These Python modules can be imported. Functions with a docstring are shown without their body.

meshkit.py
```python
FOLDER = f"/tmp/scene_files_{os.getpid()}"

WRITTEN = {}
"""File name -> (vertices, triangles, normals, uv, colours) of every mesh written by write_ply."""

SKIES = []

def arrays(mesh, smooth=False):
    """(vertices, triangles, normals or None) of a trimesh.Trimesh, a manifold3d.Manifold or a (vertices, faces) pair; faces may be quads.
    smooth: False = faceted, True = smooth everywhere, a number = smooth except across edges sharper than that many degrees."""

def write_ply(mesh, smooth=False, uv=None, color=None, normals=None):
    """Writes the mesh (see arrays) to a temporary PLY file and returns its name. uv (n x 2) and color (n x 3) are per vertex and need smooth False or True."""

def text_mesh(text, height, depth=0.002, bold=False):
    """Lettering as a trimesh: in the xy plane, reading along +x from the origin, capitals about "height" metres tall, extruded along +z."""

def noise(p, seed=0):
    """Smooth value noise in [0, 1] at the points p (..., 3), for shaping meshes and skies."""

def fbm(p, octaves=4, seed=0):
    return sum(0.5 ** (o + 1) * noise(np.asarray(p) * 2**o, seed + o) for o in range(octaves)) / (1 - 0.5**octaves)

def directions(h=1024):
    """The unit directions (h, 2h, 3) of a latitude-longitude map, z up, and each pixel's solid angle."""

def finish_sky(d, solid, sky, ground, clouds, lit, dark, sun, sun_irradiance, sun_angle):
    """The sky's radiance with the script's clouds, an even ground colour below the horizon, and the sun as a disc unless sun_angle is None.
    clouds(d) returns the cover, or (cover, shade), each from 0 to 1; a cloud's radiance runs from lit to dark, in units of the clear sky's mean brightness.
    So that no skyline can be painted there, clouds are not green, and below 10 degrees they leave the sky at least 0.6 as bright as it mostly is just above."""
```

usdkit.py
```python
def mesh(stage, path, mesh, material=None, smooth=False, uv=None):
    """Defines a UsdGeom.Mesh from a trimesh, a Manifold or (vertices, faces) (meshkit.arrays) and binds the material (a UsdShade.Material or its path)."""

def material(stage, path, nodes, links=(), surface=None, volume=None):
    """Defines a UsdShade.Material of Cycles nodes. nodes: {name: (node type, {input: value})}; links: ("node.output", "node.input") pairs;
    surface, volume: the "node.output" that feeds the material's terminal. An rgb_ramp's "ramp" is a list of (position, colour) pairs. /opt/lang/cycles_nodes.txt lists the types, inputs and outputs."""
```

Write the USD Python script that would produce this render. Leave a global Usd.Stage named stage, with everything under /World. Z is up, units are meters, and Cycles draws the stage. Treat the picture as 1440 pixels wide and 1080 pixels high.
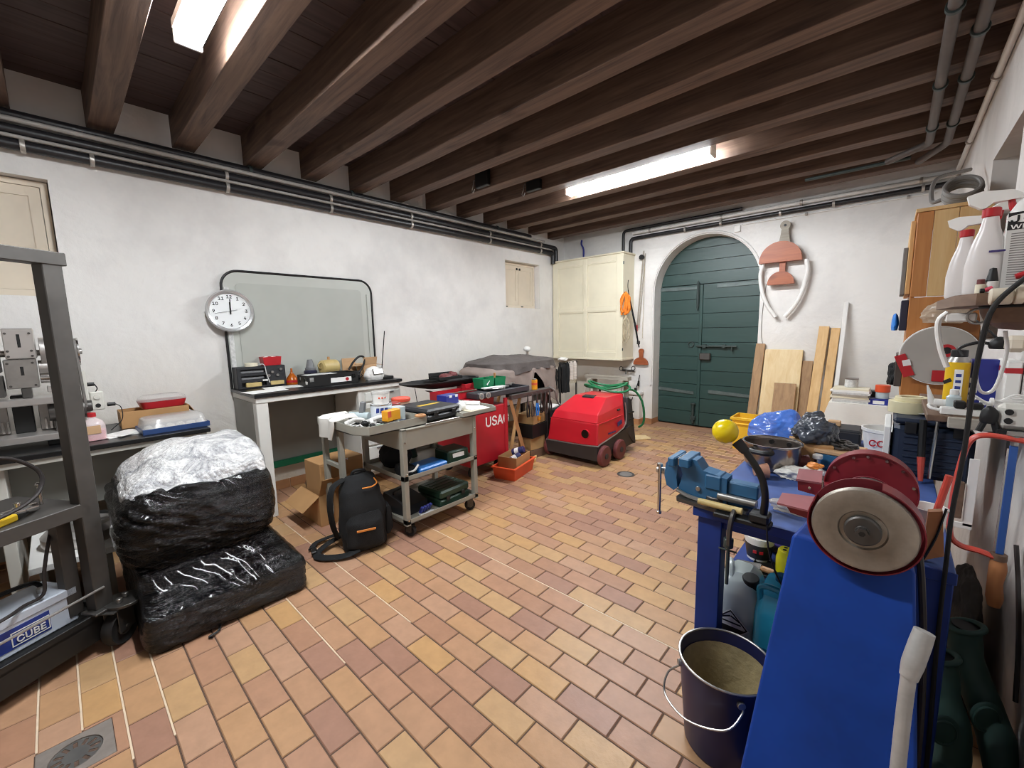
import math, random
import numpy as np, trimesh, manifold3d as m3
from shapely.geometry import Polygon, Point, box as sbox
import shapely
import usdkit, meshkit
from pxr import Usd, UsdGeom, UsdLux, UsdShade, Gf, Sdf

random.seed(7); RNG = np.random.default_rng(7)
stage = Usd.Stage.CreateInMemory()
UsdGeom.SetStageUpAxis(stage, UsdGeom.Tokens.z); UsdGeom.SetStageMetersPerUnit(stage, 1.0)
UsdGeom.Xform.Define(stage, '/World'); UsdGeom.Scope.Define(stage, '/World/Looks')

# ---------------------------------------------------------------- camera, light, exposure
EYE = np.array([0, 0, 1.45]); FPX = 585.92; W, H = 1440, 1080
def cam_axes(yaw, pitch, roll):
    y, p, r = np.radians([yaw, pitch, roll])
    fwd = np.array([math.sin(y)*math.cos(p), math.cos(y)*math.cos(p), -math.sin(p)])
    right = np.array([math.cos(y), -math.sin(y), 0]); up = np.cross(right, fwd)
    return right*math.cos(r)+up*math.sin(r), up*math.cos(r)-right*math.sin(r), fwd
CR, CU, CF = cam_axes(-42.444, 7.3306, -1.1727)
cam = UsdGeom.Camera.Define(stage, '/World/camera')
cm = np.eye(4); cm[0, :3] = CR; cm[1, :3] = CU; cm[2, :3] = -CF; cm[3, :3] = EYE
cam.AddTransformOp().Set(Gf.Matrix4d(*cm.ravel().tolist()))
cam.CreateHorizontalApertureAttr(36.0); cam.CreateVerticalApertureAttr(27.0)
cam.CreateFocalLengthAttr(36.0*FPX/W); cam.CreateClippingRangeAttr(Gf.Vec2f(0.02, 60))
cam.CreateExposureAttr(0.0)
LAMP_POWER = 172.0          # strength of the two tube lamps
LAMP_COLOR = (0.935, 0.98, 1.015)
DOME = 0.02

dome = UsdLux.DomeLight.Define(stage, '/World/sky_light')
dome.CreateIntensityAttr(DOME); dome.CreateColorAttr(Gf.Vec3f(0.75, 0.85, 1.0))

# ---------------------------------------------------------------- helpers: materials
def C(h):
    h = h.lstrip('#'); v = np.array([int(h[i:i+2], 16) for i in (0, 2, 4)])/255
    return tuple(np.where(v < 0.04045, v/12.92, ((v+0.055)/1.055)**2.4))
def mul(c, k): return tuple(min(1.0, x*k) for x in c)
MATS = {}
def mat(name, col, rough=0.5, metal=0, var=0.12, scale=6, bump=0.0, bscale=60, coat=0, spec=0.5, trans=0, alpha=1, detail=4, stretch=None, ior=1.5, sub=0):
    """Plain surface: colour with a little noise, optional fine relief."""
    if isinstance(col, str): col = C(col)
    n = {'tc': ('texture_coordinate', {}), 'nz': ('noise_texture', {'scale': scale, 'detail': detail, 'roughness': 0.6}),
         'rp': ('rgb_ramp', {'ramp': [(0.3, mul(col, 1-var)), (0.7, mul(col, 1+var))]}),
         'p': ('principled_bsdf', {'roughness': rough, 'metallic': metal, 'coat_weight': coat, 'specular_ior_level': spec, 'transmission_weight': trans, 'alpha': alpha, 'ior': ior})}
    l = [('nz.fac', 'rp.fac'), ('rp.color', 'p.base_color')]
    if stretch:
        n['mp'] = ('mapping', {'scale': stretch}); l += [('tc.object', 'mp.vector'), ('mp.vector', 'nz.vector')]
    else: l += [('tc.object', 'nz.vector')]
    if bump:
        n['bn'] = ('noise_texture', {'scale': bscale, 'detail': 3}); n['bp'] = ('bump', {'strength': bump, 'distance': 0.01})
        l += [(('mp.vector' if stretch else 'tc.object'), 'bn.vector'), ('bn.fac', 'bp.height'), ('bp.normal', 'p.normal')]
    MATS[name] = usdkit.material(stage, '/World/Looks/'+name, n, l, surface='p.BSDF')
    return MATS[name]
def wood(name, c1, c2, axis='x', scale=9, rough=0.55, knots=True, bump=0.15):
    c1, c2 = C(c1), C(c2); s = {'x': (0.06, 1, 1), 'y': (1, 0.06, 1), 'z': (1, 1, 0.06)}[axis]
    k = {'x': (0.5, 1, 1), 'y': (1, 0.5, 1), 'z': (1, 1, 0.5)}[axis]
    n = {'tc': ('texture_coordinate', {}), 'mp': ('mapping', {'scale': s}), 'nz': ('noise_texture', {'scale': scale*3, 'detail': 6, 'roughness': 0.65, 'distortion': 0.6}),
         'rp': ('rgb_ramp', {'ramp': [(0.25, c1), (0.5, tuple((a+b)/2 for a, b in zip(c1, c2))), (0.75, c2)]}),
         'mk': ('mapping', {'scale': k}), 'vo': ('noise_texture', {'scale': scale*0.6, 'detail': 1}), 'rk': ('rgb_ramp', {'ramp': [(0.68, (1, 1, 1)), (0.76, (0.35, 0.28, 0.24))]}),
         'mx': ('mix_color', {'blend_type': 'multiply', 'fac': 0.8 if knots else 0.0}), 'bp': ('bump', {'strength': bump, 'distance': 0.005}),
         'p': ('principled_bsdf', {'roughness': rough})}
    l = [('tc.object', 'mp.vector'), ('mp.vector', 'nz.vector'), ('nz.fac', 'rp.fac'), ('tc.object', 'mk.vector'), ('mk.vector', 'vo.vector'), ('vo.fac', 'rk.fac'),
         ('rp.color', 'mx.a'), ('rk.color', 'mx.b'), ('mx.result', 'p.base_color'), ('nz.fac', 'bp.height'), ('bp.normal', 'p.normal')]
    MATS[name] = usdkit.material(stage, '/World/Looks/'+name, n, l, surface='p.BSDF')
    return MATS[name]
def film(name, col, alpha, rough=0.2, bump=0.0, bscale=30):
    """Thin clear plastic: see-through mixed with a glossy coloured skin."""
    n = {'tc': ('texture_coordinate', {}), 't': ('transparent_bsdf', {'color': (1, 1, 1)}), 'p': ('principled_bsdf', {'base_color': C(col), 'roughness': rough}),
         'm': ('mix_closure', {'fac': alpha})}
    l = [('t.BSDF', 'm.closure1'), ('p.BSDF', 'm.closure2')]
    if bump:
        n['bn'] = ('noise_texture', {'scale': bscale, 'detail': 3}); n['bp'] = ('bump', {'strength': bump, 'distance': 0.01})
        l += [('tc.object', 'bn.vector'), ('bn.fac', 'bp.height'), ('bp.normal', 'p.normal')]
    MATS[name] = usdkit.material(stage, '/World/Looks/'+name, n, l, surface='m.closure')
    return MATS[name]
def emit(name, col, strength):
    MATS[name] = usdkit.material(stage, '/World/Looks/'+name, {'e': ('emission', {'color': col, 'strength': strength})}, [], surface='e.emission')
    return MATS[name]

# ---------------------------------------------------------------- helpers: shapes (all trimesh)
def TM(v, f): return trimesh.Trimesh(np.asarray(v, float), np.asarray(f), process=False)
def cat(*ms):
    out = []
    for m in ms: out += list(m) if isinstance(m, (list, tuple)) else [m]
    return trimesh.util.concatenate(out)
def box(x0, y0, z0, x1, y1, z1, c=None):
    x0, x1 = min(x0, x1), max(x0, x1); y0, y1 = min(y0, y1), max(y0, y1); z0, z1 = min(z0, z1), max(z0, z1)
    s = min(x1-x0, y1-y0, z1-z0); c = min(0.004, s*0.2) if c is None else min(c, s*0.49)
    pts = []
    for a, X in ((1, x0), (-1, x1)):
        for b, Y in ((1, y0), (-1, y1)):
            for d, Z in ((1, z0), (-1, z1)):
                pts += [(X, Y+b*c, Z+d*c), (X+a*c, Y, Z+d*c), (X+a*c, Y+b*c, Z)]
    return hull(pts) if c > 0 else hull([(X, Y, Z) for X in (x0, x1) for Y in (y0, y1) for Z in (z0, z1)])
def cbox(cx, cy, cz, sx, sy, sz, c=None): return box(cx-sx/2, cy-sy/2, cz-sz/2, cx+sx/2, cy+sy/2, cz+sz/2, c)
def hull(pts): return trimesh.convex.convex_hull(np.asarray(pts, float))
def T(m, x=0, y=0, z=0):
    m = m.copy(); m.apply_translation((x, y, z)); return m
def R(m, ax, deg, about=(0, 0, 0)):
    m = m.copy(); m.apply_transform(trimesh.transformations.rotation_matrix(math.radians(deg), {'x': (1, 0, 0), 'y': (0, 1, 0), 'z': (0, 0, 1)}.get(ax, ax), about)); return m
def S(m, x, y, z):
    m = m.copy(); m.apply_transform(np.diag([x, y, z, 1.0])); return m
def lathe(prof, n=28, x=0, y=0, z=0, closed=False):
    """Turns a profile of (r, z) about the z axis; ends at r = 0 become poles, closed joins the last point to the first."""
    a = np.arange(n)*2*np.pi/n; v, rows = [], []
    for r, h in prof:
        if r < 1e-4: rows.append([len(v)]*n); v.append((0, 0, h))
        else: rows.append(list(range(len(v), len(v)+n))); v += [(r*math.cos(t), r*math.sin(t), h) for t in a]
    if closed: rows.append(rows[0])
    f = []
    for A, B in zip(rows, rows[1:]):
        for j in range(n):
            k = (j+1) % n
            if A[j] != A[k]: f.append((A[j], A[k], B[k]))
            if B[j] != B[k]: f.append((A[j], B[k], B[j]))
    return TM(np.array(v, float)+(x, y, z), f)
def cyl(r, h, x=0, y=0, z=0, ax='z', n=24, c=None, r2=None):
    r2 = r if r2 is None else r2; c = min(0.15*min(r, r2), 0.1*abs(h), 0.003) if c is None else c
    m = lathe([(0, 0), (r-c, 0), (r, c), (r2, h-c), (r2-c, h), (0, h)], n)
    if ax == 'x': m = R(m, 'y', 90)
    if ax == 'y': m = R(m, 'x', -90)
    return T(m, x, y, z)
def ring(ro, ri, h, n=32, c=0.0015): return lathe([(ri, c), (ri+c, 0), (ro-c, 0), (ro, c), (ro, h-c), (ro-c, h), (ri+c, h), (ri, h-c)], n, closed=True)
def spline(pts, k=6):
    p = np.asarray(pts, float); p = np.vstack([2*p[0]-p[1], p, 2*p[-1]-p[-2]]); out = []
    for i in range(1, len(p)-2):
        for t in np.linspace(0, 1, k, endpoint=False):
            a, b, c, d = p[i-1:i+3]
            out.append(0.5*((2*b)+(-a+c)*t+(2*a-5*b+4*c-d)*t*t+(-a+3*b-3*c+d)*t**3))
    out.append(p[-2]); return np.array(out)
def tube(pts, r, n=8, smooth=0, closed=False, flat=1.0):
    p = np.asarray(pts, float)
    if smooth: p = spline(p, smooth)
    rr = np.broadcast_to(np.asarray(r, float), (len(p),)) if np.ndim(r) == 0 or len(np.atleast_1d(r)) == len(p) else np.interp(np.linspace(0, 1, len(p)), np.linspace(0, 1, len(r)), r)
    if closed: t = np.roll(p, -1, 0)-np.roll(p, 1, 0)
    else: t = np.gradient(p, axis=0)
    t /= np.linalg.norm(t, axis=1, keepdims=True)+1e-12
    a = np.cross(t[0], (0, 0, 1) if abs(t[0][2]) < 0.9 else (1, 0, 0)); a /= np.linalg.norm(a)
    v = []; ang = np.arange(n)*2*np.pi/n
    for i in range(len(p)):
        a = a-t[i]*(a@t[i]); a /= np.linalg.norm(a)+1e-12; b = np.cross(t[i], a)
        v.append(p[i]+rr[i]*(np.cos(ang)[:, None]*a+flat*np.sin(ang)[:, None]*b))
    v = np.vstack(v); f = []; L = len(p)
    for i in range(L if closed else L-1):
        i2 = (i+1) % L
        for j in range(n):
            k = (j+1) % n; f += [(i*n+j, i*n+k, i2*n+k), (i*n+j, i2*n+k, i2*n+j)]
    if not closed:
        v = np.vstack([v, p[:1], p[-1:]]); c0, c1 = L*n, L*n+1
        for j in range(n):
            k = (j+1) % n; f += [(c0, k, j), (c1, (L-1)*n+j, (L-1)*n+k)]
    return TM(v, f)
def ext(poly, h, z=0):
    if not hasattr(poly, 'exterior'): poly = Polygon(poly)
    m = trimesh.creation.extrude_polygon(poly, h, engine='earcut'); return T(m, 0, 0, z)
def stand(m):      # xy drawing -> stands in the xz plane, its depth along -y .. +y
    return R(m, 'x', 90)
def sph(r, x=0, y=0, z=0, sx=1, sy=1, sz=1, sub=3):
    m = trimesh.creation.icosphere(sub, r); return T(S(m, sx, sy, sz), x, y, z)
def man(m):
    m = m.copy(); m.merge_vertices(); return m3.Manifold(m3.Mesh(np.asarray(m.vertices, np.float32), np.asarray(m.faces, np.uint32)))
def unman(M):
    q = M.to_mesh(); return TM(q.vert_properties[:, :3], q.tri_verts)
def cut(a, *bs):
    M = man(a)
    for b in bs: M = M-man(b)
    return unman(M)
def grid(nx, ny, fn):
    """A sheet: fn(u, v arrays 0..1) -> points."""
    u, v = np.meshgrid(np.linspace(0, 1, nx), np.linspace(0, 1, ny), indexing='ij')
    p = np.stack(fn(u, v), -1).reshape(-1, 3); f = []
    for i in range(nx-1):
        for j in range(ny-1):
            a = i*ny+j; f += [(a, a+ny, a+ny+1), (a, a+ny+1, a+1)]
    return TM(p, f)
def sheet(m, t):
    """Gives an open sheet a thickness t along its vertex normals."""
    n = np.array(m.vertex_normals); v = np.vstack([m.vertices, m.vertices-n*t]); k = len(m.vertices)
    e = m.edges_sorted; u, c = np.unique(e, axis=0, return_counts=True); bd = set(map(tuple, u[c == 1]))
    f = [tuple(x) for x in m.faces]+[(a+k, c_+k, b+k) for a, b, c_ in m.faces]
    for a, b in m.edges:
        if (min(a, b), max(a, b)) in bd: f += [(b, a, a+k), (b, a+k, b+k)]
    return TM(v, f)
def dent(m, amp, sc, seed=0, octaves=3):
    m = m.copy(); v = np.array(m.vertices); n = np.array(m.vertex_normals)
    m.vertices = v+n*((meshkit.fbm(v*sc+seed*7.3+50, octaves, seed)-0.5)*2*amp)[:, None]; return m
def fine(m, size):
    M = man(m).refine_to_length(size); return unman(M)

# ---------------------------------------------------------------- helpers: things and parts
COUNT = {}
def free(parent, name):
    k = (parent, name); n = COUNT.get(k, -1)+1; COUNT[k] = n
    return f'{parent}/{name}' if n == 0 else f'{parent}/{name}_{n:03d}'
def put(prim, **kw):
    for k, v in kw.items():
        if v: prim.SetCustomDataByKey({'cat': 'category'}.get(k, k), v)
def M_(m): return MATS[m] if isinstance(m, str) else m
class Thing:
    def __init__(s, name, label=None, cat=None, loc=(0, 0, 0), rz=0, group=None, kind=None, parent='/World'):
        s.path = free(parent, name); x = UsdGeom.Xform.Define(stage, s.path); s.x = x
        x.AddTranslateOp().Set(Gf.Vec3d(*map(float, loc))); x.AddRotateZOp().Set(float(rz)); s.loc, s.rz = loc, rz
        s.prim = x.GetPrim(); put(s.prim, label=label, cat=cat, group=group, kind=kind)
    def add(s, name, mesh, m, smooth=35, under=None, label=None, kind=None):
        if isinstance(mesh, list):
            return [s.add(name, m_, m, smooth, under, label, kind) for m_ in mesh][0]
        path = free(under or s.path, name); p = usdkit.mesh(stage, path, mesh, M_(m), smooth=smooth)
        put(p.GetPrim(), label=label, kind=kind); return path
def solo(name, mesh, m, label, cat, loc=(0, 0, 0), rz=0, group=None, kind=None, smooth=35):
    path = free('/World', name); p = usdkit.mesh(stage, path, mesh, M_(m), smooth=smooth)
    p.AddTranslateOp().Set(Gf.Vec3d(*map(float, loc))); p.AddRotateZOp().Set(float(rz)); put(p.GetPrim(), label=label, cat=cat, group=group, kind=kind); return p
def copy(t, loc, rz, label, group=None):
    name = t.path.rsplit('/', 1)[1]; path = free('/World', name); x = UsdGeom.Xform.Define(stage, path)
    x.GetPrim().GetReferences().AddInternalReference(t.path); x.GetPrim().SetInstanceable(True)
    x.ClearXformOpOrder(); x.AddTranslateOp().Set(Gf.Vec3d(*map(float, loc))); x.AddRotateZOp().Set(float(rz)); put(x.GetPrim(), label=label, group=group); return x.GetPrim()
def text(s, h, d=0.001, bold=False, center=False):
    m = meshkit.text_mesh(s, h, d, bold)
    if center: m.apply_translation(-np.r_[m.bounds.mean(0)[:2], 0])
    return m

# ================================================================ materials
def plaster(name, base, dirt, grime):
    n = {'tc': ('texture_coordinate', {}), 'n1': ('noise_texture', {'scale': 1.3, 'detail': 6, 'roughness': 0.65}), 'r1': ('rgb_ramp', {'ramp': [(0.32, C(dirt)), (0.56, C(base))]}),
         'n2': ('noise_texture', {'scale': 9, 'detail': 5, 'roughness': 0.7}), 'n3': ('noise_texture', {'scale': 2.2, 'detail': 4, 'distortion': 0.5}), 'b1': ('bump', {'strength': 0.3, 'distance': 0.012}), 'b2': ('bump', {'strength': 0.45, 'distance': 0.05}),
         'sp': ('separate_xyz', {}), 'g': ('geometry', {}), 'mr': ('map_range', {'from_min': 0.0, 'from_max': 1.5, 'to_min': 1.0, 'to_max': 0.0, 'clamp': True}), 'mm': ('math', {'math_type': 'multiply'}), 'rg': ('rgb_ramp', {'ramp': [(0.35, (0, 0, 0)), (0.65, (1, 1, 1))]}),
         'mx': ('mix_color', {'b': C(grime)}), 'p': ('principled_bsdf', {'roughness': 0.62, 'specular_ior_level': 0.35})}
    l = [('tc.object', 'n1.vector'), ('tc.object', 'n2.vector'), ('tc.object', 'n3.vector'), ('n1.fac', 'r1.fac'), ('n2.fac', 'b1.height'), ('n3.fac', 'b2.height'), ('b1.normal', 'b2.normal'), ('b2.normal', 'p.normal'),
         ('g.position', 'sp.vector'), ('sp.z', 'mr.value'), ('n1.fac', 'rg.fac'), ('rg.color', 'mm.value1'), ('mr.result', 'mm.value2'), ('mm.value', 'mx.fac'), ('r1.color', 'mx.a'), ('mx.result', 'p.base_color')]
    MATS[name] = usdkit.material(stage, '/World/Looks/'+name, n, l, surface='p.BSDF')
plaster('plaster', '#e6e3df', '#d6d3d0', '#cfc4ae')
plaster('plaster_right', '#dfdad6', '#c9c4c0', '#7d746b')
mat('grout', '#5a463a', 0.9, var=0.25, scale=30)
mat('grout_light', '#d9c4aa', 0.9, var=0.1, scale=20)
TONES = ['#b08768', '#b48b66', '#b9946b', '#a77d63', '#9f7763', '#ba9163', '#ac8267', '#b28b70']
for i, t in enumerate(TONES): mat(f'tile_tone_{i}', t, 0.42, var=0.09, scale=14, bump=0.12, bscale=45, spec=0.4, detail=6)
def tilemix():
    n = {'g': ('attribute', {'attribute': 'tone'}), 'rp': ('rgb_ramp', {'ramp': [((i)/8, C(t)) for i, t in enumerate(TONES)], 'interpolate': False}), 'tc': ('texture_coordinate', {}), 'nz': ('noise_texture', {'scale': 14, 'detail': 5}),
         'r2': ('rgb_ramp', {'ramp': [(0.3, (0.88, 0.88, 0.88)), (0.7, (1, 1, 1))]}), 'mx': ('mix_color', {'blend_type': 'multiply', 'fac': 1.0}), 'p': ('principled_bsdf', {'roughness': 0.42, 'specular_ior_level': 0.4})}
    MATS['tile_mix'] = usdkit.material(stage, '/World/Looks/tile_mix', n, [('g.fac', 'rp.fac'), ('tc.object', 'nz.vector'), ('nz.fac', 'r2.fac'), ('rp.color', 'mx.a'), ('r2.color', 'mx.b'), ('mx.result', 'p.base_color')], surface='p.BSDF')
tilemix()
wood('beam_wood', '#3c2c26', '#806655', 'x', 9, 0.65)
wood('ceiling_plank', '#3a2826', '#5a4642', 'y', 8, 0.65)
wood('pine', '#c99a5e', '#e0bd86', 'z', 7, 0.5)
wood('pine_pale', '#d3b27c', '#e6d0a4', 'z', 5, 0.5)
wood('old_plank', '#8a6a4c', '#b39068', 'z', 8, 0.65)
wood('orange_wood', '#a9672f', '#c4864a', 'z', 6, 0.45)
wood('red_wood', '#8a4428', '#b4663c', 'x', 8, 0.45)
wood('grey_wood', '#8c8478', '#b5ada0', 'x', 8, 0.7)
wood('handle_wood', '#a87448', '#c9986a', 'z', 8, 0.5, knots=False)
wood('brown_wood', '#5c4638', '#7c6250', 'y', 8, 0.6)
mat('door_green', '#2b4440', 0.42, var=0.12, scale=5, bump=0.12, bscale=25, stretch=(0.15, 1, 1))
mat('iron_strap', '#5b6664', 0.5, var=0.2, scale=15, metal=0.2); mat('iron_dark', '#3d4846', 0.45, var=0.15, scale=20, metal=0.3)
mat('cream', '#e4dcc4', 0.5, var=0.05, scale=3, bump=0.05)
mat('cream_shutter', '#ded1bd', 0.55, var=0.05, scale=4)
mat('pipe_black', '#1e1d20', 0.42, var=0.2, scale=8, spec=0.6)
mat('pipe_grey', '#77736f', 0.5, var=0.1)
mat('pipe_silver', '#a29e99', 0.4, var=0.1); mat('pipe_brown', '#5a524e', 0.55, var=0.15)
mat('white_paint', '#e4e2de', 0.45, var=0.04)
mat('clamp', '#b9b4ad', 0.4, metal=0.6)
mat('skirting', '#b07f58', 0.5, var=0.15, scale=8)
mat('black', '#141414', 0.5, var=0.2); mat('black_rubber', '#1c1b1b', 0.7, var=0.2); mat('black_gloss', '#0d0d0e', 0.22, var=0.1)
mat('chrome', '#cfcdca', 0.18, metal=1, var=0.05); mat('steel', '#a9a6a2', 0.35, metal=0.9, var=0.12, scale=12); mat('steel_dark', '#5d5a57', 0.45, metal=0.7, var=0.2)
mat('aluminium', '#c6c1bd', 0.33, metal=0.75, var=0.06)
emit('lamp_glow', LAMP_COLOR, LAMP_POWER)

# ================================================================ the room
LX, RX, BY, DY, NY = -4.21, 0.36, 5.97, 6.22, -3.2
CZ = 3.13          # underside of the ceiling boards
PW, PL = 0.1146, 0.2292
floor = Thing('floor', kind='structure')
floor.add('grout', box(LX-0.3, NY-0.2, -0.15, RX+0.3, DY+0.2, -0.004, 0), 'grout', smooth=False)
def tile_mesh(x0, y0, x1, y1, j=0.0028, b=0.003):
    x0 += j; y0 += j; x1 -= j; y1 -= j
    v = [(x0, y0, -0.02), (x1, y0, -0.02), (x1, y1, -0.02), (x0, y1, -0.02), (x0, y0, -b), (x1, y0, -b), (x1, y1, -b), (x0, y1, -b), (x0+b, y0+b, 0), (x1-b, y0+b, 0), (x1-b, y1-b, 0), (x0+b, y1-b, 0)]
    f = []
    for o in (0, 4):
        for k in range(4):
            a, c = o+k, o+(k+1) % 4; f += [(a, c, c+4), (a, c+4, a+4)]
    return v, f+[(8, 9, 10), (8, 10, 11)]
def project(p):
    q = np.array([CR, CU, CF])@(np.asarray(p, float)-EYE); return (W/2+FPX*q[0]/max(q[2], 1e-3), H/2-FPX*q[1]/max(q[2], 1e-3), q[2])
HOLES = [(-2.13, -0.2, -1.93, 0.0)]            # the square drain takes the place of a tile corner
tiles = []
for r in range(-45, 40):
    y0 = 1.7535+r*PW; y1 = y0+PW
    if y1 < NY or y0 > BY: continue
    off = -1.001+(PL/2 if r % 2 else 0)
    for k in range(-16, 9):
        x0 = off+k*PL; x1 = min(x0+PL, RX); x0 = max(x0, LX)
        if x1-x0 < 0.03: continue
        yy0, yy1 = max(y0, NY), min(y1, BY)
        u, v, d = project(((x0+x1)/2, (yy0+yy1)/2, 0)); a = 0
        hidden = (x0 > -0.55 and yy0 > 1.2) or (x1 < -2.4 and 0.1 < yy0 < 0.8 and x0 > -3.3) or (x1 < -2.75 and yy0 < 0.9) or (x1 < -2.45 and 1.45 < yy0 < 2.3) or u > 1070 and v > 900
        if d > 0.3 and -40 < u < W+20 and v < H+40 and not hidden: a = 1/d**2.2*abs(EYE[2]/d)
        tiles.append((a, x0, yy0, x1, yy1))
tiles.sort(key=lambda t: -t[0])
for i, (a, x0, y0, x1, y1) in enumerate(tiles[:295]):
    v, f = tile_mesh(x0, y0, x1, y1); m = TM(v, f)
    hole = [h for h in HOLES if x0 < h[2] and x1 > h[0] and y0 < h[3] and y1 > h[1]]
    if hole:
        h = hole[0]; m = cut(m_ := hull(v), box(h[0], h[1], -1, h[2], h[3], 1, 0))
        if len(m.faces) < 4: continue
    floor.add('tile', m, f'tile_tone_{RNG.choice(8, p=[.16,.17,.15,.1,.09,.1,.12,.11])}', smooth=False)
V, F = [], []
for a, x0, y0, x1, y1 in tiles[295:]:
    if any(x0 < h[2] and x1 > h[0] and y0 < h[3] and y1 > h[1] for h in HOLES): continue
    v, f = tile_mesh(x0, y0, x1, y1); F += [tuple(i+len(V) for i in t) for t in f]; V += v
tp = floor.add('tiles', TM(V, F), 'tile_mix', smooth=False, kind='stuff')
tone = np.repeat(RNG.uniform(0, 1, len(V)//12), 12).astype(np.float32)
UsdGeom.PrimvarsAPI(stage.GetPrimAtPath(tp)).CreatePrimvar('tone', Sdf.ValueTypeNames.FloatArray, 'vertex').Set(tone.tolist())
lj = [(1.7535, -2.7, -0.55)]+[(1.7535+r*PW, -2.72, -2.14 if r in (-16, -17) else -1.85) for r in (-14, -15, -16, -17, -18)]+[(1.7535-2*PW*3, -3.4, -1.7), (1.7535-PW*9, -2.4, -1.7)]
for y, x0, x1 in lj: floor.add('pale_joint', box(x0, y-0.003, -0.008, x1, y+0.003, -0.0008, 0), 'grout_light', smooth=False)
floor.add('threshold', box(-2.66, BY, -0.1, -1.25, DY+0.1, -0.001, 0), 'tile_tone_6', smooth=False)

# ceiling: boards across, beams below
ceil = Thing('ceiling', kind='structure')
bw = 0.165; x = LX-0.05; k = 0
while x < RX+0.05:
    ceil.add('ceiling_board', box(x+0.002, NY-0.1, CZ+RNG.uniform(0, 0.003), x+bw-0.002, DY, CZ+0.03, 0.002), 'ceiling_plank', smooth=False); x += bw
ceil.add('upper_deck', box(LX-0.3, NY-0.3, CZ+0.03, RX+0.3, DY+0.3, CZ+0.15, 0), 'ceiling_plank', smooth=False)
BEAMY = [0.315+0.4725*k for k in range(-7, 13)]
for y in BEAMY:
    dz = RNG.uniform(-0.006, 0.006)
    m = fine(box(LX-0.05, y, 2.895+dz, RX+0.05, y+0.14, CZ+0.005, 0.003), 0.35); v = np.array(m.vertices)
    v[:, 1] += 0.012*(meshkit.noise(v*[1.5, 0, 0]+[y*9, 0, 0])-0.5); v[:, 2] += np.where(v[:, 2] < 3, 0.008*(meshkit.noise(v*[2, 0, 0]+[3, y*7, 0])-0.5), 0); m.vertices = v
    ceil.add('beam', m, 'beam_wood', smooth=12)

def wall(name, m, mt='plaster'): return solo(name, m, mt, None, None, kind='structure', smooth=20)
# left wall with two window niches
lw = cut(box(LX-0.35, NY-0.35, -0.1, LX, DY+0.3, CZ+0.05, 0), box(LX-0.16, -0.75, 1.74, LX+0.1, 0.095, 2.50, 0), box(LX-0.18, 4.51, 1.785, LX+0.1, 5.30, 2.46, 0))
wall('wall_left', lw)
arch = [(-2.615, -0.2), (-1.262, -0.2), (-1.262, 1.96)]+[(-1.9385+0.6765*math.cos(t), 1.96+0.70*math.sin(t)) for t in np.linspace(0, math.pi, 33)]
am = R(ext(arch, 1.0), 'x', 90); am = T(am, 0, DY+0.02, 0)
bwall = cut(box(LX-0.3, BY, -0.1, RX+0.3, DY+0.02, CZ+0.05, 0), am)
wall('wall_back', bwall)
wall('wall_back_outer', box(LX-0.3, DY+0.06, -0.1, RX+0.3, DY+0.2, CZ+0.05, 0))
rwl = cut(box(RX, NY-0.35, -0.1, RX+0.4, DY+0.2, CZ+0.05, 0), box(RX-0.1, 3.0, 1.35, RX+0.22, 3.84, 2.385, 0))
wall('wall_right', rwl, 'plaster_right')
wall('wall_near', box(LX-0.3, NY-0.35, -0.1, RX+0.3, NY, CZ+0.05, 0))
bs = Thing('baseboard_back', kind='structure')
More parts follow.
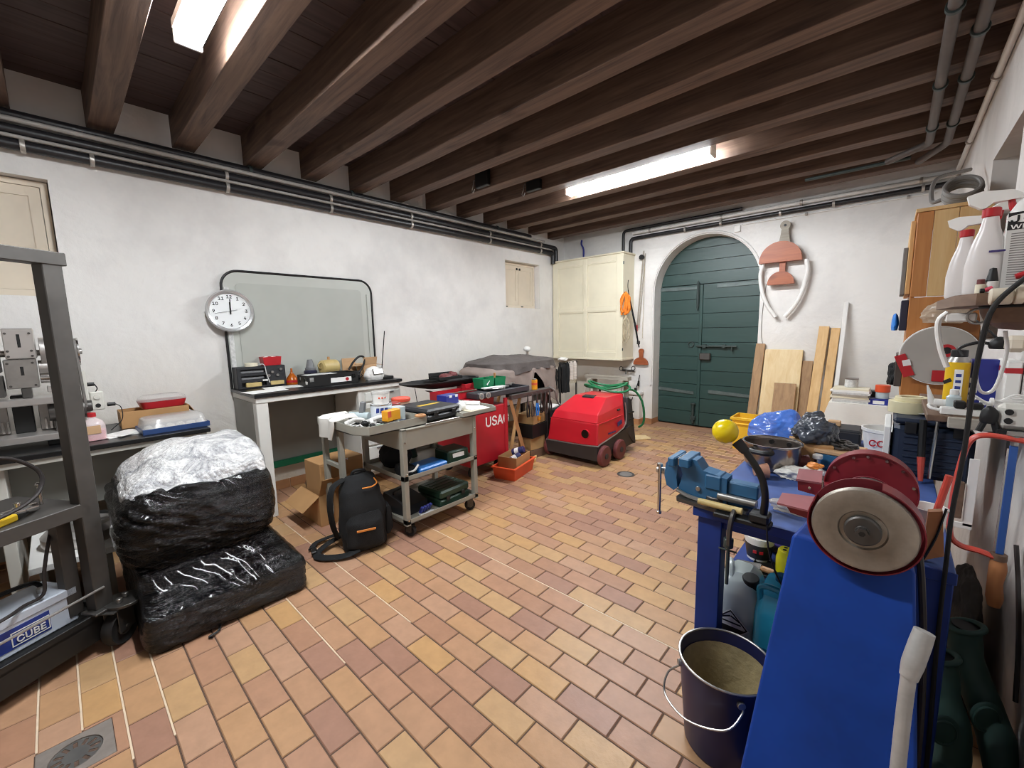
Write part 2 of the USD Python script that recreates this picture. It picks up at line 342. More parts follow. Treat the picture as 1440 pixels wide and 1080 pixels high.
bs.add('skirting_tile', box(-4.2, BY-0.012, 0, -2.975, BY+0.001, 0.085, 0.002), 'skirting'); bs.add('skirting_tile', box(-2.987, BY-0.012, 0, -2.615, BY+0.001, 0.085, 0.002), 'skirting')
bs.add('skirting_tile', box(-2.627, BY, 0, -2.614, DY, 0.085, 0.002), 'skirting'); bs.add('skirting_tile', box(-1.26, BY-0.012, 0, RX, BY+0.001, 0.085, 0.002), 'skirting')
bs.add('masonry_block', box(-2.985, BY-0.14, 0.0, -2.76, BY, 0.44, 0.02), 'plaster'); bs.add('masonry_cap', box(-3.0, BY-0.16, 0.44, -2.745, BY, 0.50, 0.015), 'plaster'); bs.add('masonry_foot', box(-2.995, BY-0.155, 0, -2.75, BY, 0.085, 0.003), 'skirting')
bl = Thing('baseboard_left', kind='structure')
for y in np.arange(NY, BY, 0.46): bl.add('skirting_tile', box(LX-0.001, y+0.002, 0, LX+0.012, min(y+0.458, BY), 0.085, 0.002), 'skirting')

# the arched door: planks, two leaves, straps, bolts
door = Thing('door_1', kind='structure', label='dark green arched double door of horizontal boards', loc=(0, 0, 0))
def arch_clip(x0, x1, z0, z1):
    p = Polygon([(-2.66, -0.02), (-1.215, -0.02), (-1.215, 1.97)]+[(-1.9385+0.72*math.cos(t), 1.97+0.745*math.sin(t)) for t in np.linspace(0, math.pi, 33)]).intersection(sbox(x0, z0, x1, z1))
    return p if not p.is_empty and p.geom_type == 'Polygon' else None
def door_board(x0, x1, z0, z1, y=DY-0.028):
    p = arch_clip(x0, x1, z0+0.003, z1-0.003)
    if p is None: return
    m = R(ext(p, 0.045), 'x', 90); m = T(m, 0, y+0.045, 0); door.add('door_board', m, 'door_green')
for z0, z1 in ((2.04, 2.20), (2.20, 2.36), (2.36, 2.53), (2.53, 2.74)): door_board(-2.7, -1.2, z0, z1, DY-0.022)
for i in range(10):
    z0 = 0.02+i*0.2015
    door_board(-2.7, -2.028, z0, z0+0.2015); door_board(-2.018, -1.2, z0, z0+0.2015)
door.add('door_backing', T(R(ext(arch_clip(-3, 0, -0.1, 3), 0.02), 'x', 90), 0, DY+0.045, 0), 'black')
for x0, x1, z, dz in ((-2.665, -2.06, 2.0, -0.015), (-1.83, -1.24, 1.995, 0.0), (-2.665, -2.09, 0.535, -0.04), (-1.89, -1.24, 0.535, -0.03)):
    door.add('strap_hinge', hull([(x0, DY-0.042, z-0.025), (x0, DY-0.042, z+0.025), (x1, DY-0.042, z+dz-0.018), (x1, DY-0.042, z+dz+0.018), (x0, DY-0.028, z-0.025), (x0, DY-0.028, z+0.025), (x1, DY-0.028, z+dz-0.02), (x1, DY-0.028, z+dz+0.02)]), 'iron_strap')
door.add('cover_strip', box(-2.045, DY-0.05, 0.03, -2.005, DY-0.027, 2.03), 'door_green')
door.add('top_latch', cat(box(-2.09, DY-0.055, 1.72, -2.055, DY-0.03, 2.06), cyl(0.012, 0.4, -2.072, DY-0.06, 1.68)), 'iron_dark')
door.add('sliding_bolt', cat(cyl(0.014, 0.52, -2.06, DY-0.07, 1.175, 'x'), box(-1.98, DY-0.085, 1.15, -1.93, DY-0.03, 1.2), box(-1.72, DY-0.085, 1.15, -1.68, DY-0.03, 1.2), cyl(0.01, 0.07, -1.6, DY-0.075, 1.11)), 'iron_dark')
door.add('lock_box', box(-2.02, DY-0.085, 0.98, -1.87, DY-0.03, 1.08, 0.012), 'steel_dark')
door.add('pull_ring', T(R(ring(0.045, 0.03, 0.016), 'x', 90), -2.15, DY-0.03, 1.2), 'iron_dark')
door.add('floor_bolt', cat(cyl(0.018, 0.28, -2.085, DY-0.055, 0.06), cyl(0.035, 0.02, -2.085, DY-0.055, 0.33), box(-2.12, DY-0.07, 0.1, -2.05, DY-0.03, 0.16)), 'iron_dark')
# moulding round the arch
tr = Thing('trim_1', kind='structure')
pts = [(-2.64, BY-0.006, z) for z in np.linspace(0.6, 1.96, 6)]+[(-1.9385-0.7*math.cos(t), BY-0.006, 1.96+0.725*math.sin(t)) for t in np.linspace(0, math.pi, 30)]
tr.add('arch_edge', tube(pts, 0.016, 8), 'plaster')

# windows in the niches: cream shutters
def shutter_window(name, label, y0, y1, z0, z1, leaves, xf):
    w = Thing(name, kind='structure', label=label)
    w.add('frame', cut(box(xf-0.03, y0, z0, xf+0.012, y1, z1, 0), box(xf-0.1, y0+0.035, z0+0.04, xf+0.1, y1-0.035, z1-0.035, 0)), 'cream_shutter')
    n = leaves; wd = (y1-y0-0.07)/n
    for i in range(n):
        a = y0+0.035+i*wd+0.003; b = a+wd-0.006
        p = w.add('shutter', cut(box(xf-0.025, a, z0+0.042, xf+0.004, b, z1-0.037, 0), box(xf-0.008, a+0.055, z0+0.11, xf+0.1, b-0.055, z1-0.10, 0)), 'cream_shutter')
        w.add('shutter_panel', box(xf-0.012, a+0.05, z0+0.10, xf-0.004, b-0.05, z1-0.09, 0.002), 'cream_shutter')
        w.add('catch', cat(cyl(0.012, 0.02, xf+0.0, (b if i == 0 else a)+(-0.03 if i == 0 else 0.03), z1-0.08, 'x'), box(xf+0.008, (b if i == 0 else a)+(-0.045 if i == 0 else 0.015), z1-0.10, xf+0.018, (b if i == 0 else a)+(-0.015 if i == 0 else 0.045), z1-0.085)), 'black')
        w.add('hinge', box(xf, a+0.05, z0+0.012, xf+0.016, a+0.10, z0+0.026), 'iron_dark')
    return w
shutter_window('window_1', 'cream wooden shutters in the niche high on the left', -0.75, 0.09, 1.745, 2.495, 2, LX-0.09)
shutter_window('window_2', 'small pair of cream shutters in the corner niche', 4.515, 5.29, 1.79, 2.455, 2, LX-0.11)
w3 = Thing('window_3', kind='structure', label='dark closed window at the back of the right niche')
w3.add('frame', cut(box(RX+0.17, 3.0, 1.35, RX+0.22, 3.84, 2.385, 0), box(RX, 3.05, 1.4, RX+0.3, 3.79, 2.33, 0)), 'grey_wood'); w3.add('shutter', box(RX+0.19, 3.04, 1.38, RX+0.215, 3.8, 2.35), 'pipe_brown')

# lamps: batten with glowing diffuser
def lamp(label, x0, x1, y, z=2.905):
    l = Thing('tube_lamp', label, 'ceiling lamp', (0, 0, 0), group='tube lamps between the ceiling beams')
    l.add('housing', box(x0-0.02, y-0.06, z+0.03, x1+0.02, y+0.06, z+0.075), 'white_paint')
    l.add('diffuser', box(x0, y-0.052, z-0.025, x1, y+0.052, z+0.029, 0.012), 'lamp_glow')
    for xe in (x0-0.022, x1+0.002): l.add('end_cap', box(xe, y-0.058, z-0.03, xe+0.02, y+0.058, z+0.032), 'white_paint')
    for xe in (x0+0.2, x1-0.2): l.add('hanger', box(xe-0.012, y-0.012, z+0.07, xe+0.012, y+0.012, CZ+0.01, 0.001), 'white_paint')
lamp('glowing tube lamp between the beams in front of the green door', -2.69, -1.25, 3.925)
lamp('glowing tube lamp at the top edge of the picture above the wall clock', -2.68, -1.24, 0.615)

# pipes along the left wall
def run(name, label, pts, r, m, clamps=(), cm='clamp', n=12, cax='y'):
    t = Thing(name, label, 'pipe'); t.add('pipe_run', tube(pts, r, n), m)
    for c in clamps:
        o = ring(r+0.009, r-0.001, 0.024, 20); o = R(o, 'x', 90) if cax == 'y' else R(o, 'y', 90)
        t.add('pipe_clamp', T(o, *c), cm)
    return t
def elbow(pts, rad=0.06):
    out = [np.array(pts[0], float)]
    for i in range(1, len(pts)-1):
        p, a, b = (np.array(pts[j], float) for j in (i, i-1, i+1)); d1, d2 = (a-p)/np.linalg.norm(a-p), (b-p)/np.linalg.norm(b-p)
        for t in np.linspace(0, 1, 6): out.append((1-t)**2*(p+d1*rad)+2*t*(1-t)*p+t*t*(p+d2*rad))
    return out+[np.array(pts[-1], float)]
CY = (0.02, 0.33, 1.12, 1.98, 2.9, 4.15, 5.25)
run('insulated_pipe', 'lowest black insulated pipe along the left wall', elbow([(LX+0.06, NY, 2.665), (LX+0.06, 5.58, 2.665), (LX+0.06, 5.58, 2.50)]), 0.034, 'pipe_black', [(LX+0.06, y, 2.665) for y in CY])
run('insulated_pipe', 'middle black insulated pipe along the left wall', elbow([(LX+0.06, NY, 2.752), (LX+0.06, 5.66, 2.752), (LX+0.06, 5.66, 2.50)]), 0.034, 'pipe_black', [(LX+0.06, y, 2.752) for y in CY[2:]])
run('conduit_pipe', 'thin grey pipe between the black pipes on the left wall', [(LX+0.085, NY, 2.709), (LX+0.085, 5.5, 2.709)], 0.012, 'pipe_silver')
run('conduit_pipe', 'grey pipe under the beam ends on the left wall', [(LX+0.10, NY, 2.803), (LX+0.10, 5.3, 2.803)], 0.016, 'pipe_silver')
run('insulated_pipe', 'upper dark pipe touching the beam ends on the left wall', [(LX+0.065, NY, 2.838), (LX+0.065, 5.0, 2.838)], 0.033, 'pipe_black', [(LX+0.065, y, 2.838) for y in (1.3, 2.2, 4.3)], 'iron_dark')
# back wall pipes
run('insulated_pipe', 'black pipe above the arched door running down behind the cabinet', elbow([(-2.98, BY-0.04, 2.45), (-2.98, BY-0.04, 2.755), (0.30, BY-0.04, 2.755)]), 0.026, 'pipe_black', [(x, BY-0.04, 2.755) for x in (-2.2, -1.75, -1.1, -0.6, 0.1)], cax='x')
run('white_pipe', 'white plastic pipe just above the black pipe on the back wall', [(-2.95, BY-0.035, 2.83), (0.33, BY-0.035, 2.83)], 0.024, 'white_paint', [(x, BY-0.035, 2.83) for x in (-2.7, -1.75, -0.9, 0.08)], cax='x')
run('insulated_pipe', 'second black pipe dropping beside the cabinet top', elbow([(-3.1, BY-0.04, 2.45), (-3.1, BY-0.04, 2.886), (-1.5, BY-0.04, 2.886)]), 0.02, 'pipe_black', cax='x')
run('conduit_pipe', 'thin white conduit under the back wall pipes above the wooden blades', [(-1.5, BY-0.012, 2.70), (0.2, BY-0.012, 2.70)], 0.008, 'white_paint', [(-0.85, BY-0.012, 2.70), (0, BY-0.012, 2.70)], cax='x')
# pipes under the ceiling on the right
run('ceiling_pipe', 'left one of two grey pipes hung under the beams at right', elbow([(0.097, NY, 2.855), (0.10, 4.85, 2.855), (-0.15, 5.0, 2.82)], 0.05), 0.026, 'pipe_brown', [(0.1, y, 2.855) for y in (2.9, 3.75, 4.5)], 'iron_dark')
run('ceiling_pipe', 'right one of two grey pipes hung under the beams at right', elbow([(0.205, NY, 2.855), (0.205, 4.95, 2.855), (0.05, 5.2, 2.82)], 0.05), 0.026, 'pipe_brown', [(0.205, y, 2.855) for y in (3.2, 3.75, 4.5)], 'iron_dark')
run('conduit_pipe', 'dark pipe lying along the last beams near the back right corner', [(-0.75, 5.15, 2.855), (0.0, 5.05, 2.83)], 0.016, 'iron_dark')
run('conduit_pipe', 'pale conduit along the top edge of the right wall', [(RX-0.02, NY, 2.87), (RX-0.02, 5.9, 2.87)], 0.018, 'white_paint', [(RX-0.02, y, 2.87) for y in (2.6, 3.9, 5.1)])

for x, y, lb in ((-3.19, 3.14, 'black box fixed on a beam side left of the back tube lamp'), (-2.90, 3.60, 'small black junction box by the left end of the back tube lamp')):
    t = Thing('junction_box', lb, 'junction box', (x, y-0.024 if y < 3.5 else y-0.02, 2.90)); t.add('box', box(-0.09, -0.03, 0.0, 0.09, 0.018, 0.16 if y < 3.5 else 0.10, 0.005), 'black'); t.add('hook', tube([(-0.13, 0, 0.10), (-0.15, 0, 0.04), (-0.17, 0, 0.0), (-0.15, 0, -0.02), (-0.13, 0, 0.01)], 0.006, 6, 4), 'steel')

# ================================================================ generic builders
def loft(secs, n=72, p=5.0):
    """Stack of rounded rectangles (z, cx, cy, hx, hy), closed at both ends."""
    a = np.arange(n)*2*np.pi/n; ca, sa = np.cos(a), np.sin(a); k = (np.abs(ca)**p+np.abs(sa)**p)**(-1/p); v, f = [], []
    for z, cx, cy, hx, hy in secs: v.append(np.c_[cx+hx*k*ca, cy+hy*k*sa, np.full(n, z)])
    v = np.vstack(v+[[[secs[0][1], secs[0][2], secs[0][0]], [secs[-1][1], secs[-1][2], secs[-1][0]]]]); L = len(secs)
    for i in range(L-1):
        for j in range(n):
            q = (j+1) % n; f += [(i*n+j, i*n+q, (i+1)*n+q), (i*n+j, (i+1)*n+q, (i+1)*n+j)]
    for j in range(n):
        q = (j+1) % n; f += [(L*n, q, j), (L*n+1, (L-1)*n+j, (L-1)*n+q)]
    return TM(v, f)
def resec(secs, n):
    s = np.array(secs); t = np.linspace(0, 1, len(s)); return [tuple(np.interp(u, t, s[:, i]) for i in range(5)) for u in np.linspace(0, 1, n)]
def tray_box(sx, sy, h, t=0.006, taper=0.0):
    """Open box with real walls, base at z=0, centred."""
    if taper:
        o = hull([(a*sx/2*(1-taper*(z == 0)), b*sy/2*(1-taper*(z == 0)), z*h) for a in (-1, 1) for b in (-1, 1) for z in (0, 1)])
        i = hull([(a*(sx/2-t)*(1-taper*(z == 0)), b*(sy/2-t)*(1-taper*(z == 0)), t if z == 0 else h*1.1) for a in (-1, 1) for b in (-1, 1) for z in (0, 1)])
        return cut(o, i)
    return cut(box(-sx/2, -sy/2, 0, sx/2, sy/2, h, 0.002), box(-sx/2+t, -sy/2+t, t, sx/2-t, sy/2-t, h*2, 0))
def carton(name, label, sx, sy, h, loc, rz, m='cardboard', flaps=(70, 110, 60, 120), fl=None, t=0.004, closed=False, cat='box', group=None, tape=True):
    b = Thing(name, label, cat, loc, rz, group)
    if closed:
        b.add('body', box(-sx/2, -sy/2, 0, sx/2, sy/2, h, 0.003), m)
        if tape: b.add('tape', box(-sx/2-0.0006, -0.024, h*0.8, sx/2+0.0006, 0.024, h+0.0006, 0.0002), 'tape_brown')
        return b
    b.add('body', tray_box(sx, sy, h, t), m); w = fl or min(sx, sy)*0.45
    for k, (ang, ax) in enumerate(zip(flaps, 'xxyy')):
        if ang is None: continue
        if ax == 'x':
            s = -1 if k == 0 else 1; f = R(box(-sx/2, -t, 0, sx/2, 0, w, 0.001), 'x', s*-ang); f = T(f, 0, s*sy/2+(t if s < 0 else 0), h)
        else:
            s = -1 if k == 2 else 1; f = R(box(-t, -sy/2, 0, 0, sy/2, w, 0.001), 'y', s*ang); f = T(f, s*sx/2+(t if s < 0 else 0), 0, h)
        b.add('flap', f, m)
    return b
def caster(t, x, y, r=0.05, zt=None, rot=0, mr='black_rubber', w=0.03, brake=False):
    zt = zt or r*2.4
    wheel = R(lathe([(0, 0), (r*0.35, 0), (r*0.5, w*0.15), (r*0.8, w*0.12), (r*0.93, 0), (r, w*0.25), (r, w*0.75), (r*0.93, w), (r*0.8, w*0.88), (r*0.5, w*0.85), (r*0.35, w), (0, w)], 24), 'x', 90)
    wheel = T(wheel, 0, w/2, r); fork = cat(box(-r*0.55, -w/2-0.008, r*0.8, r*0.5, -w/2-0.004, zt), box(-r*0.55, w/2+0.004, r*0.8, r*0.5, w/2+0.008, zt), box(-r*0.8, -w/2-0.012, zt-0.006, r*0.8, w/2+0.012, zt), cyl(0.008, w+0.024, 0, -w/2-0.012, r, 'y'))
    hubm = cyl(r*0.45, w+0.006, 0, -w/2-0.003, r, 'y')
    p = t.add('caster', T(R(fork, 'z', rot), x, y, 0), 'steel_dark'); t.add('wheel', T(R(wheel, 'z', rot), x, y, 0), mr, under=p); t.add('hub', T(R(hubm, 'z', rot), x, y, 0), 'steel_dark', under=p)
def blob(sx, sy, sz, amp=0.15, sc=9, seed=0, sub=4, flat=True):
    m = dent(trimesh.creation.icosphere(sub, 1.0), amp, sc/8, seed, 4); m = S(m, sx, sy, sz); v = np.array(m.vertices)
    if flat: v[:, 2] = np.maximum(v[:, 2], -sz*0.55)+sz*0.55
    m.vertices = v; return m
def bottle_prof(r, h, neck=0.3, shoulder=0.7): return [(0, 0), (r*0.92, 0), (r, r*0.1), (r, h*shoulder), (r*0.8, h*(shoulder+0.1)), (r*neck, h*0.9), (r*neck, h), (0, h)]

mat('cardboard', '#b58a5b', 0.75, var=0.08, scale=4, bump=0.05); mat('cardboard_pale', '#c9a27a', 0.75, var=0.08); mat('tape_brown', '#a98a5e', 0.3, var=0.05)
mat('drain_metal', '#8f857d', 0.5, metal=0.3, var=0.15, scale=20); mat('rack_steel', '#4a4744', 0.5, var=0.15, scale=10, metal=0.25); mat('desk_black', '#161617', 0.3, var=0.2); mat('desk_grey', '#cfccc3', 0.5, var=0.03); mat('desk_panel', '#8d8c86', 0.6, var=0.05); mat('desk_frame', '#dedcd6', 0.45, var=0.03)
mat('paper', '#e9e7e3', 0.8, var=0.03); mat('paper_grey', '#c9c8c6', 0.8, var=0.2, scale=40); mat('red_plastic', '#b3232a', 0.35, var=0.1); mat('blue_plastic', '#27406e', 0.4, var=0.1); mat('pink_liquid', '#d8566a', 0.25, var=0.1)
film('clear_plastic', '#d8d4d0', 0.42, 0.15); film('clear_pink', '#f2e4e4', 0.5, 0.2)
mat('battery_case', '#c4ccd8', 0.35, var=0.05); mat('label_blue', '#283a86', 0.5, var=0.05); mat('white_plastic', '#e6e4e0', 0.4, var=0.04); mat('yellow_plastic', '#d9b21e', 0.4, var=0.08); mat('cable_dark', '#2a2423', 0.5, var=0.1)
def wrapmat(name, col, rough, sc, bump, stretch, coat):
    n = {'tc': ('texture_coordinate', {}), 'mp': ('mapping', {'scale': stretch, 'rotation': (0.2, 0.35, 0.1)}), 'n': ('noise_texture', {'scale': sc, 'detail': 6, 'roughness': 0.62, 'distortion': 1.2}), 'n2': ('noise_texture', {'scale': 5, 'detail': 3}),
         'b': ('bump', {'strength': bump, 'distance': 0.05}), 'b2': ('bump', {'strength': bump*0.6, 'distance': 0.05}), 'p': ('principled_bsdf', {'base_color': C(col), 'roughness': rough, 'coat_weight': coat, 'coat_roughness': 0.05, 'specular_ior_level': 0.4})}
    MATS[name] = usdkit.material(stage, '/World/Looks/'+name, n, [('tc.object', 'mp.vector'), ('mp.vector', 'n.vector'), ('tc.object', 'n2.vector'), ('n.fac', 'b.height'), ('n2.fac', 'b2.height'), ('b2.normal', 'b.normal'), ('b.normal', 'p.normal')], surface='p.BSDF')
wrapmat('black_film', '#050506', 0.13, 3.2, 1.0, (1, 1, 6), 0.15)
def bubblemat():
    n = {'tc': ('texture_coordinate', {}), 'v': ('voronoi_texture', {'scale': 55}), 'n': ('noise_texture', {'scale': 7, 'detail': 6, 'roughness': 0.7, 'distortion': 1.5}), 'rp': ('rgb_ramp', {'ramp': [(0.36, C('#97979b')), (0.48, C('#c9c8c8')), (0.6, C('#e6e4e2'))]}),
         'b': ('bump', {'strength': 0.7, 'distance': 0.01, 'invert': True}), 'b2': ('bump', {'strength': 0.7, 'distance': 0.04}), 'p': ('principled_bsdf', {'roughness': 0.28, 'coat_weight': 0.5, 'coat_roughness': 0.1})}
    MATS['bubble_wrap'] = usdkit.material(stage, '/World/Looks/bubble_wrap', n, [('tc.object', 'v.vector'), ('tc.object', 'n.vector'), ('n.fac', 'rp.fac'), ('rp.color', 'p.base_color'), ('v.distance', 'b.height'), ('n.fac', 'b2.height'), ('b2.normal', 'b.normal'), ('b.normal', 'p.normal')], surface='p.BSDF')
bubblemat()

# ================================================================ steel rack at the left edge
rk = Thing('steel_trolley_rack', 'tall dark steel rack on casters at the left edge of the picture', 'rack', (-2.68, 0.02, 0), -59)
RW = 0.95
rk.add('post', box(-0.035, -0.03, 0.17, 0.035, 0.03, 1.77, 0.003), 'rack_steel'); rk.add('post', box(RW-0.035, -0.03, 0.17, RW+0.035, 0.03, 1.77, 0.003), 'rack_steel')
rk.add('top_bar', box(-0.05, -0.035, 1.765, RW+0.05, 0.035, 1.82, 0.003), 'rack_steel')
rk.add('shelf', box(-0.0, -0.42, 0.705, RW, 0.015, 0.715, 0.002), 'rack_steel'); rk.add('shelf_lip', box(-0.0, 0.0, 0.655, RW, 0.03, 0.717, 0.003), 'rack_steel')
rk.add('inner_leg', box(0.03, -0.10, 0.19, 0.085, -0.05, 0.70, 0.003), 'rack_steel'); rk.add('inner_leg', box(RW-0.085, -0.40, 0.19, RW-0.03, -0.35, 0.70, 0.003), 'rack_steel')
rk.add('bottom_tray', cat(box(-0.04, -0.44, 0.15, RW+0.04, 0.03, 0.165, 0.002), box(-0.04, 0.015, 0.06, RW+0.04, 0.03, 0.19, 0.002), box(-0.04, -0.44, 0.15, -0.02, 0.03, 0.19, 0.002)), 'black')
rk.add('skirt_panel', box(0.0, -0.03, 0.055, RW, -0.015, 0.15, 0.002), 'black')
rk.add('brace_bar', tube([(0.0, 0.038, 0.30), (0.5, 0.038, 0.285)], 0.006, 8), 'steel')
rk.add('wheel_plate', cat(cyl(0.075, 0.014, -0.06, 0.06, 0.19), box(-0.1, -0.03, 0.19, 0.06, 0.06, 0.202)), 'steel_dark'); rk.add('plate_bolt', [cyl(0.012, 0.02, -0.075, 0.045, 0.204), cyl(0.012, 0.02, -0.03, 0.07, 0.204)], 'steel')
caster(rk, -0.03, 0.055, 0.083, 0.188, 15, w=0.05); caster(rk, RW-0.05, 0.03, 0.083, 0.188, -20, w=0.05); caster(rk, 0.08, -0.38, 0.083, 0.149, 0, w=0.04); caster(rk, RW-0.1, -0.38, 0.083, 0.149, 0, w=0.04)
def on_rack(x, y, z):
    a = math.radians(-59); return (-2.68+x*math.cos(a)-y*math.sin(a), 0.02+x*math.sin(a)+y*math.cos(a), z)
bt = Thing('battery_case', 'pale battery box with dark blue label in the bottom of the steel rack', 'battery', on_rack(0.27, -0.14, 0.166), -59)
bt.add('case', cat(box(-0.22, -0.11, 0, 0.22, 0.085, 0.145, 0.006), box(-0.225, -0.115, 0.125, 0.225, 0.09, 0.165, 0.005)), 'battery_case')
bt.add('label', box(-0.12, 0.085, 0.025, 0.16, 0.0875, 0.112, 0.0005), 'label_blue')
tx = R(R(text('CUBE', 0.026, 0.002, True, True), 'x', 90), 'z', 180); bt.add('lettering', T(tx, -0.055, 0.0895, 0.058), 'white_plastic')
bt.add('label_frame', T(R(cut(ext(sbox(-0.062, -0.03, 0.062, 0.03), 0.0015), T(ext(sbox(-0.058, -0.026, 0.058, 0.026), 0.01), 0, 0, -0.003)), 'x', 90), -0.055, 0.0893, 0.064), 'white_plastic')
bt.add('terminal', [cyl(0.012, 0.025, -0.15, 0.0, 0.163), cyl(0.012, 0.025, 0.12, 0.0, 0.163)], 'steel'); bt.add('handle', tube([(-0.19, -0.06, 0.16), (-0.15, -0.06, 0.2), (0.0, -0.06, 0.205), (0.1, -0.06, 0.16)], 0.01, 8, 5), 'black')
solo('power_cable', tube([on_rack(0.42, 0.02, 0.36), on_rack(0.3, 0.0, 0.36), on_rack(0.22, -0.06, 0.345), on_rack(0.16, -0.05, 0.36), on_rack(0.14, -0.06, 0.45), on_rack(0.10, -0.08, 0.56), on_rack(0.05, -0.13, 0.60), on_rack(0.02, -0.15, 0.50), on_rack(0.0, -0.16, 0.36)], 0.007, 8, 6), 'cable_dark', 'black cable looping up from the battery box under the rack shelf', 'cable')
solo('power_cable', tube([on_rack(0.62, 0.03, 0.92), on_rack(0.36, -0.1, 1.0), on_rack(0.18, -0.12, 0.97), on_rack(0.10, -0.10, 0.91), on_rack(0.09, -0.07, 0.85), on_rack(0.16, -0.02, 0.79), on_rack(0.3, 0.0, 0.76), on_rack(0.5, 0.0, 0.78)], 0.008, 8, 6), 'cable_dark', 'dark reddish cable curving in the air behind the left rack post', 'cable')
t = Thing('tubular_tool', 'grey round tool handle lying at a tilt above the rack shelf', 'tool', on_rack(0.26, -0.06, 0.717), -59); t.add('handle', tube([(0.2, 0.02, 0.19), (-0.02, -0.04, 0.165)], [0.02, 0.018], 12), 'pipe_grey'); t.add('stand', cat(cyl(0.05, 0.012, 0.1, 0, 0), cyl(0.008, 0.17, 0.1, 0.0, 0.0)), 'steel_dark')
t = Thing('chrome_valve', 'small chrome valve with a lever on the shelf of the steel rack', 'tool', on_rack(0.17, -0.09, 0.716), -59)
t.add('body', cat(cyl(0.018, 0.12, -0.06, 0, 0.02, 'x'), cyl(0.022, 0.03, -0.015, 0, 0.02, 'x'), cyl(0.012, 0.04, 0, 0, 0.02)), 'chrome'); t.add('lever', cat(cyl(0.007, 0.09, -0.075, 0, 0.02), sph(0.011, -0.075, 0, 0.11, sub=2)), 'chrome')
t = Thing('utility_knife', 'yellow and black knife at the left end of the rack shelf', 'tool', on_rack(0.27, -0.03, 0.716), -40); t.add('grip', box(-0.07, -0.018, 0, 0.03, 0.018, 0.03, 0.006), 'yellow_plastic'); t.add('nose', hull([(-0.07, -0.014, 0), (-0.07, 0.014, 0), (-0.07, -0.014, 0.026), (-0.07, 0.014, 0.026), (-0.13, 0, 0.004), (-0.13, 0, 0.012)]), 'black')
t = Thing('plastic_crate', 'grey plastic box with a yellow front leaning on the rack shelf', 'box', on_rack(0.36, -0.20, 0.716), -59); t.add('body', box(-0.1, -0.1, 0, 0.13, 0.1, 0.2, 0.01), 'desk_panel'); t.add('front', box(-0.06, 0.101, 0.02, 0.12, 0.11, 0.15), 'yellow_plastic')

# ================================================================ bench along the left wall with a machine
dk = Thing('side_bench', 'low laboratory bench with black top along the left wall', 'bench', (0, 0, 0))
dk.add('worktop', box(-4.2, -1.3, 0.80, -3.43, 0.67, 0.83, 0.004), 'desk_black'); dk.add('apron', box(-4.15, -1.28, 0.765, -3.45, 0.65, 0.80, 0.002), 'desk_grey')
dk.add('back_panel', box(-4.12, -1.28, 0.05, -4.10, 0.60, 0.765, 0.002), 'desk_panel'); dk.add('modesty_panel', box(-3.70, -1.28, 0.42, -3.685, 0.42, 0.765, 0.002), 'desk_panel'); dk.add('side_panel', box(-4.1, 0.59, 0.0, -3.55, 0.615, 0.765, 0.002), 'desk_grey')
for y in (-1.2, -0.3): dk.add('leg', box(-4.1, y, 0, -3.5, y+0.05, 0.765, 0.003), 'desk_grey')
sh = Thing('floor_shelf', 'low white board shelf under the left bench', 'shelf'); sh.add('board', box(-3.68, -0.2, 0.30, -3.05, 0.12, 0.335, 0.003), 'white_paint')
for y in (-0.17, 0.07): sh.add('foot', box(-3.66, y, 0, -3.1, y+0.03, 0.30, 0.002), 'desk_panel')
t = Thing('motor_part', 'bright cast aluminium cover with holes under the left bench', 'machine part', (-3.3, 0.0, 0.335), 10)
t.add('cover', cut(lathe([(0, 0), (0.15, 0), (0.16, 0.02), (0.16, 0.06), (0.13, 0.09), (0, 0.095)], 28), *[cyl(0.025, 0.2, 0.09*math.cos(a), 0.09*math.sin(a), 0) for a in np.arange(5)*1.257], cyl(0.035, 0.2)), 'aluminium')
t = solo('shop_rag', blob(0.13, 0.09, 0.05, 0.5, 12, 4), 'black', 'dark crumpled rag on the low shelf behind the rack post', 'cloth', (-3.48, 0.06, 0.335))
mc = Thing('bench_machine', 'bright aluminium machine with belt pulley standing on the left bench', 'machine', (-3.75, 0, 0.83))
mc.add('base_rail', box(-0.16, -0.9, 0.035, 0.14, 0.06, 0.075, 0.004), 'aluminium'); mc.add('base_foot', [box(-0.12, -0.8, 0, 0.1, -0.7, 0.035), box(-0.12, -0.08, 0, 0.1, 0.02, 0.035)], 'black')
mc.add('upper_rail', box(-0.1, -0.9, 0.245, 0.1, 0.01, 0.285, 0.004), 'aluminium'); mc.add('spine', box(-0.1, -0.20, 0.075, -0.02, -0.12, 0.30, 0.004), 'black')
for y in (-0.42, -0.10): mc.add('backing_plate', box(-0.08, y, 0.075, -0.06, y+(0.2 if y < -0.3 else 0.11), 0.245, 0.002), 'steel')
for k in range(22):
    y = -0.46+k*0.021
    if -0.21 < y < -0.1: continue
    mc.add('comb_tooth', box(-0.055, y, 0.075+0.01, 0.0, y+0.012, 0.15, 0.002), 'chrome')
mc.add('slot', [box(0.02, -0.135, 0.58, 0.0605, -0.122, 0.655, 0), box(0.02, -0.14, 0.42, 0.0555, -0.127, 0.47, 0)], 'black')
ab = mc.add('bearing_block', cut(box(-0.06, -0.187, 0.515, 0.06, -0.068, 0.688, 0.004), box(0.03, -0.135, 0.58, 0.1, -0.122, 0.655, 0)), 'aluminium')
mc.add('lower_plate', cut(box(-0.07, -0.20, 0.345, 0.055, -0.075, 0.512, 0.004), box(0.03, -0.14, 0.42, 0.1, -0.127, 0.47, 0)), 'steel')
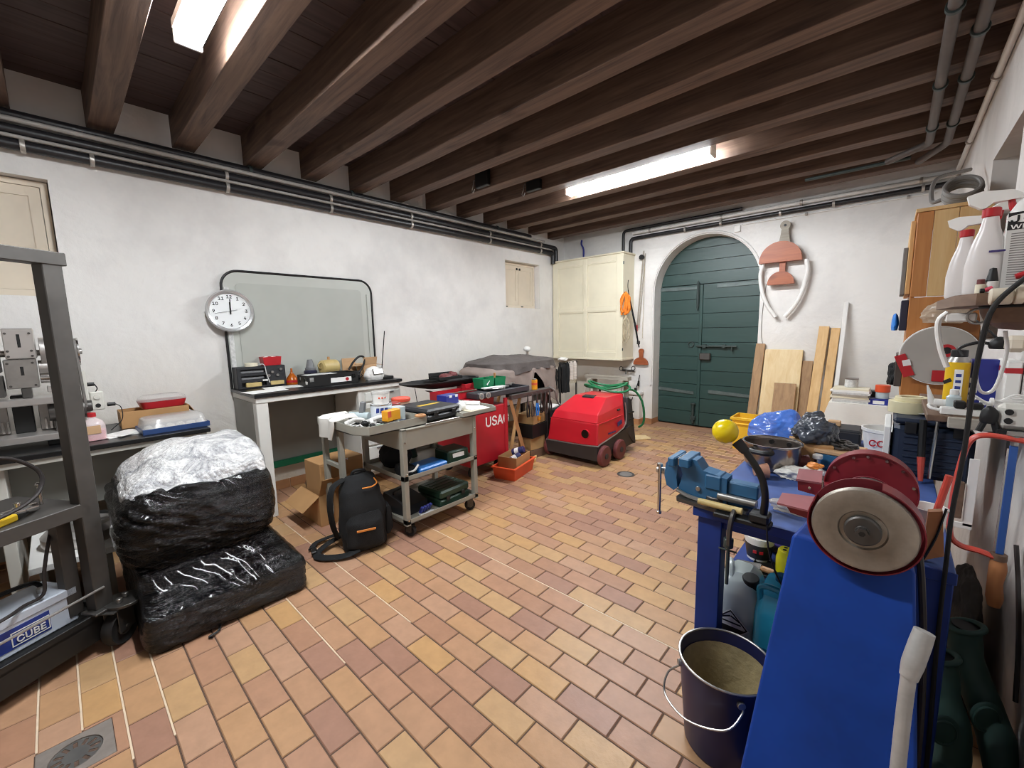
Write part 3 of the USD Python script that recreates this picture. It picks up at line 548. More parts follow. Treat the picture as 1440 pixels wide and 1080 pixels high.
mc.add('bolt', cat(*[cyl(0.006, 0.008, 0.058, y, z, 'x') for y in (-0.175, -0.085) for z in (0.53, 0.56, 0.66)]+[cyl(0.006, 0.008, 0.052, y, z, 'x') for y in (-0.185, -0.09) for z in (0.36, 0.49)]), 'steel_dark', kind='stuff')
mc.add('guide_block', [box(-0.05, -0.30, 0.30, 0.05, -0.21, 0.42), box(-0.05, -0.32, 0.44, 0.05, -0.21, 0.53), box(-0.06, -0.15, 0.285, 0.05, -0.11, 0.345)], 'steel_dark')
mc.add('roller', cyl(0.08, 0.10, 0, -0.055, 0.555, 'y'), 'aluminium'); mc.add('roller', cyl(0.042, 0.16, 0.0, -0.07, 0.46, 'y'), 'aluminium'); mc.add('roller', cyl(0.032, 0.15, 0.0, -0.07, 0.395, 'y'), 'chrome'); mc.add('roller', cyl(0.04, 0.1, 0, -0.31, 0.36, 'y'), 'aluminium')
mc.add('carriage', [box(-0.04, -0.05, 0.31, 0.04, 0.0, 0.345), box(-0.04, 0.01, 0.31, 0.04, 0.05, 0.345)], 'aluminium')
mc.add('shaft', cyl(0.018, 0.36, 0, -0.24, 0.545, 'y'), 'steel'); mc.add('pulley', T(R(lathe([(0, 0), (0.085, 0), (0.085, 0.008), (0.07, 0.014), (0.07, 0.018), (0.085, 0.024), (0.085, 0.032), (0, 0.032)], 32), 'x', -90), 0, 0.075, 0.545), 'chrome')
mc.add('drive_belt', tube([(0.075*math.cos(a), 0.092, 0.545+0.075*math.sin(a)) for a in np.linspace(0, math.pi, 12)]+[(-0.04, 0.10, 0.2), (0.04, 0.10, 0.2)], 0.008, 6, closed=True), 'pipe_grey')
mc.add('motor', cat(cyl(0.06, 0.16, 0, -0.06, 0.19, 'y'), cyl(0.035, 0.04, 0, 0.09, 0.2, 'y'), box(-0.06, -0.04, 0.0, 0.06, 0.06, 0.13)), 'steel_dark'); mc.add('side_column', box(-0.045, 0.085, 0.0, -0.005, 0.12, 0.42, 0.003), 'desk_grey')
mc.add('switch_box', cat(box(-0.11, 0.125, 0.16, -0.05, 0.19, 0.28, 0.006), cyl(0.016, 0.012, -0.055, 0.158, 0.245, 'x')), 'desk_grey'); mc.add('socket', cyl(0.013, 0.006, -0.051, 0.158, 0.19, 'x'), 'black')
mc.add('plug', [cyl(0.012, 0.04, -0.05, 0.2, 0.19, 'y'), cyl(0.012, 0.035, -0.06, 0.12, 0.33, 'y')], 'black')
mc.add('wire', [tube([(-0.05, 0.24, 0.19), (-0.05, 0.265, 0.16), (-0.04, 0.26, 0.08), (-0.03, 0.2, 0.02)], 0.003, 6, 6), tube([(-0.06, 0.155, 0.33), (-0.06, 0.165, 0.3), (-0.07, 0.15, 0.27)], 0.003, 6, 6), tube([(-0.05, 0.12, 0.23), (-0.02, 0.05, 0.22), (-0.02, 0.02, 0.3)], 0.003, 6, 6)], 'black')
t = Thing('pink_bottle', 'squat bottle of pink liquid with a red cap beside the rack post', 'bottle', (-3.62, 0.115, 0.83)); t.add('bottle', loft([(0, 0, 0, 0.05, 0.05), (0.004, 0, 0, 0.055, 0.055), (0.09, 0, 0, 0.055, 0.055), (0.115, 0, 0, 0.045, 0.045), (0.135, 0, 0, 0.018, 0.018), (0.145, 0, 0, 0.018, 0.018)], 32, 4), 'clear_pink'); t.add('liquid', loft([(0.003, 0, 0, 0.05, 0.05), (0.06, 0, 0, 0.052, 0.052)], 32, 4), 'pink_liquid'); t.add('cap', cyl(0.02, 0.028, 0, 0, 0.142), 'red_plastic'); t.add('label', box(0.0555, -0.03, 0.045, 0.057, 0.03, 0.095, 0.0003), 'cardboard_pale')
solo('paper_sheets', cat(cbox(0, 0, 0.004, 0.16, 0.19, 0.007, 0.001), R(cbox(0.01, 0.02, 0.009, 0.15, 0.19, 0.004, 0.001), 'z', 18)), 'paper', 'small stack of white paper on the left bench', 'paper', (-3.66, 0.235, 0.83), 20)
carton('carton', 'shallow open brown carton at the back of the left bench', 0.20, 0.38, 0.115, (-3.98, 0.45, 0.83), 0, flaps=(None, 150, None, None), fl=0.07)
t = Thing('food_box', 'red plastic box with clear lid on the open carton', 'box', (-3.96, 0.50, 0.948), 5); t.add('tub', loft([(0, 0, 0, 0.075, 0.12), (0.045, 0, 0, 0.085, 0.135), (0.05, 0, 0, 0.085, 0.135)], 40, 5), 'red_plastic'); t.add('lid', loft([(0.05, 0, 0, 0.088, 0.138), (0.075, 0, 0, 0.085, 0.13), (0.09, 0, 0, 0.06, 0.1)], 40, 5), 'clear_plastic')
t = Thing('parts_case', 'blue parts case with clear lid full of white pieces at the bench end', 'box', (-3.62, 0.50, 0.83), 3)
t.add('tray', tray_box(0.24, 0.36, 0.035), 'blue_plastic'); t.add('lid', cut(loft([(0.03, 0, 0, 0.118, 0.178), (0.085, -0.01, 0, 0.10, 0.165), (0.095, -0.01, 0, 0.09, 0.15)], 40, 6), loft([(0.02, 0, 0, 0.115, 0.175), (0.083, -0.01, 0, 0.097, 0.16)], 40, 6)), 'clear_plastic')
for k in range(6): t.add('small_bag', T(blob(0.028, 0.024, 0.028, 0.4, 14, k), 0.06, -0.14+k*0.056, 0.008), 'paper')

# ================================================================ wrapped pallet
pl = Thing('wrapped_pallet', 'shapeless load wrapped in shiny black film with bubble wrap on top', 'wrapped goods', (0, 0, 0))
pl.add('pallet', cat(*[box(-3.16, y, 0, -2.46, y+0.09, 0.09) for y in (0.18, 0.45, 0.72)]+[box(x, 0.17, 0.09, x+0.12, 0.83, 0.108) for x in (-3.15, -2.98, -2.81, -2.62)]), 'old_plank')
def wrapped(secs, n, amp, sc, seed, ridg=0.012, sharp=7):
    m = loft(resec(secs, n), 150, sharp); v = np.array(m.vertices); nn = np.array(m.vertex_normals)
    q = v*[3, 3, 9]+[seed, 0, 0]; w = v@np.array([0.6, 1.0, 2.2])
    d = (meshkit.fbm(v*sc+seed, 4, seed)-0.5)*2*amp+ridg*np.abs(np.sin(26*w+5*meshkit.noise(v*6, seed)))*(meshkit.noise(v*5+9, seed))
    m.vertices = v+nn*d[:, None]; return m
low = [(0.012, -2.79, 0.495, 0.39, 0.35), (0.03, -2.79, 0.495, 0.40, 0.355), (0.15, -2.79, 0.495, 0.405, 0.36), (0.175, -2.79, 0.495, 0.40, 0.357), (0.215, -2.83, 0.48, 0.365, 0.335), (0.29, -2.88, 0.46, 0.31, 0.315), (0.33, -2.91, 0.45, 0.28, 0.30)]
pl.add('lower_wrap', wrapped(low, 44, 0.014, 3.5, 3, 0.011, 16), 'black_film')
mid = [(0.30, -2.90, 0.45, 0.27, 0.30), (0.36, -2.90, 0.45, 0.31, 0.325), (0.44, -2.90, 0.45, 0.335, 0.34), (0.55, -2.90, 0.45, 0.34, 0.345), (0.64, -2.90, 0.45, 0.325, 0.335), (0.69, -2.91, 0.45, 0.29, 0.30)]
pl.add('upper_wrap', wrapped(mid, 48, 0.028, 4, 11, 0.022, 6), 'black_film')
top = [(0.62, -2.92, 0.46, 0.29, 0.31), (0.68, -2.92, 0.465, 0.31, 0.325), (0.74, -2.94, 0.48, 0.285, 0.30), (0.80, -2.97, 0.52, 0.23, 0.24), (0.84, -3.0, 0.56, 0.17, 0.17), (0.855, -3.01, 0.58, 0.08, 0.08)]
pl.add('bubble_wrap', wrapped(top, 40, 0.035, 5, 23, 0.004), 'bubble_wrap')
pl.add('film_tail', tube([(-2.41, 0.42, 0.03), (-2.36, 0.40, 0.012), (-2.35, 0.36, 0.008), (-2.33, 0.37, 0.006)], 0.006, 6, 4, flat=0.4), 'black_film')
# square floor drain by the lower left corner and round drain by the washer
t = Thing('floor_drain', 'square metal floor drain grate at the bottom left corner', 'drain', (-2.03, -0.10, 0)); t.add('frame', cut(box(-0.098, -0.098, -0.02, 0.098, 0.098, 0.001, 0.002), cyl(0.07, 0.2, 0, 0, -0.1)), 'drain_metal'); t.add('pit', cyl(0.0695, 0.004, 0, 0, -0.0225), 'black'); t.add('grate', cut(cyl(0.069, 0.012, 0, 0, -0.014), *[R(box(0.035, -0.006, -1, 0.062, 0.006, 1, 0), 'z', a) for a in range(0, 360, 30)]), 'steel')
t = Thing('floor_drain', 'small round floor drain in front of the red pressure washer', 'drain', (-1.883, 3.717, 0)); t.add('frame', T(ring(0.085, 0.062, 0.006), 0, 0, -0.002), 'steel_dark'); t.add('cover', cyl(0.062, 0.004, 0, 0, -0.001), 'pipe_grey')

# ================================================================ desk in the middle of the left wall, board and clock
def onleft(m):           # a drawing in xy faces +x: right = +y, up = +z
    m = m.copy(); v = np.array(m.vertices); m.vertices = v[:, [2, 0, 1]]; return m
def onback(m):           # a drawing in xy faces -y: right = +x, up = +z
    m = m.copy(); v = np.array(m.vertices); m.vertices = np.c_[v[:, 0], -v[:, 2], v[:, 1]]; return m
mat('board_grey', '#b9bbb4', 0.35, var=0.04, scale=2); mat('board_inner', '#aeb0a9', 0.4, var=0.04, scale=3); mat('green_rail', '#0f6b4a', 0.45, var=0.1); mat('drawer_white', '#dcdcd6', 0.4, var=0.03)
mat('clock_face', '#eceeee', 0.35, var=0.01); mat('clock_rim', '#c9c9c9', 0.25, metal=0.6, var=0.05); mat('orange_glass', '#c8651a', 0.15, var=0.05, trans=0.3); mat('beige_plastic', '#c3ac72', 0.45, var=0.12, scale=10); mat('ink_blue', '#23243a', 0.4); mat('grey_plastic', '#77787a', 0.5, var=0.1); mat('red_lid', '#d9553f', 0.4, var=0.05)
mat('tin_white', '#dfe3ea', 0.3, var=0.03); mat('tin_red', '#c01f26', 0.3, var=0.05); mat('orange_card', '#e39a1f', 0.45, var=0.1); mat('mint', '#a9cdb8', 0.5, var=0.05); mat('trolley_grey', '#9a978c', 0.45, var=0.06, scale=5); mat('bright_blue', '#2f7fd6', 0.35, var=0.05); mat('case_green', '#1e3a2b', 0.45, var=0.1); mat('fabric_black', '#101113', 0.85, var=0.25, bump=0.3, bscale=300); mat('orange_trim', '#e08a3a', 0.5); mat('white_cloth', '#dedbd4', 0.9, var=0.04, bump=0.1, bscale=80); mat('case_black', '#26272a', 0.5, var=0.1); mat('deep_blue', '#252f86', 0.4, var=0.1); mat('jar_clear', '#b9c6c9', 0.2, var=0.1); mat('peach', '#e2b79c', 0.4, var=0.05)
wb = Thing('splash_board', 'large grey board with rounded corners and black edge standing behind the desk', 'board', (LX+0.016, 1.0, 1.0))
sh_ = sbox(0.0, 0.0, 1.36, 0.86).union(sbox(0.0, 0.5, 1.36, 1.0).buffer(-0.12).buffer(0.12))
wb.add('panel', onleft(ext(sh_, 0.012)), 'board_grey'); wb.add('inner_sheet', onleft(T(ext(sbox(0.10, 0.02, 1.24, 0.90).buffer(-0.04).buffer(0.04), 0.006), 0, 0, 0.0125)), 'board_inner')
edge = [(0.012, 0, z) for z in (0, 0.4, 0.86)]+[(0.012, 0.13-0.13*math.cos(t), 0.87+0.13*math.sin(t)) for t in np.linspace(0.15, math.pi/2, 8)]+[(0.012, 1.23+0.13*math.sin(t), 0.87+0.13*math.cos(t)) for t in np.linspace(0, math.pi/2-0.15, 8)]+[(0.012, 1.36, z) for z in (0.86, 0.4, 0)]
wb.add('edge_strip', tube(edge, 0.0105, 8), 'black'); wb.add('side_strip', onleft(T(box(0.015, 0.0, 0, 0.05, 0.86, 0.01, 0.002), 0, 0, 0.0125)), 'paper_grey'); wb.add('side_strip', onleft(T(box(1.30, 0.0, 0, 1.345, 0.86, 0.01, 0.002), 0, 0, 0.0125)), 'board_grey')
ck = Thing('wall_clock', 'round silver wall clock showing twelve over the left edge of the grey board', 'clock', (LX+0.05, 1.037, 1.66))
ck.add('rim', onleft(lathe([(0.148, 0.0), (0.16, 0), (0.174, 0.012), (0.176, 0.03), (0.166, 0.045), (0.150, 0.038), (0.146, 0.02)], 56, closed=True)), 'clock_rim'); ck.add('face', onleft(cyl(0.15, 0.016, 0, 0, 0.004, n=48)), 'clock_face'); ck.add('hanger', onleft(box(-0.03, 0.0, -0.055, 0.03, 0.12, 0.003)), 'black')
for h in range(1, 13):
    a = math.radians(90-30*h); ck.add('numeral', onleft(T(text(str(h), 0.025, 0.001, True, True), 0.118*math.cos(a), 0.118*math.sin(a)+0.0, 0.0205)), 'black', smooth=False)
ck.add('minute_hand', onleft(T(R(box(-0.004, -0.03, 0, 0.004, 0.10, 0.0015, 0.0004), 'z', -2), 0, 0, 0.024)), 'black'); ck.add('hour_hand', onleft(T(R(box(-0.006, -0.025, 0, 0.006, 0.072, 0.0015, 0.0004), 'z', -1), 0, 0, 0.022)), 'black'); ck.add('second_hand', onleft(T(R(box(-0.0015, -0.05, 0, 0.0015, 0.115, 0.001, 0.0002), 'z', 101), 0, 0, 0.027)), 'grey_plastic'); ck.add('hub', onleft(cyl(0.007, 0.006, 0, 0, 0.024)), 'black')

ds = Thing('laboratory_desk', 'white desk with thick black worktop, drawers and green rail below the grey board', 'desk', (0, 0, 0))
ds.add('worktop', box(-4.195, 0.99, 0.972, -3.56, 2.29, 1.0, 0.005), 'desk_black'); ds.add('apron', box(-4.18, 1.0, 0.93, -3.575, 2.28, 0.972, 0.003), 'desk_frame')
ds.add('leg_panel', box(-3.66, 1.0, 0, -3.58, 1.085, 0.93, 0.004), 'desk_frame'); ds.add('side_panel', box(-4.17, 1.0, 0.0, -3.66, 1.02, 0.93, 0.003), 'desk_panel'); ds.add('back_panel', box(-4.17, 1.02, 0.29, -4.15, 1.86, 0.93, 0.003), 'desk_panel'); ds.add('foot_rail', box(-4.16, 1.02, 0.235, -4.12, 1.86, 0.295, 0.004), 'green_rail')
ds.add('drawer_cabinet', box(-4.15, 1.87, 0.1, -3.60, 2.28, 0.93, 0.003), 'desk_frame'); ds.add('leg_panel', box(-3.64, 1.835, 0, -3.59, 1.87, 0.93, 0.003), 'desk_frame')
for k, (z0, z1) in enumerate(((0.82, 0.90), (0.62, 0.80), (0.40, 0.60), (0.14, 0.38))):
    d = ds.add('drawer', box(-3.60, 1.90, z0, -3.578, 2.27, z1, 0.003), 'drawer_white'); ds.add('pull', box(-3.585, 1.98, z1-0.018, -3.565, 2.19, z1-0.008, 0.002), 'grey_plastic', under=d)
DZ = 1.0
t = Thing('electronics_rack', 'black electronic apparatus with slots at the left end of the desk', 'apparatus', (-4.10, 1.20, DZ))
t.add('case', cut(box(-0.07, -0.19, 0, 0.06, 0.19, 0.185, 0.004), *[box(0.02, -0.16, z, 0.2, 0.03, z+0.035, 0) for z in (0.02, 0.075, 0.13)]), 'case_black'); t.add('front_rail', [box(0.02, -0.155, z, 0.045, 0.02, z+0.02) for z in (0.075, 0.13)], 'grey_plastic'); t.add('terminal_strip', box(0.045, -0.13, 0.012, 0.066, -0.01, 0.05), 'beige_plastic'); t.add('terminal_strip', box(0.058, 0.06, 0.015, 0.068, 0.17, 0.05), 'beige_plastic'); t.add('display', box(0.058, -0.0, 0.055, 0.064, 0.04, 0.07), 'paper'); t.add('knob', [cyl(0.012, 0.015, 0.06, y, z, 'x') for y, z in ((0.08, 0.13), (0.12, 0.10), (0.15, 0.15), (0.05, 0.10))], 'steel')
t.add('loose_wire', tube([(0.0, -0.04, 0.185), (0.05, 0.02, 0.2), (0.075, 0.03, 0.12), (0.075, 0.05, 0.04)], 0.004, 6, 6), 'paper_grey')
t = Thing('tape_roll', 'cream roll lying on top of the black apparatus', 'tape', (-4.10, 1.14, DZ+0.186)); t.add('roll', T(ring(0.05, 0.026, 0.03), 0, 0, 0), 'cream')
t = Thing('storage_bin', 'small red plastic bin on the black apparatus', 'bin', (-4.12, 1.30, DZ+0.186)); t.add('bin', tray_box(0.11, 0.15, 0.075, 0.004, 0.12), 'red_plastic'); t.add('contents', [T(blob(0.03, 0.035, 0.03, 0.3, 10, k), -0.01, -0.03+0.06*k, 0.03) for k in range(2)], ['paper', 'black'][0])
t = Thing('glass_funnel', 'orange glass funnel bottle standing on the desk', 'funnel', (-4.08, 1.455, DZ)); t.add('body', lathe([(0, 0), (0.05, 0), (0.052, 0.02), (0.048, 0.05), (0.025, 0.085), (0.010, 0.105), (0.008, 0.145), (0.004, 0.145), (0, 0.145)], 28), 'orange_glass'); t.add('collar', T(ring(0.054, 0.046, 0.02), 0, 0, 0.018), 'red_plastic')
t = Thing('ink_bottle', 'dark blue bottle with a ribbed grey conical cap on the desk', 'bottle', (-4.08, 1.625, DZ)); t.add('body', lathe([(0, 0), (0.055, 0), (0.058, 0.01), (0.058, 0.105), (0.05, 0.115), (0.025, 0.12), (0, 0.12)], 28), 'ink_blue'); t.add('cap', lathe([(0, 0.115), (0.045, 0.115), (0.047, 0.135), (0.038, 0.14), (0.022, 0.215), (0, 0.215)], 16), 'grey_plastic')
t = Thing('tin_box', 'silver flat box behind the black tray under the beige pot', 'box', (-4.07, 1.80, DZ)); t.add('box', box(-0.08, -0.14, 0, 0.08, 0.14, 0.062), 'steel')
t = Thing('beige_pot', 'beige rounded plastic pot lying on its side on the desk', 'pot', (-4.07, 1.80, DZ+0.063), 8); t.add('pot', T(R(lathe([(0, 0), (0.055, 0), (0.066, 0.012), (0.072, 0.09), (0.066, 0.16), (0.05, 0.172), (0, 0.172)], 32), 'x', 90), 0, 0.086, 0.071), 'beige_plastic'); t.add('handle', T(R(ring(0.03, 0.022, 0.014), 'y', 90), -0.0, -0.09, 0.09), 'beige_plastic'); t.add('spout', cyl(0.012, 0.03, 0, 0, 0.138), 'cardboard')
t = Thing('parts_tray', 'black slotted tray with a white label on the desk edge', 'tray', (-3.78, 1.66, DZ), 0)
t.add('tray', cut(tray_box(0.22, 0.46, 0.10, 0.006), *[box(-0.2, y, 0.045, 0.2, y+0.035, 0.08, 0) for y in (-0.21, 0.165)], *[box(x, -0.3, 0.04, x+0.035, 0.3, 0.08, 0) for x in (-0.07, 0.03)]), 'black'); t.add('label', box(0.1105, -0.03, 0.02, 0.113, 0.16, 0.062, 0.0005), 'paper'); t.add('red_mark', cyl(0.016, 0.001, 0.113, 0.12, 0.042, 'x'), 'red_plastic'); t.add('label', box(0.07, -0.2325, 0.025, 0.11, -0.2305, 0.05, 0.0005), 'paper')
solo('grey_box', box(-0.08, -0.17, 0, 0.08, 0.1, 0.09, 0.004), 'paper_grey', 'grey cardboard box lying inside the black slotted tray', 'box', (-3.79, 1.62, DZ+0.0065))
for k, (x, y, r_, lb) in enumerate(((-3.86, 1.93, 0.045, 'black adapter with cables between the tray and the white bag'), (-3.96, 2.0, 0.05, 'tangle of black cables behind the white bag on the desk'), (-3.95, 1.90, 0.04, 'small black charger behind the slotted tray on the desk'))):
    t = Thing('cable_tangle', lb, 'cables', (x, y, DZ)); t.add('body', box(-r_*0.6, -r_, 0, r_*0.6, r_, 0.045), 'black')
    for j in range(3): t.add('cable', tube([(r_*math.cos(a+j), r_*1.2*math.sin(a*1.3+j*2), 0.05+0.03*math.sin(a*2+j)) for a in np.linspace(0, 6, 24)], 0.004, 6), 'black')
t = Thing('white_bag', 'white plastic bag on the desk wrapped around a grey block', 'bag', (-3.72, 2.075, DZ), 0); t.add('bag', blob(0.07, 0.10, 0.085, 0.22, 9, 5), 'white_plastic'); t.add('grey_block', T(R(box(-0.03, -0.05, -0.03, 0.03, 0.05, 0.03), 'y', -25), 0.045, 0.01, 0.075), 'steel')
carton('carton', 'small open carton with raised flaps at the right end of the desk', 0.14, 0.15, 0.13, (-4.06, 2.19, DZ), 0, 'cardboard_pale', (95, 100, 80, 15), fl=0.08)
solo('cardboard_sheet', box(-0.003, -0.07, 0, 0.003, 0.07, 0.20, 0.001), 'cardboard_pale', 'pale carton side standing behind the black hose on the desk', 'cardboard', (-4.15, 2.04, DZ))
solo('black_hose', tube([(-3.93, 1.93, DZ+0.10), (-3.93, 1.98, DZ+0.17), (-3.96, 2.06, DZ+0.22), (-3.98, 2.12, DZ+0.21), (-3.98, 2.12, DZ+0.15), (-3.95, 2.06, DZ+0.08), (-3.93, 2.0, DZ+0.05), (-3.93, 1.95, DZ+0.06)], 0.010, 10, 6), 'black_rubber', 'loop of black hose standing up in front of the open carton', 'hose')
t = Thing('measuring_stand', 'small black stand with a long thin leaning rod at the desk corner', 'stand', (-3.78, 2.22, DZ)); t.add('base', box(-0.1, -0.09, 0, 0.1, 0.05, 0.025), 'black'); t.add('rod', tube([(-0.05, 0.0, 0.02), (-0.085, 0.085, 0.47)], 0.005, 8), 'black'); t.add('clamp', [cyl(0.012, 0.05, -0.055, -0.02, 0.05, 'y'), box(-0.075, -0.015, 0.07, -0.045, 0.02, 0.1)], 'steel_dark'); t.add('metal_plate', T(box(-0.06, -0.08, 0.026, 0.07, -0.01, 0.04), 0, 0, 0), 'steel')
for k, (x, y, a, lb) in enumerate(((-3.74, 1.12, 8, 'open white document lying at the front left corner of the desk'), (-3.88, 1.30, -6, 'second white paper on the desk in front of the apparatus'))):
    m = grid(8, 8, lambda u, v: ((u-0.5)*0.2, (v-0.5)*0.28, 0.002+0.006*np.sin(u*3)*v)); solo('document', sheet(m, 0.0015), 'paper', lb, 'paper', (x, y, DZ+0.001), a)

# ---------------------------------------------------------------- cartons and backpack in front of the desk
cl = carton('carton', 'big open carton on the floor with a flap hanging to the left', 0.34, 0.40, 0.245, (-3.27, 1.42, 0), 0, 'cardboard', (125, None, None, 30), fl=0.16)
cl.add('contents', box(-0.15, -0.18, 0.02, 0.15, 0.18, 0.17), 'black')
t = carton('carton', 'closed carton with a red and white sticker set inside the big floor carton', 0.25, 0.355, 0.30, (-3.25, 1.42, 0.178), 3, 'cardboard', closed=True, tape=False)
t.add('sticker', box(0.1252, 0.0, 0.265, 0.1258, 0.05, 0.3, 0.0002), 'paper'); t.add('sticker', box(0.1256, 0.015, 0.275, 0.1262, 0.04, 0.29, 0.0002), 'red_plastic'); t.add('side_flap', R(box(0.126, -0.172, 0.02, 0.1295, 0.12, 0.285, 0.001), 'y', 3, (0.126, 0, 0.285)), 'cardboard'); t.add('crease', [box(0.131, -0.06, z, 0.1325, 0.05, z+0.004, 0.0005) for z in (0.10, 0.13, 0.20, 0.23)], 'cardboard')
solo('black_tube', tube([(-3.36, 1.27, 0.20), (-3.41, 1.27, 0.27), (-3.43, 1.31, 0.30), (-3.41, 1.36, 0.27)], 0.022, 10, 6), 'black_rubber', 'black padded tube sticking out of the big floor carton', 'tube')
bp = Thing('backpack', 'black backpack with an orange stripe standing on the tiles by the trolley', 'backpack', (-2.62, 1.31, 0), -20)
body = loft(resec([(0.0, 0, 0, 0.10, 0.12), (0.02, 0, 0, 0.13, 0.145), (0.12, 0, 0, 0.135, 0.15), (0.28, -0.01, 0, 0.125, 0.148), (0.40, -0.03, 0.0, 0.10, 0.13), (0.47, -0.045, 0, 0.07, 0.095), (0.495, -0.05, 0, 0.03, 0.05)], 30), 64, 3.2); bp.add('body', dent(body, 0.02, 9, 2), 'fabric_black')
bp.add('front_pocket', dent(loft(resec([(0.03, 0.09, 0.0, 0.05, 0.11), (0.06, 0.1, 0, 0.062, 0.12), (0.2, 0.1, 0, 0.058, 0.12), (0.27, 0.08, 0, 0.04, 0.1)], 14), 48, 3), 0.012, 12, 7), 'fabric_black'); bp.add('stripe', box(0.165, -0.06, 0.165, 0.171, 0.06, 0.18, 0.002), 'orange_trim', label='orange reflective stripe'); bp.add('zip_trim', tube([(0.0, 0.09, 0.46), (0.05, 0.1, 0.44), (0.085, 0.06, 0.43), (0.09, 0.0, 0.43)], 0.005, 6, 5), 'orange_trim')
bp.add('shoulder_strap', tube([(-0.04, -0.10, 0.47), (0.01, -0.175, 0.44), (0.03, -0.20, 0.33), (0.01, -0.19, 0.18), (-0.05, -0.165, 0.07)], 0.028, 10, 6, flat=0.4), 'fabric_black'); bp.add('hip_belt', tube([(-0.08, -0.14, 0.06), (-0.04, -0.24, 0.035), (0.03, -0.30, 0.02), (0.10, -0.26, 0.02), (0.15, -0.14, 0.025), (0.14, -0.05, 0.04)], 0.026, 10, 6, flat=0.35), 'fabric_black'); bp.add('hip_belt', tube([(-0.12, -0.12, 0.06), (-0.16, -0.22, 0.03), (-0.14, -0.3, 0.02), (-0.06, -0.33, 0.02)], 0.022, 8, 6, flat=0.35), 'fabric_black'); bp.add('buckle', cbox(0.0, -0.315, 0.03, 0.06, 0.035, 0.022, 0.005), 'black'); bp.add('top_handle', tube([(-0.05, -0.05, 0.48), (-0.04, -0.03, 0.515), (-0.04, 0.03, 0.515), (-0.05, 0.05, 0.48)], 0.01, 8, 5), 'fabric_black'); bp.add('side_pouch', dent(loft([(0.05, -0.02, 0.16, 0.06, 0.02), (0.09, -0.02, 0.165, 0.07, 0.035), (0.22, -0.02, 0.165, 0.07, 0.035), (0.25, -0.02, 0.16, 0.06, 0.02)], 40, 3), 0.01, 10, 3), 'fabric_black')

# ---------------------------------------------------------------- grey laboratory trolley
tr_ = Thing('tool_trolley', 'grey metal three-tier trolley loaded with tools in front of the desk', 'trolley', (0, 0, 0))
X0, X1, Y0, Y1 = -2.99, -2.42, 1.53, 2.21
for x in (X0, X1-0.045):
    for y in (Y0, Y1-0.035): tr_.add('post', cut(box(x, y, 0.10, x+0.045, y+0.035, 0.795, 0.002), box(x+0.004 if x > -2.6 else x-1, y+0.004, 0, x+0.041 if x < -2.6 else x+1, y+1 if y < 1.8 else y+0.031, 1, 0)) if False else box(x, y, 0.10, x+0.045, y+0.035, 0.795, 0.002), 'trolley_grey')
for y, z in ((Y0+0.017, 0.14), (Y0+0.017, 0.47), (Y0+0.017, 0.70), (Y1-0.017, 0.14), (Y1-0.017, 0.45), (Y1-0.017, 0.68)): tr_.add('rivet', cyl(0.007, 0.006, X1-0.001, y, z, 'x', 10), 'chrome')
def panshelf(z, lip=0.035): return [box(X0, Y0, z, X1, Y1, z+0.006, 0.001), box(X1-0.004, Y0, z, X1, Y1, z+lip), box(X0, Y0, z, X0+0.004, Y1, z+lip), box(X0, Y0, z, X1, Y0+0.004, z+lip), box(X0, Y1-0.004, z, X1, Y1, z+lip)]
tr_.add('bottom_shelf', cat(panshelf(0.11)), 'trolley_grey'); tr_.add('middle_shelf', cat(panshelf(0.425)), 'trolley_grey')
tr_.add('drawer_panel', box(X1-0.03, Y0+0.02, 0.645, X1-0.005, Y1-0.02, 0.785, 0.003), 'trolley_grey'); tr_.add('side_panel', box(X0+0.02, Y0+0.005, 0.645, X1-0.02, Y0+0.02, 0.785, 0.002), 'trolley_grey'); tr_.add('top_shelf', box(X0-0.05, Y0-0.0, 0.78, X1, Y1+0.02, 0.79, 0.002), 'trolley_grey'); tr_.add('top_rail', box(X1-0.012, Y0+0.2, 0.79, X1, Y1-0.1, 0.802, 0.002), 'steel')
def end_tray(pts, h=0.06, t=0.006):
    p = Polygon(pts); return cat(ext(p, 0.006), ext(p.difference(p.buffer(-t)), h))
tr_.add('end_tray', T(end_tray([(-3.09, 1.25), (-2.56, 1.25), (-2.45, 1.31), (-2.45, 1.76), (-3.09, 1.76)]), 0, 0, 0.792), 'trolley_grey'); tr_.add('end_tray', T(end_tray([(-3.05, 2.06), (-2.40, 2.06), (-2.40, 2.42), (-2.5, 2.48), (-3.05, 2.48)], 0.035), 0, 0, 0.79), 'trolley_grey')
for x in (-3.08, -2.83): tr_.add('leg', box(x, 1.265, 0.10, x+0.04, 1.30, 0.795, 0.002), 'trolley_grey')
tr_.add('stretcher', box(-3.05, 1.27, 0.5, -2.80, 1.295, 0.53, 0.002), 'trolley_grey')
for x, y, r_ in ((X1-0.05, Y0+0.06, 20), (X1-0.05, Y1-0.05, 60), (X0+0.05, Y0+0.06, -10), (X0+0.05, Y1-0.05, 35)): caster(tr_, x, y, 0.043, 0.11, r_)
TZ = 0.799
t = Thing('towel', 'white towel draped over the left corner of the grey trolley', 'towel', (0, 0, 0))
def towel(u, v):
    s = v*0.34; x = -3.02+0.22*u-0.03*np.sin(v*7)*u; y = np.where(s < 0.2, 1.42-s*0.85, 1.235-0.012*np.sin(u*9)); z = np.where(s < 0.2, 0.862+0.01*np.sin(u*11), 0.862-(s-0.2)*1.0)
    return x, y, z
t.add('cloth', sheet(grid(24, 24, towel), 0.006), 'white_cloth')
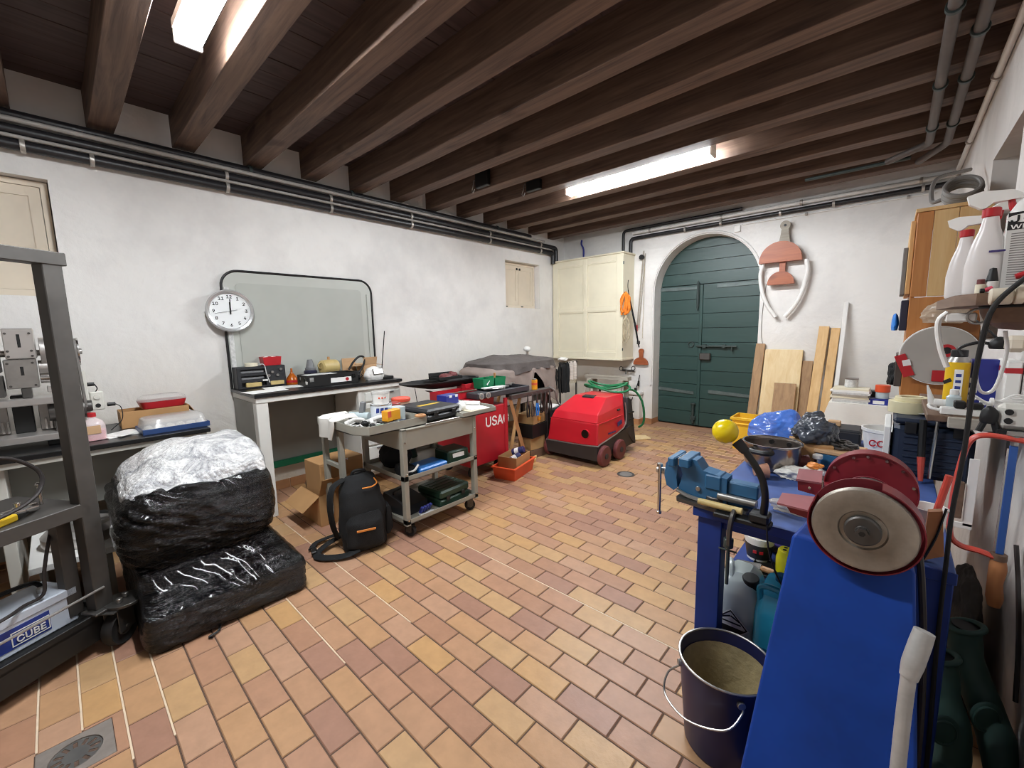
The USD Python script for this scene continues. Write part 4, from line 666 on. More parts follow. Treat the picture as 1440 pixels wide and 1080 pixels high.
t = Thing('heat_gun', 'grey hot air tool lying at the left of the trolley top', 'tool', (-2.86, 1.46, TZ), 30); t.add('barrel', cyl(0.03, 0.16, -0.08, 0, 0.05, 'x'), 'jar_clear'); t.add('grip', T(R(box(-0.02, -0.015, 0, 0.02, 0.015, 0.14, 0.006), 'y', 12), 0.01, 0, 0.02), 'grey_plastic'); t.add('nozzle', cyl(0.018, 0.05, -0.125, 0, 0.05, 'x'), 'steel'); t.add('stand', box(-0.07, -0.03, 0, 0.03, 0.03, 0.022), 'black')
for k, (x, y, lb) in enumerate(((-2.62, 1.40, 'heap of white and black cables at the front of the trolley tray'), (-2.74, 1.37, 'white clip with black jaws on the left trolley tray'), (-2.66, 1.50, 'white tool handle lying across the cables on the trolley'))):
    t = Thing('hand_tool', lb, 'tool', (x, y, TZ), 25*k-10)
    t.add('handle', tube([(-0.09, -0.01, 0.02), (-0.02, 0.02, 0.05), (0.08, 0.0, 0.05+0.01*k)], [0.018, 0.016, 0.01], 10, 5), 'white_plastic'); t.add('head', T(blob(0.028, 0.022, 0.022, 0.25, 12, k), 0.085, 0, 0.02), 'black')
    for j in range(2): t.add('cord', tube([(0.05*math.cos(a*1.2+j), 0.05*math.sin(a+j*2), 0.012+0.012*j+0.008*math.sin(a*3)) for a in np.linspace(0, 7, 26)], 0.005, 6), 'paper_grey' if j else 'black')
t = Thing('paint_tin', 'white and blue tin under the white tub on the trolley', 'tin', (-2.79, 1.60, TZ)); t.add('tin', cyl(0.078, 0.125, n=36), 'tin_white'); t.add('rim', T(ring(0.08, 0.07, 0.006), 0, 0, 0.123), 'chrome')
for k, a in enumerate((-50, -28, -6, 16)): t.add('print', T(R(hull([(0.0788, -0.012, 0.07), (0.0788, 0.012, 0.075), (0.0788, -0.008, 0.108), (0.0788, 0.014, 0.108), (0.0775, 0, 0.08)]), 'z', a), 0, 0, 0), 'label_blue' if k < 3 else 'tin_red')
t = Thing('plastic_tub', 'white tub with red print stacked on the blue and white tin', 'tub', (-2.79, 1.60, TZ+0.130)); t.add('tub', lathe([(0, 0), (0.058, 0), (0.064, 0.08), (0, 0.08)], 32), 'white_plastic'); t.add('lid', cyl(0.067, 0.016, 0, 0, 0.08, n=32), 'clear_plastic'); t.add('print', [T(R(box(0.0605, -0.006, 0.045, 0.0635, 0.006, 0.056, 0.001), 'z', a)) for a in (-40, -20, 0)], 'red_lid')
t = Thing('paint_tin', 'red tin with white splash behind the clear jar on the trolley', 'tin', (-2.83, 1.72, TZ)); t.add('tin', cyl(0.06, 0.11, n=32), 'tin_red'); t.add('rim', T(ring(0.061, 0.053, 0.005), 0, 0, 0.109), 'steel'); t.add('splash', T(R(box(0.0585, -0.015, 0.03, 0.061, 0.015, 0.06, 0.001), 'z', -35)), 'paper')
t = Thing('glass_jar', 'clear jar with bluish contents in front of the red tin', 'jar', (-2.68, 1.66, TZ)); t.add('jar', loft([(0, 0, 0, 0.05, 0.05), (0.11, 0, 0, 0.052, 0.052)], 40, 5), 'jar_clear'); t.add('base_liquid', loft([(-0.0, 0, 0, 0.053, 0.053), (0.018, 0, 0, 0.053, 0.053)], 40, 5), 'blue_plastic')
t = Thing('product_box', 'small yellow and orange box standing on a black tool', 'box', (-2.60, 1.565, TZ+0.036), 15); t.add('box', box(-0.03, -0.065, 0, 0.03, 0.065, 0.075), 'orange_card'); t.add('red_end', box(0.0302, -0.063, 0.03, 0.0312, -0.03, 0.073, 0.0003), 'red_lid')
t = Thing('black_grip', 'black tool body under the orange box on the trolley', 'tool', (-2.58, 1.545, TZ), 15); t.add('body', box(-0.04, -0.07, 0, 0.04, 0.06, 0.035, 0.01), 'black')
t = Thing('plastic_tub', 'clear tub of peach powder with a red lid behind the black case', 'tub', (-2.93, 1.86, 0.79)); t.add('tub', lathe([(0, 0), (0.062, 0), (0.07, 0.11), (0, 0.11)], 32), 'peach'); t.add('lid', lathe([(0, 0.11), (0.075, 0.11), (0.076, 0.132), (0.07, 0.138), (0, 0.138)], 32), 'red_lid'); t.add('label', T(R(box(0.064, -0.02, 0.03, 0.069, 0.02, 0.08, 0.001), 'z', -10)), 'paper')
t = Thing('plastic_dish', 'pale mint plastic dish at the front edge of the trolley tray', 'dish', (-2.52, 1.49, TZ), 8); t.add('dish', tray_box(0.1, 0.22, 0.03, 0.004, 0.1), 'mint')
t = Thing('wooden_ring', 'small wooden ring on a white cloth strip at the tray corner', 'ring', (-2.47, 1.72, 0.853)); t.add('ring', ring(0.04, 0.018, 0.012), 'handle_wood')
cs = Thing('tool_case', 'flat black tool case with a yellow strip lying on the trolley', 'case', (-2.66, 1.93, 0.803), 4); cs.add('lower_half', box(-0.19, -0.165, 0, 0.19, 0.165, 0.042, 0.012), 'case_black'); cs.add('upper_half', box(-0.19, -0.165, 0.044, 0.19, 0.165, 0.085, 0.014), 'case_black'); cs.add('strip', box(-0.02, -0.1, 0.0852, 0.02, 0.1, 0.0862, 0.0003), 'yellow_plastic'); cs.add('latch', [box(0.188, y, 0.03, 0.197, y+0.04, 0.06) for y in (-0.11, 0.07)], 'black')
t = Thing('product_box', 'dark blue box with white flaps behind the papers on the trolley', 'box', (-2.84, 2.27, 0.797), 5); t.add('box', box(-0.06, -0.075, 0, 0.06, 0.075, 0.11), 'deep_blue'); t.add('flap', [box(0.061, -0.04, 0.09, 0.064, -0.01, 0.11), box(0.061, 0.03, 0.09, 0.064, 0.06, 0.11)], 'paper')
t = Thing('wire_roll', 'white roll lying beside the blue box on the trolley', 'roll', (-2.62, 2.22, 0.797), 20); t.add('roll', T(R(lathe([(0.012, 0), (0.035, 0), (0.035, 0.07), (0.012, 0.07)], 24, closed=True), 'x', 90), 0, 0.035, 0.035), 'paper'); t.add('core', cyl(0.0115, 0.074, 0, -0.037, 0.035, 'y'), 'black')
for k, (x, y, a, z, lb) in enumerate(((-2.55, 2.32, 5, 0.797, 'yellowish sheet under the white papers on the trolley end'), (-2.62, 2.37, -12, 0.803, 'white papers at the right end of the trolley'), (-2.74, 2.40, 30, 0.809, 'rolled white paper across the right end of the trolley'))):
    if k < 2: solo('document', cbox(0, 0, 0.0025, 0.24, 0.18, 0.005, 0.001), ['cream', 'paper'][k], lb, 'paper', (x, y, z), a)
    else: solo('document', tube([(-0.12, 0, 0.018), (0.12, 0, 0.018)], 0.017, 12), 'paper', lb, 'paper', (x, y, z), a)
# middle and bottom shelf
t = Thing('plastic_case', 'bright blue flat box on the middle shelf of the trolley', 'case', (-2.53, 1.80, 0.432), 3); t.add('case', box(-0.09, -0.13, 0, 0.09, 0.13, 0.045, 0.01), 'bright_blue'); t.add('groove', box(0.088, -0.12, 0.018, 0.0915, 0.12, 0.024, 0.001), 'deep_blue')
t = Thing('power_tool_case', 'dark green tool case with a white label on the middle shelf', 'case', (-2.55, 2.06, 0.432), -3); t.add('case', box(-0.1, -0.10, 0, 0.09, 0.10, 0.10, 0.012), 'case_green'); t.add('label', R(box(0.0905, -0.06, 0.045, 0.0925, 0.05, 0.085, 0.0005), 'y', -8, (0.09, 0, 0.06)), 'paper')
t = Thing('tool_bag', 'black bag with a white strap at the left of the middle shelf', 'bag', (-2.56, 1.63, 0.432)); t.add('bag', blob(0.11, 0.07, 0.05, 0.25, 8, 3), 'fabric_black'); t.add('strap', tube([(0.09, -0.05, 0.04), (0.11, 0.0, 0.045), (0.1, 0.045, 0.075)], 0.008, 8, 5), 'paper')
t = Thing('power_drill', 'black power drill at the back of the middle shelf', 'drill', (-2.82, 1.95, 0.432), 60); t.add('body', cyl(0.035, 0.2, -0.1, 0, 0.13, 'x'), 'black'); t.add('grip', T(R(box(-0.025, -0.02, 0, 0.025, 0.02, 0.13, 0.008), 'y', -12), -0.05, 0, 0.0), 'case_green'); t.add('chuck', cyl(0.02, 0.05, 0.1, 0, 0.13, 'x'), 'steel_dark')
t = Thing('tool_bag', 'dark cloth bundle at the back left of the middle shelf', 'bag', (-2.80, 1.70, 0.432)); t.add('bag', blob(0.13, 0.11, 0.11, 0.3, 7, 8), 'fabric_black')
t = Thing('power_tool_case', 'dark green ribbed case on the bottom shelf of the trolley', 'case', (-2.60, 2.0, 0.117), 4)
t.add('lower_half', box(-0.14, -0.155, 0, 0.14, 0.155, 0.06, 0.012), 'case_green'); t.add('upper_half', box(-0.14, -0.155, 0.063, 0.14, 0.155, 0.125, 0.014), 'case_green'); t.add('rib', [box(x, -0.13, 0.124, x+0.012, 0.13, 0.129, 0.002) for x in (-0.08, -0.03, 0.02, 0.07)], 'case_green'); t.add('latch', [box(0.138, y, 0.04, 0.147, y+0.035, 0.08) for y in (-0.10, 0.06)], 'black')
t = Thing('battery_pack', 'blister pack of blue and white batteries on the bottom trolley shelf', 'batteries', (-2.475, 1.74, 0.117), 8); t.add('card', box(-0.035, -0.06, 0, 0.035, 0.06, 0.006), 'paper_grey')
for k in range(4): t.add('battery', T(R(cyl(0.012, 0.05, 0, 0, 0), 'y', 30), -0.025, -0.042+k*0.028, 0.014), 'deep_blue')
t = Thing('tool_box', 'black box with sloping lid on the bottom trolley shelf', 'box', (-2.66, 1.68, 0.117), 6); t.add('body', hull([(x, y, z) for x in (-0.16, 0.12) for y in (-0.1, 0.11) for z in (0, 0.07)]+[(-0.14, -0.09, 0.13), (-0.14, 0.1, 0.13), (0.0, -0.09, 0.11), (0, 0.1, 0.11)]), 'case_black'); t.add('handle', tube([(-0.06, -0.06, 0.115), (-0.06, -0.05, 0.14), (-0.06, 0.05, 0.14), (-0.06, 0.06, 0.115)], 0.007, 8, 4), 'black')

# ================================================================ red tool cart, covered machine and the corner behind it
mat('cart_red', '#b3202c', 0.4, var=0.08); mat('dark_plastic', '#35353a', 0.5, var=0.1); mat('green_bin', '#11784d', 0.4, var=0.08); mat('orange_crate', '#d9522a', 0.45, var=0.08); mat('navy_lid', '#2b2f5c', 0.4, var=0.1)
mat('blanket_dark', '#5d5653', 0.9, var=0.18, scale=5, bump=0.25, bscale=120); mat('cover_taupe', '#8f8078', 0.75, var=0.12, scale=4, bump=0.1, bscale=60); mat('washer_red', '#c81f2d', 0.32, var=0.06, scale=3, coat=0.2); mat('washer_dark', '#2e2c2e', 0.55, var=0.15); mat('wheel_maroon', '#6b3434', 0.55, var=0.12); mat('hose_green', '#1d6f45', 0.4, var=0.12)
mat('orange_rope', '#e58226', 0.8, var=0.2, scale=30, bump=0.4, bscale=80); mat('string_beige', '#b8aa8e', 0.85, var=0.2, scale=30); mat('crate_yellow', '#edb92e', 0.4, var=0.08); mat('towel_stripe', '#c9bfb6', 0.9, var=0.25, scale=8, stretch=(0.4, 0.4, 9)); mat('print_blue', '#3a2f6a', 0.5)
ct = Thing('tool_cart', 'red tool cart with white lettering on its side behind the trolley', 'tool cart', (0, 0, 0))
ct.add('cabinet', box(-3.45, 2.60, 0.13, -2.935, 3.12, 0.70, 0.006), 'cart_red'); ct.add('corner_post', box(-2.95, 3.08, 0.10, -2.925, 3.125, 0.76, 0.004), 'cart_red'); ct.add('top_box', box(-3.45, 2.55, 0.70, -3.0, 3.0, 0.79, 0.006), 'cart_red')
L = onleft(text('USAG', 0.095, 0.002, True)); L = S(L, 1, 0.95, 1); ct.add('lettering', T(L, -2.9345, 2.80, 0.50), 'white_plastic')
for x, y in ((-3.0, 2.68), (-3.0, 3.04), (-3.38, 2.68), (-3.38, 3.04)): caster(ct, x, y, 0.055, 0.13, 80)
ty = Thing('tool_tray', 'dark plastic tool tray with two round dials on the red cart', 'tray', (-3.05, 3.05, 0.792), 0); ty.add('tray', cut(box(-0.16, -0.36, 0, 0.14, 0.42, 0.06, 0.008), box(-0.14, -0.2, 0.02, 0.12, 0.40, 0.2, 0)), 'dark_plastic'); ty.add('dial', [cyl(0.032, 0.008, 0.138, y, 0.03, 'x') for y in (-0.31, -0.22)], 'aluminium'); ty.add('dial_center', [cyl(0.02, 0.004, 0.145, y, 0.03, 'x') for y in (-0.31, -0.22)], 'grey_plastic')
lbs = ['long silver spanner lying nearest the red cart corner', 'flat grey ruler across the dark tool tray', 'row of small grey sockets in the dark tool tray', 'silver file at the right end of the dark tool tray']
for k in range(4):
    t = Thing('workshop_tool', lbs[k], 'tool', (-3.0-0.05*k, 3.0+0.12*k, 0.853), 70+9*k)
    t.add('shaft', box(-0.11, -0.01, 0, 0.11, 0.01, 0.01), ['steel', 'pipe_grey', 'steel_dark', 'steel'][k]); t.add('head', cut(cyl(0.02, 0.012, 0.115, 0, 0), box(0.118, -0.008, -1, 0.2, 0.008, 1, 0)), 'steel')
solo('white_strip', box(-0.03, -0.14, 0, 0.03, 0.14, 0.012), 'paper', 'white plastic strip lying in front of the green bin', 'strip', (-3.02, 3.02, 0.866), -8)
t = Thing('plastic_bin', 'two joined green plastic bins with a white tick on the red cart', 'bin', (-3.16, 3.10, 0.853), 0)
for y in (-0.17, 0.005): t.add('bin', T(tray_box(0.16, 0.165, 0.105, 0.004, 0.1), 0, y+0.0825, 0), 'green_bin')
t.add('tick', onleft(T(hull([(-0.03, 0.05, 0), (-0.02, 0.035, 0), (0.02, 0.08, 0), (0.015, 0.085, 0), (-0.02, 0.05, 0.002), (0.0, 0.06, 0.002)]), -0.09, 0.0, 0.079)), 'paper'); t.add('wooden_stub', T(cyl(0.012, 0.06), 0.02, 0.06, 0.09), 'handle_wood')
t = Thing('open_drawer', 'red metal tray standing open behind the blue box', 'tray', (-3.18, 2.62, 0.795)); t.add('tray', tray_box(0.22, 0.42, 0.075, 0.004), 'cart_red'); t.add('rim', box(0.105, -0.21, 0.065, 0.116, 0.21, 0.078), 'brown_wood')
t = Thing('red_box', 'small dark red box left of the green bins', 'box', (-3.30, 2.90, 0.80)); t.add('box', tray_box(0.14, 0.16, 0.11, 0.004), 'cart_red')
bt_ = Thing('rubber_trough', 'long black rubber trough propped above the red cart', 'trough', (-3.42, 2.66, 0.885), 0)
def trough(s): return loft(resec([(0.0, 0, 0.1, 0.10*s, 0.28*s), (0.03, 0, 0.06, 0.14*s, 0.40*s), (0.06, 0, 0.0, 0.17*s, 0.46*s), (0.075, 0, 0.0, 0.175*s, 0.47*s)], 8), 56, 3)
bt_.add('trough', cut(trough(1.0), T(trough(0.95), 0, 0.0, 0.014)), 'black_rubber'); bt_.add('strut', hull([(0.1, -0.28, 0.0), (0.12, -0.24, 0.0), (0.1, -0.05, -0.10), (0.12, 0.02, -0.10), (0.08, -0.26, 0), (0.08, -0.02, -0.10)]), 'grey_plastic'); bt_.add('leg_wire', tube([(0.05, -0.36, 0.03), (0.05, -0.34, -0.12)], 0.004, 6), 'steel_dark')
t = Thing('tool_roll', 'open dark red case with a pink checked cloth on the black trough', 'case', (-3.42, 2.72, 0.965), 0); t.add('case', cat(tray_box(0.18, 0.30, 0.03, 0.004), R(box(-0.09, -0.15, 0.0, -0.085, 0.15, 0.07), 'y', -5)), 'black'); t.add('cloth', [blob(0.07, 0.08, 0.035, 0.4, 12, 3), T(blob(0.05, 0.06, 0.04, 0.4, 12, 6), 0, 0.09, 0.01)], 'wheel_maroon')
# carton set in orange crate
oc = Thing('plastic_crate', 'orange plastic crate on the floor by the red cart', 'crate', (-2.765, 3.03, 0), 14); oc.add('crate', tray_box(0.25, 0.45, 0.125, 0.006, 0.12), 'orange_crate'); oc.add('rim', cut(box(-0.135, -0.235, 0.115, 0.135, 0.235, 0.13, 0.003), box(-0.115, -0.215, 0, 0.115, 0.215, 1, 0)), 'orange_crate')
carton('carton', 'open carton standing inside the orange floor crate', 0.21, 0.30, 0.20, (-2.775, 3.045, 0.008), 14, flaps=(None, None, None, None), fl=0.08)
for k, (x, y, a) in enumerate(((-2.74, 3.0, 70), (-2.78, 3.1, 20))):
    t = Thing('spray_can', ['dark blue can with white label lying in the orange crate carton', 'dark blue lidded can behind the first in the orange crate carton'][k], 'can', (x, y, 0.09+0.05*k), a); t.add('can', T(R(cyl(0.035, 0.13), 'y', 70), -0.05, 0, 0.06), 'navy_lid'); t.add('label', T(R(cyl(0.0355, 0.05, 0, 0, 0.03), 'y', 70), -0.05, 0, 0.06), 'paper')
# sawhorse with tools hanging
sw = Thing('tool_stand', 'wooden trestle with crossed legs carrying tools beside the red cart', 'trestle', (0, 0, 0))
sw.add('leg', tube([(-2.93, 3.16, 0.76), (-2.88, 3.33, 0.12)], 0.026, 4), 'handle_wood'); sw.add('leg', tube([(-2.99, 3.40, 0.76), (-3.0, 3.2, 0.02)], 0.024, 4), 'pine'); sw.add('leg', tube([(-3.30, 3.40, 0.76), (-3.32, 3.2, 0.02)], 0.024, 4), 'pine'); sw.add('rail', box(-2.97, 3.14, 0.735, -2.88, 3.86, 0.785, 0.004), 'steel_dark'); sw.add('low_beam', box(-3.05, 3.2, 0.06, -2.95, 3.46, 0.12), 'brown_wood'); sw.add('leg', box(-3.0, 3.80, 0.0, -2.95, 3.85, 0.735), 'steel_dark')
hs = ['pliers with dark grips', 'hanging tongs', 'hanging snips with blue grips', 'hanging black shears', 'hanging long pincers', 'hanging wire cutter']
for k in range(6):
    y = 3.38+k*0.078; dz = RNG.uniform(-0.03, 0.03); col = ['black', 'steel_dark', 'bright_blue', 'black', 'steel_dark', 'black'][k]
    t = Thing('pliers', f'{hs[k]} under the steel trestle rail, {["first", "second", "third", "fourth", "fifth", "last"][k]} from the left', 'pliers', (-2.865, y, 0.78), group='tools hanging under the trestle rail')
    t.add('grip', tube([(0.003, -0.008, -0.13+dz), (0.006, -0.02, -0.2+dz), (0.004, -0.014, -0.27+dz)], 0.009, 6, 4), col); t.add('grip', tube([(0.003, 0.008, -0.13+dz), (0.006, 0.02, -0.2+dz), (0.004, 0.014, -0.27+dz)], 0.009, 6, 4), col); t.add('jaw', hull([(-0.004, -0.012, -0.14+dz), (-0.004, 0.012, -0.14+dz), (-0.004, -0.005, -0.02), (-0.004, 0.005, -0.02), (0.008, -0.012, -0.14+dz), (0.008, 0.012, -0.14+dz), (0.008, 0, -0.03)]), 'steel_dark')
t = Thing('drink_can', 'small orange can with a silver lid on the trestle rail', 'can', (-2.95, 3.60, 0.786)); t.add('can', cyl(0.034, 0.11), 'orange_card'); t.add('lid', cyl(0.025, 0.012, 0, 0, 0.11), 'steel'); t.add('band', cyl(0.0345, 0.03, 0, 0, 0.05), 'red_lid')
solo('grey_hose', tube([(-2.90, 3.80, 0.80), (-2.86, 3.86, 0.74), (-2.86, 3.92, 0.60), (-2.80, 3.99, 0.52), (-2.88, 4.05, 0.50)], 0.012, 10, 6), 'pipe_grey', 'grey cable curving down from the end of the trestle', 'cable')
mat('box_tan', '#a9895c', 0.7, var=0.1)
t = carton('carton', 'tan box with yellow label on top of a small stack by the washer', 0.22, 0.26, 0.11, (-3.02, 3.62, 0.40), 8, 'box_tan', closed=True); t.add('label', box(0.1105, -0.04, 0.03, 0.1115, 0.03, 0.07, 0.0003), 'orange_card')
solo('plastic_crate', tray_box(0.24, 0.3, 0.15, 0.008), 'black', 'black crate in the middle of the small stack by the washer', 'crate', (-3.02, 3.62, 0.248), 4); solo('brown_box', box(-0.1, -0.12, 0, 0.1, 0.12, 0.145), 'box_tan', 'brown box under the black crate by the washer', 'box', (-3.02, 3.62, 0.10), -4)
solo('support_block', box(-0.11, -0.14, 0, 0.11, 0.14, 0.098), 'brown_wood', 'dark wooden block carrying the small box stack', 'block', (-3.03, 3.62, 0)); solo('wood_offcut', box(-0.05, -0.09, 0, 0.05, 0.09, 0.035), 'pine', 'pale wood offcut on the floor before the washer', 'wood', (-2.92, 3.50, 0), 35)
solo('black_chest', box(-0.14, -0.17, 0, 0.14, 0.17, 0.50, 0.012), 'case_black', 'black chest between the covered machine and the washer', 'chest', (-3.12, 4.10, 0)); solo('document', cbox(0, 0, 0.008, 0.2, 0.24, 0.016, 0.002), 'paper', 'stack of pale sheets on the black chest', 'paper', (-3.12, 4.08, 0.501), 12)

# covered machine
cm_ = Thing('covered_machine', 'big workshop machine under a taupe cover and a dark blanket', 'machine', (0, 0, 0))
cm_.add('body', hull([(x, y, z) for x in (-4.05, -3.42) for y in (3.42, 4.68) for z in (0.62, 0.90)]+[(-3.9, 3.7, 1.06), (-3.55, 3.8, 1.05), (-3.9, 4.5, 1.05), (-3.55, 4.4, 1.05)]), 'black'); cm_.add('bed', box(-4.0, 3.5, 0.52, -3.45, 4.6, 0.62), 'steel_dark')
for x in (-3.98, -3.52):
    for y in (3.55, 4.52): cm_.add('leg', box(x, y, 0, x+0.05, y+0.05, 0.52), 'steel_dark')
def drape(zt, zb, hx, hy, cx, cy, hem, wav, seed, n=120, m=44):
    a = np.arange(n)*2*np.pi/n; v = []
    for i in range(m):
        t = i/(m-1)
        for b in a:
            k = (abs(math.cos(b))**3.2+abs(math.sin(b))**3.2)**(-1/3.2); hm = hem(b)
            if t < 0.5: r = t/0.5; z = zt-(zt-zb)*0.42*r**2.6; s = r
            else:
                q = (t-0.5)/0.5; z = (zt-(zt-zb)*0.42)*(1-q)+hm*q; s = 1+0.05*q+wav*q*math.sin(b*17+seed+2*math.sin(b*3))
            v.append((cx+hx*s*k*math.cos(b), cy+hy*s*k*math.sin(b), z))
    v = np.array(v); f = []
    for i in range(m-1):
        for j in range(n):
            q = (j+1) % n; f += [(i*n+j, (i+1)*n+j, (i+1)*n+q), (i*n+j, (i+1)*n+q, i*n+q)]
    mm = TM(v, f); mm.merge_vertices(); return sheet(dent(mm, 0.028, 5, seed, 4), 0.006)
def hem1(b):       # high above the front left opening, long at the right corner
    h = 0.56
    h += 0.36*math.exp(-((b-0.05)/0.26)**2); h -= 0.12*math.exp(-((b-0.75)/0.22)**2); h += 0.26*math.exp(-((b+1.1)/0.5)**2)
    return h
cm_.add('cover', drape(1.085, 0.80, 0.37, 0.74, -3.72, 4.05, hem1, 0.035, 2), 'cover_taupe')
cm_.add('blanket', drape(1.125, 0.96, 0.38, 0.64, -3.74, 4.08, lambda b: 0.93+0.05*math.sin(2*b+0.6)-0.04*math.exp(-((b-0.6)/0.4)**2), 0.03, 5), 'blanket_dark')
t = Thing('round_knob', 'small white knob showing above the dark blanket', 'knob', (-3.95, 4.66, 1.10)); t.add('stem', cyl(0.02, 0.08, 0, 0, -0.04), 'chrome'); t.add('knob', sph(0.055, 0, 0, 0.075, 1, 1, 0.75), 'white_plastic')
# hanging coat and towel on a stand
st = Thing('clothes_stand', 'dark metal stand with crossbar behind the covered machine', 'stand', (-3.55, 5.12, 0)); st.add('post', [cyl(0.014, 0.98, 0, -0.20, 0), cyl(0.014, 0.98, 0, 0.22, 0)], 'steel_dark'); st.add('crossbar', cyl(0.012, 0.46, 0, -0.22, 0.96, 'y'), 'steel_dark'); st.add('foot', [box(-0.18, -0.215, 0, 0.18, -0.185, 0.025), box(-0.18, 0.205, 0, 0.18, 0.235, 0.025)], 'steel_dark')
def hang(w, l, seed, off): return lambda u, v: (off*np.where(v < 0.5, 1, -1)*np.minimum(1, np.abs(v-0.5)*9)+0.012*np.sin(u*13+seed), (u-0.5)*w*(1-0.1*np.abs(v-0.5))+0.0*v, -np.abs(v-0.5)*2*l+0.02)
solo('black_coat', dent(sheet(grid(20, 30, hang(0.20, 0.46, 1, 0.035)), 0.012), 0.012, 10, 4), 'fabric_black', 'black coat hanging over the metal stand by the covered machine', 'coat', (-3.55, 5.0, 0.965))
t = Thing('striped_towel', 'pale striped towel with fringe hanging beside the black coat', 'towel', (-3.545, 5.22, 0.967)); t.add('cloth', sheet(grid(18, 30, hang(0.19, 0.29, 3, 0.028)), 0.008), 'towel_stripe')
t.add('fringe', cat(*[tube([(0.03, -0.08+k*0.017, -0.26), (0.034, -0.08+k*0.017+0.004*math.sin(k*3), -0.32)], 0.003, 5) for k in range(10)]), 'string_beige', kind='stuff')
solo('cloth_hat', blob(0.07, 0.08, 0.035, 0.3, 9, 12), 'white_cloth', 'white cap lying on top of the black coat', 'cap', (-3.55, 5.0, 0.995))

# ---------------------------------------------------------------- pressure washer
pw = Thing('pressure_washer', 'red and black hot water pressure washer with maroon wheels on the tiles', 'pressure washer', (0, 0, 0))
pw.add('base', fine(hull([(-2.85, 3.70, 0.07), (-2.20, 3.70, 0.07), (-2.86, 3.68, 0.20), (-2.19, 3.68, 0.225), (-2.86, 4.45, 0.31), (-2.19, 4.45, 0.33), (-2.83, 4.55, 0.08), (-2.22, 4.55, 0.08), (-2.86, 3.72, 0.10), (-2.19, 3.72, 0.10)]), 0.2), 'washer_dark')
def rh(pts, r=0.018):
    s = trimesh.creation.icosphere(1, r).vertices; return hull(np.vstack([np.array(p)+s for p in pts]))
pw.add('body', rh([(-2.825, 3.71, 0.225), (-2.215, 3.71, 0.245), (-2.825, 4.30, 0.32), (-2.215, 4.30, 0.335), (-2.81, 3.745, 0.445), (-2.23, 3.745, 0.445), (-2.80, 4.32, 0.46), (-2.24, 4.32, 0.46)]), 'washer_red')
pw.add('hood', rh([(-2.80, 3.75, 0.465), (-2.24, 3.75, 0.465), (-2.80, 4.32, 0.465), (-2.24, 4.32, 0.465), (-2.785, 3.79, 0.53), (-2.255, 3.79, 0.53), (-2.70, 4.06, 0.675), (-2.31, 4.06, 0.675), (-2.69, 4.42, 0.675), (-2.31, 4.42, 0.675), (-2.78, 4.32, 0.56), (-2.26, 4.32, 0.58)]), 'washer_red')
pw.add('rear_column', rh([(-2.83, 4.38, 0.25), (-2.21, 4.38, 0.25), (-2.83, 4.56, 0.10), (-2.21, 4.56, 0.10), (-2.74, 4.42, 0.63), (-2.24, 4.42, 0.64), (-2.74, 4.52, 0.60), (-2.25, 4.52, 0.60)]), 'washer_dark')
pw.add('seam', tube([(-2.835, 3.69, 0.21), (-2.50, 3.69, 0.215), (-2.205, 3.69, 0.235), (-2.192, 3.75, 0.245), (-2.19, 4.25, 0.33), (-2.215, 4.36, 0.46), (-2.235, 4.37, 0.60)], 0.008, 6, 3), 'steel'); pw.add('crease', tube([(-2.83, 3.735, 0.455), (-2.23, 3.735, 0.455), (-2.212, 3.76, 0.457), (-2.222, 4.28, 0.47)], 0.006, 6), 'washer_red')
pw.add('round_opening', cyl(0.045, 0.01, -2.345, 3.690, 0.345, 'y'), 'black_gloss'); pw.add('opening_ring', T(R(ring(0.052, 0.044, 0.014), 'x', 90), -2.345, 3.706, 0.345), 'washer_red')
pw.add('hood_recess', R(box(-2.60, 4.02, 0.657, -2.44, 4.10, 0.695, 0.01), 'x', 12, (-2.5, 4.06, 0.67)), 'black'); pw.add('hood_panel', R(box(-2.66, 3.93, 0.612, -2.40, 4.03, 0.64, 0.01), 'x', 28, (-2.5, 3.98, 0.63)), 'washer_red')
pw.add('badge', onleft(T(R(box(-0.05, -0.025, 0, 0.05, 0.025, 0.004), 'z', 12), 4.17, 0.40, -2.196)), 'print_blue'); pw.add('lettering', T(onleft(S(text('pw', 0.05, 0.003, True), 2.2, 0.9, 1)), -2.197, 3.93, 0.335), 'print_blue') if False else pw.add('badge', onleft(box(3.92, 0.315, -2.197, 4.08, 0.333, -2.193, 0.002)), 'print_blue'); pw.add('badge', onleft(box(4.18, 0.53, -2.255, 4.24, 0.55, -2.225)), 'black')
pw.add('louvre', [box(-2.212, 4.40, z, -2.20, 4.53, z+0.02) for z in (0.22, 0.30, 0.38, 0.46)], 'black')
for x0, sgn in ((-2.195, 1), (-2.855, -1)):
    for y in (3.80, 4.13):
        w = pw.add('wheel', T(R(lathe([(0, 0), (0.06, 0), (0.085, 0.008), (0.10, 0.0), (0.112, 0.012), (0.112, 0.045), (0.10, 0.056), (0, 0.056)], 32), 'y', 90*sgn), x0-0.008*sgn, y, 0.112), 'wheel_maroon'); pw.add('hub', cyl(0.03, 0.012, x0+(0.045 if sgn > 0 else -0.057), y, 0.112, 'x'), 'washer_dark', under=w)
pw.add('nozzle_knob', [cyl(0.018, 0.05, -2.78, 4.40, 0.62), cyl(0.014, 0.06, -2.62, 4.46, 0.66)], 'black')
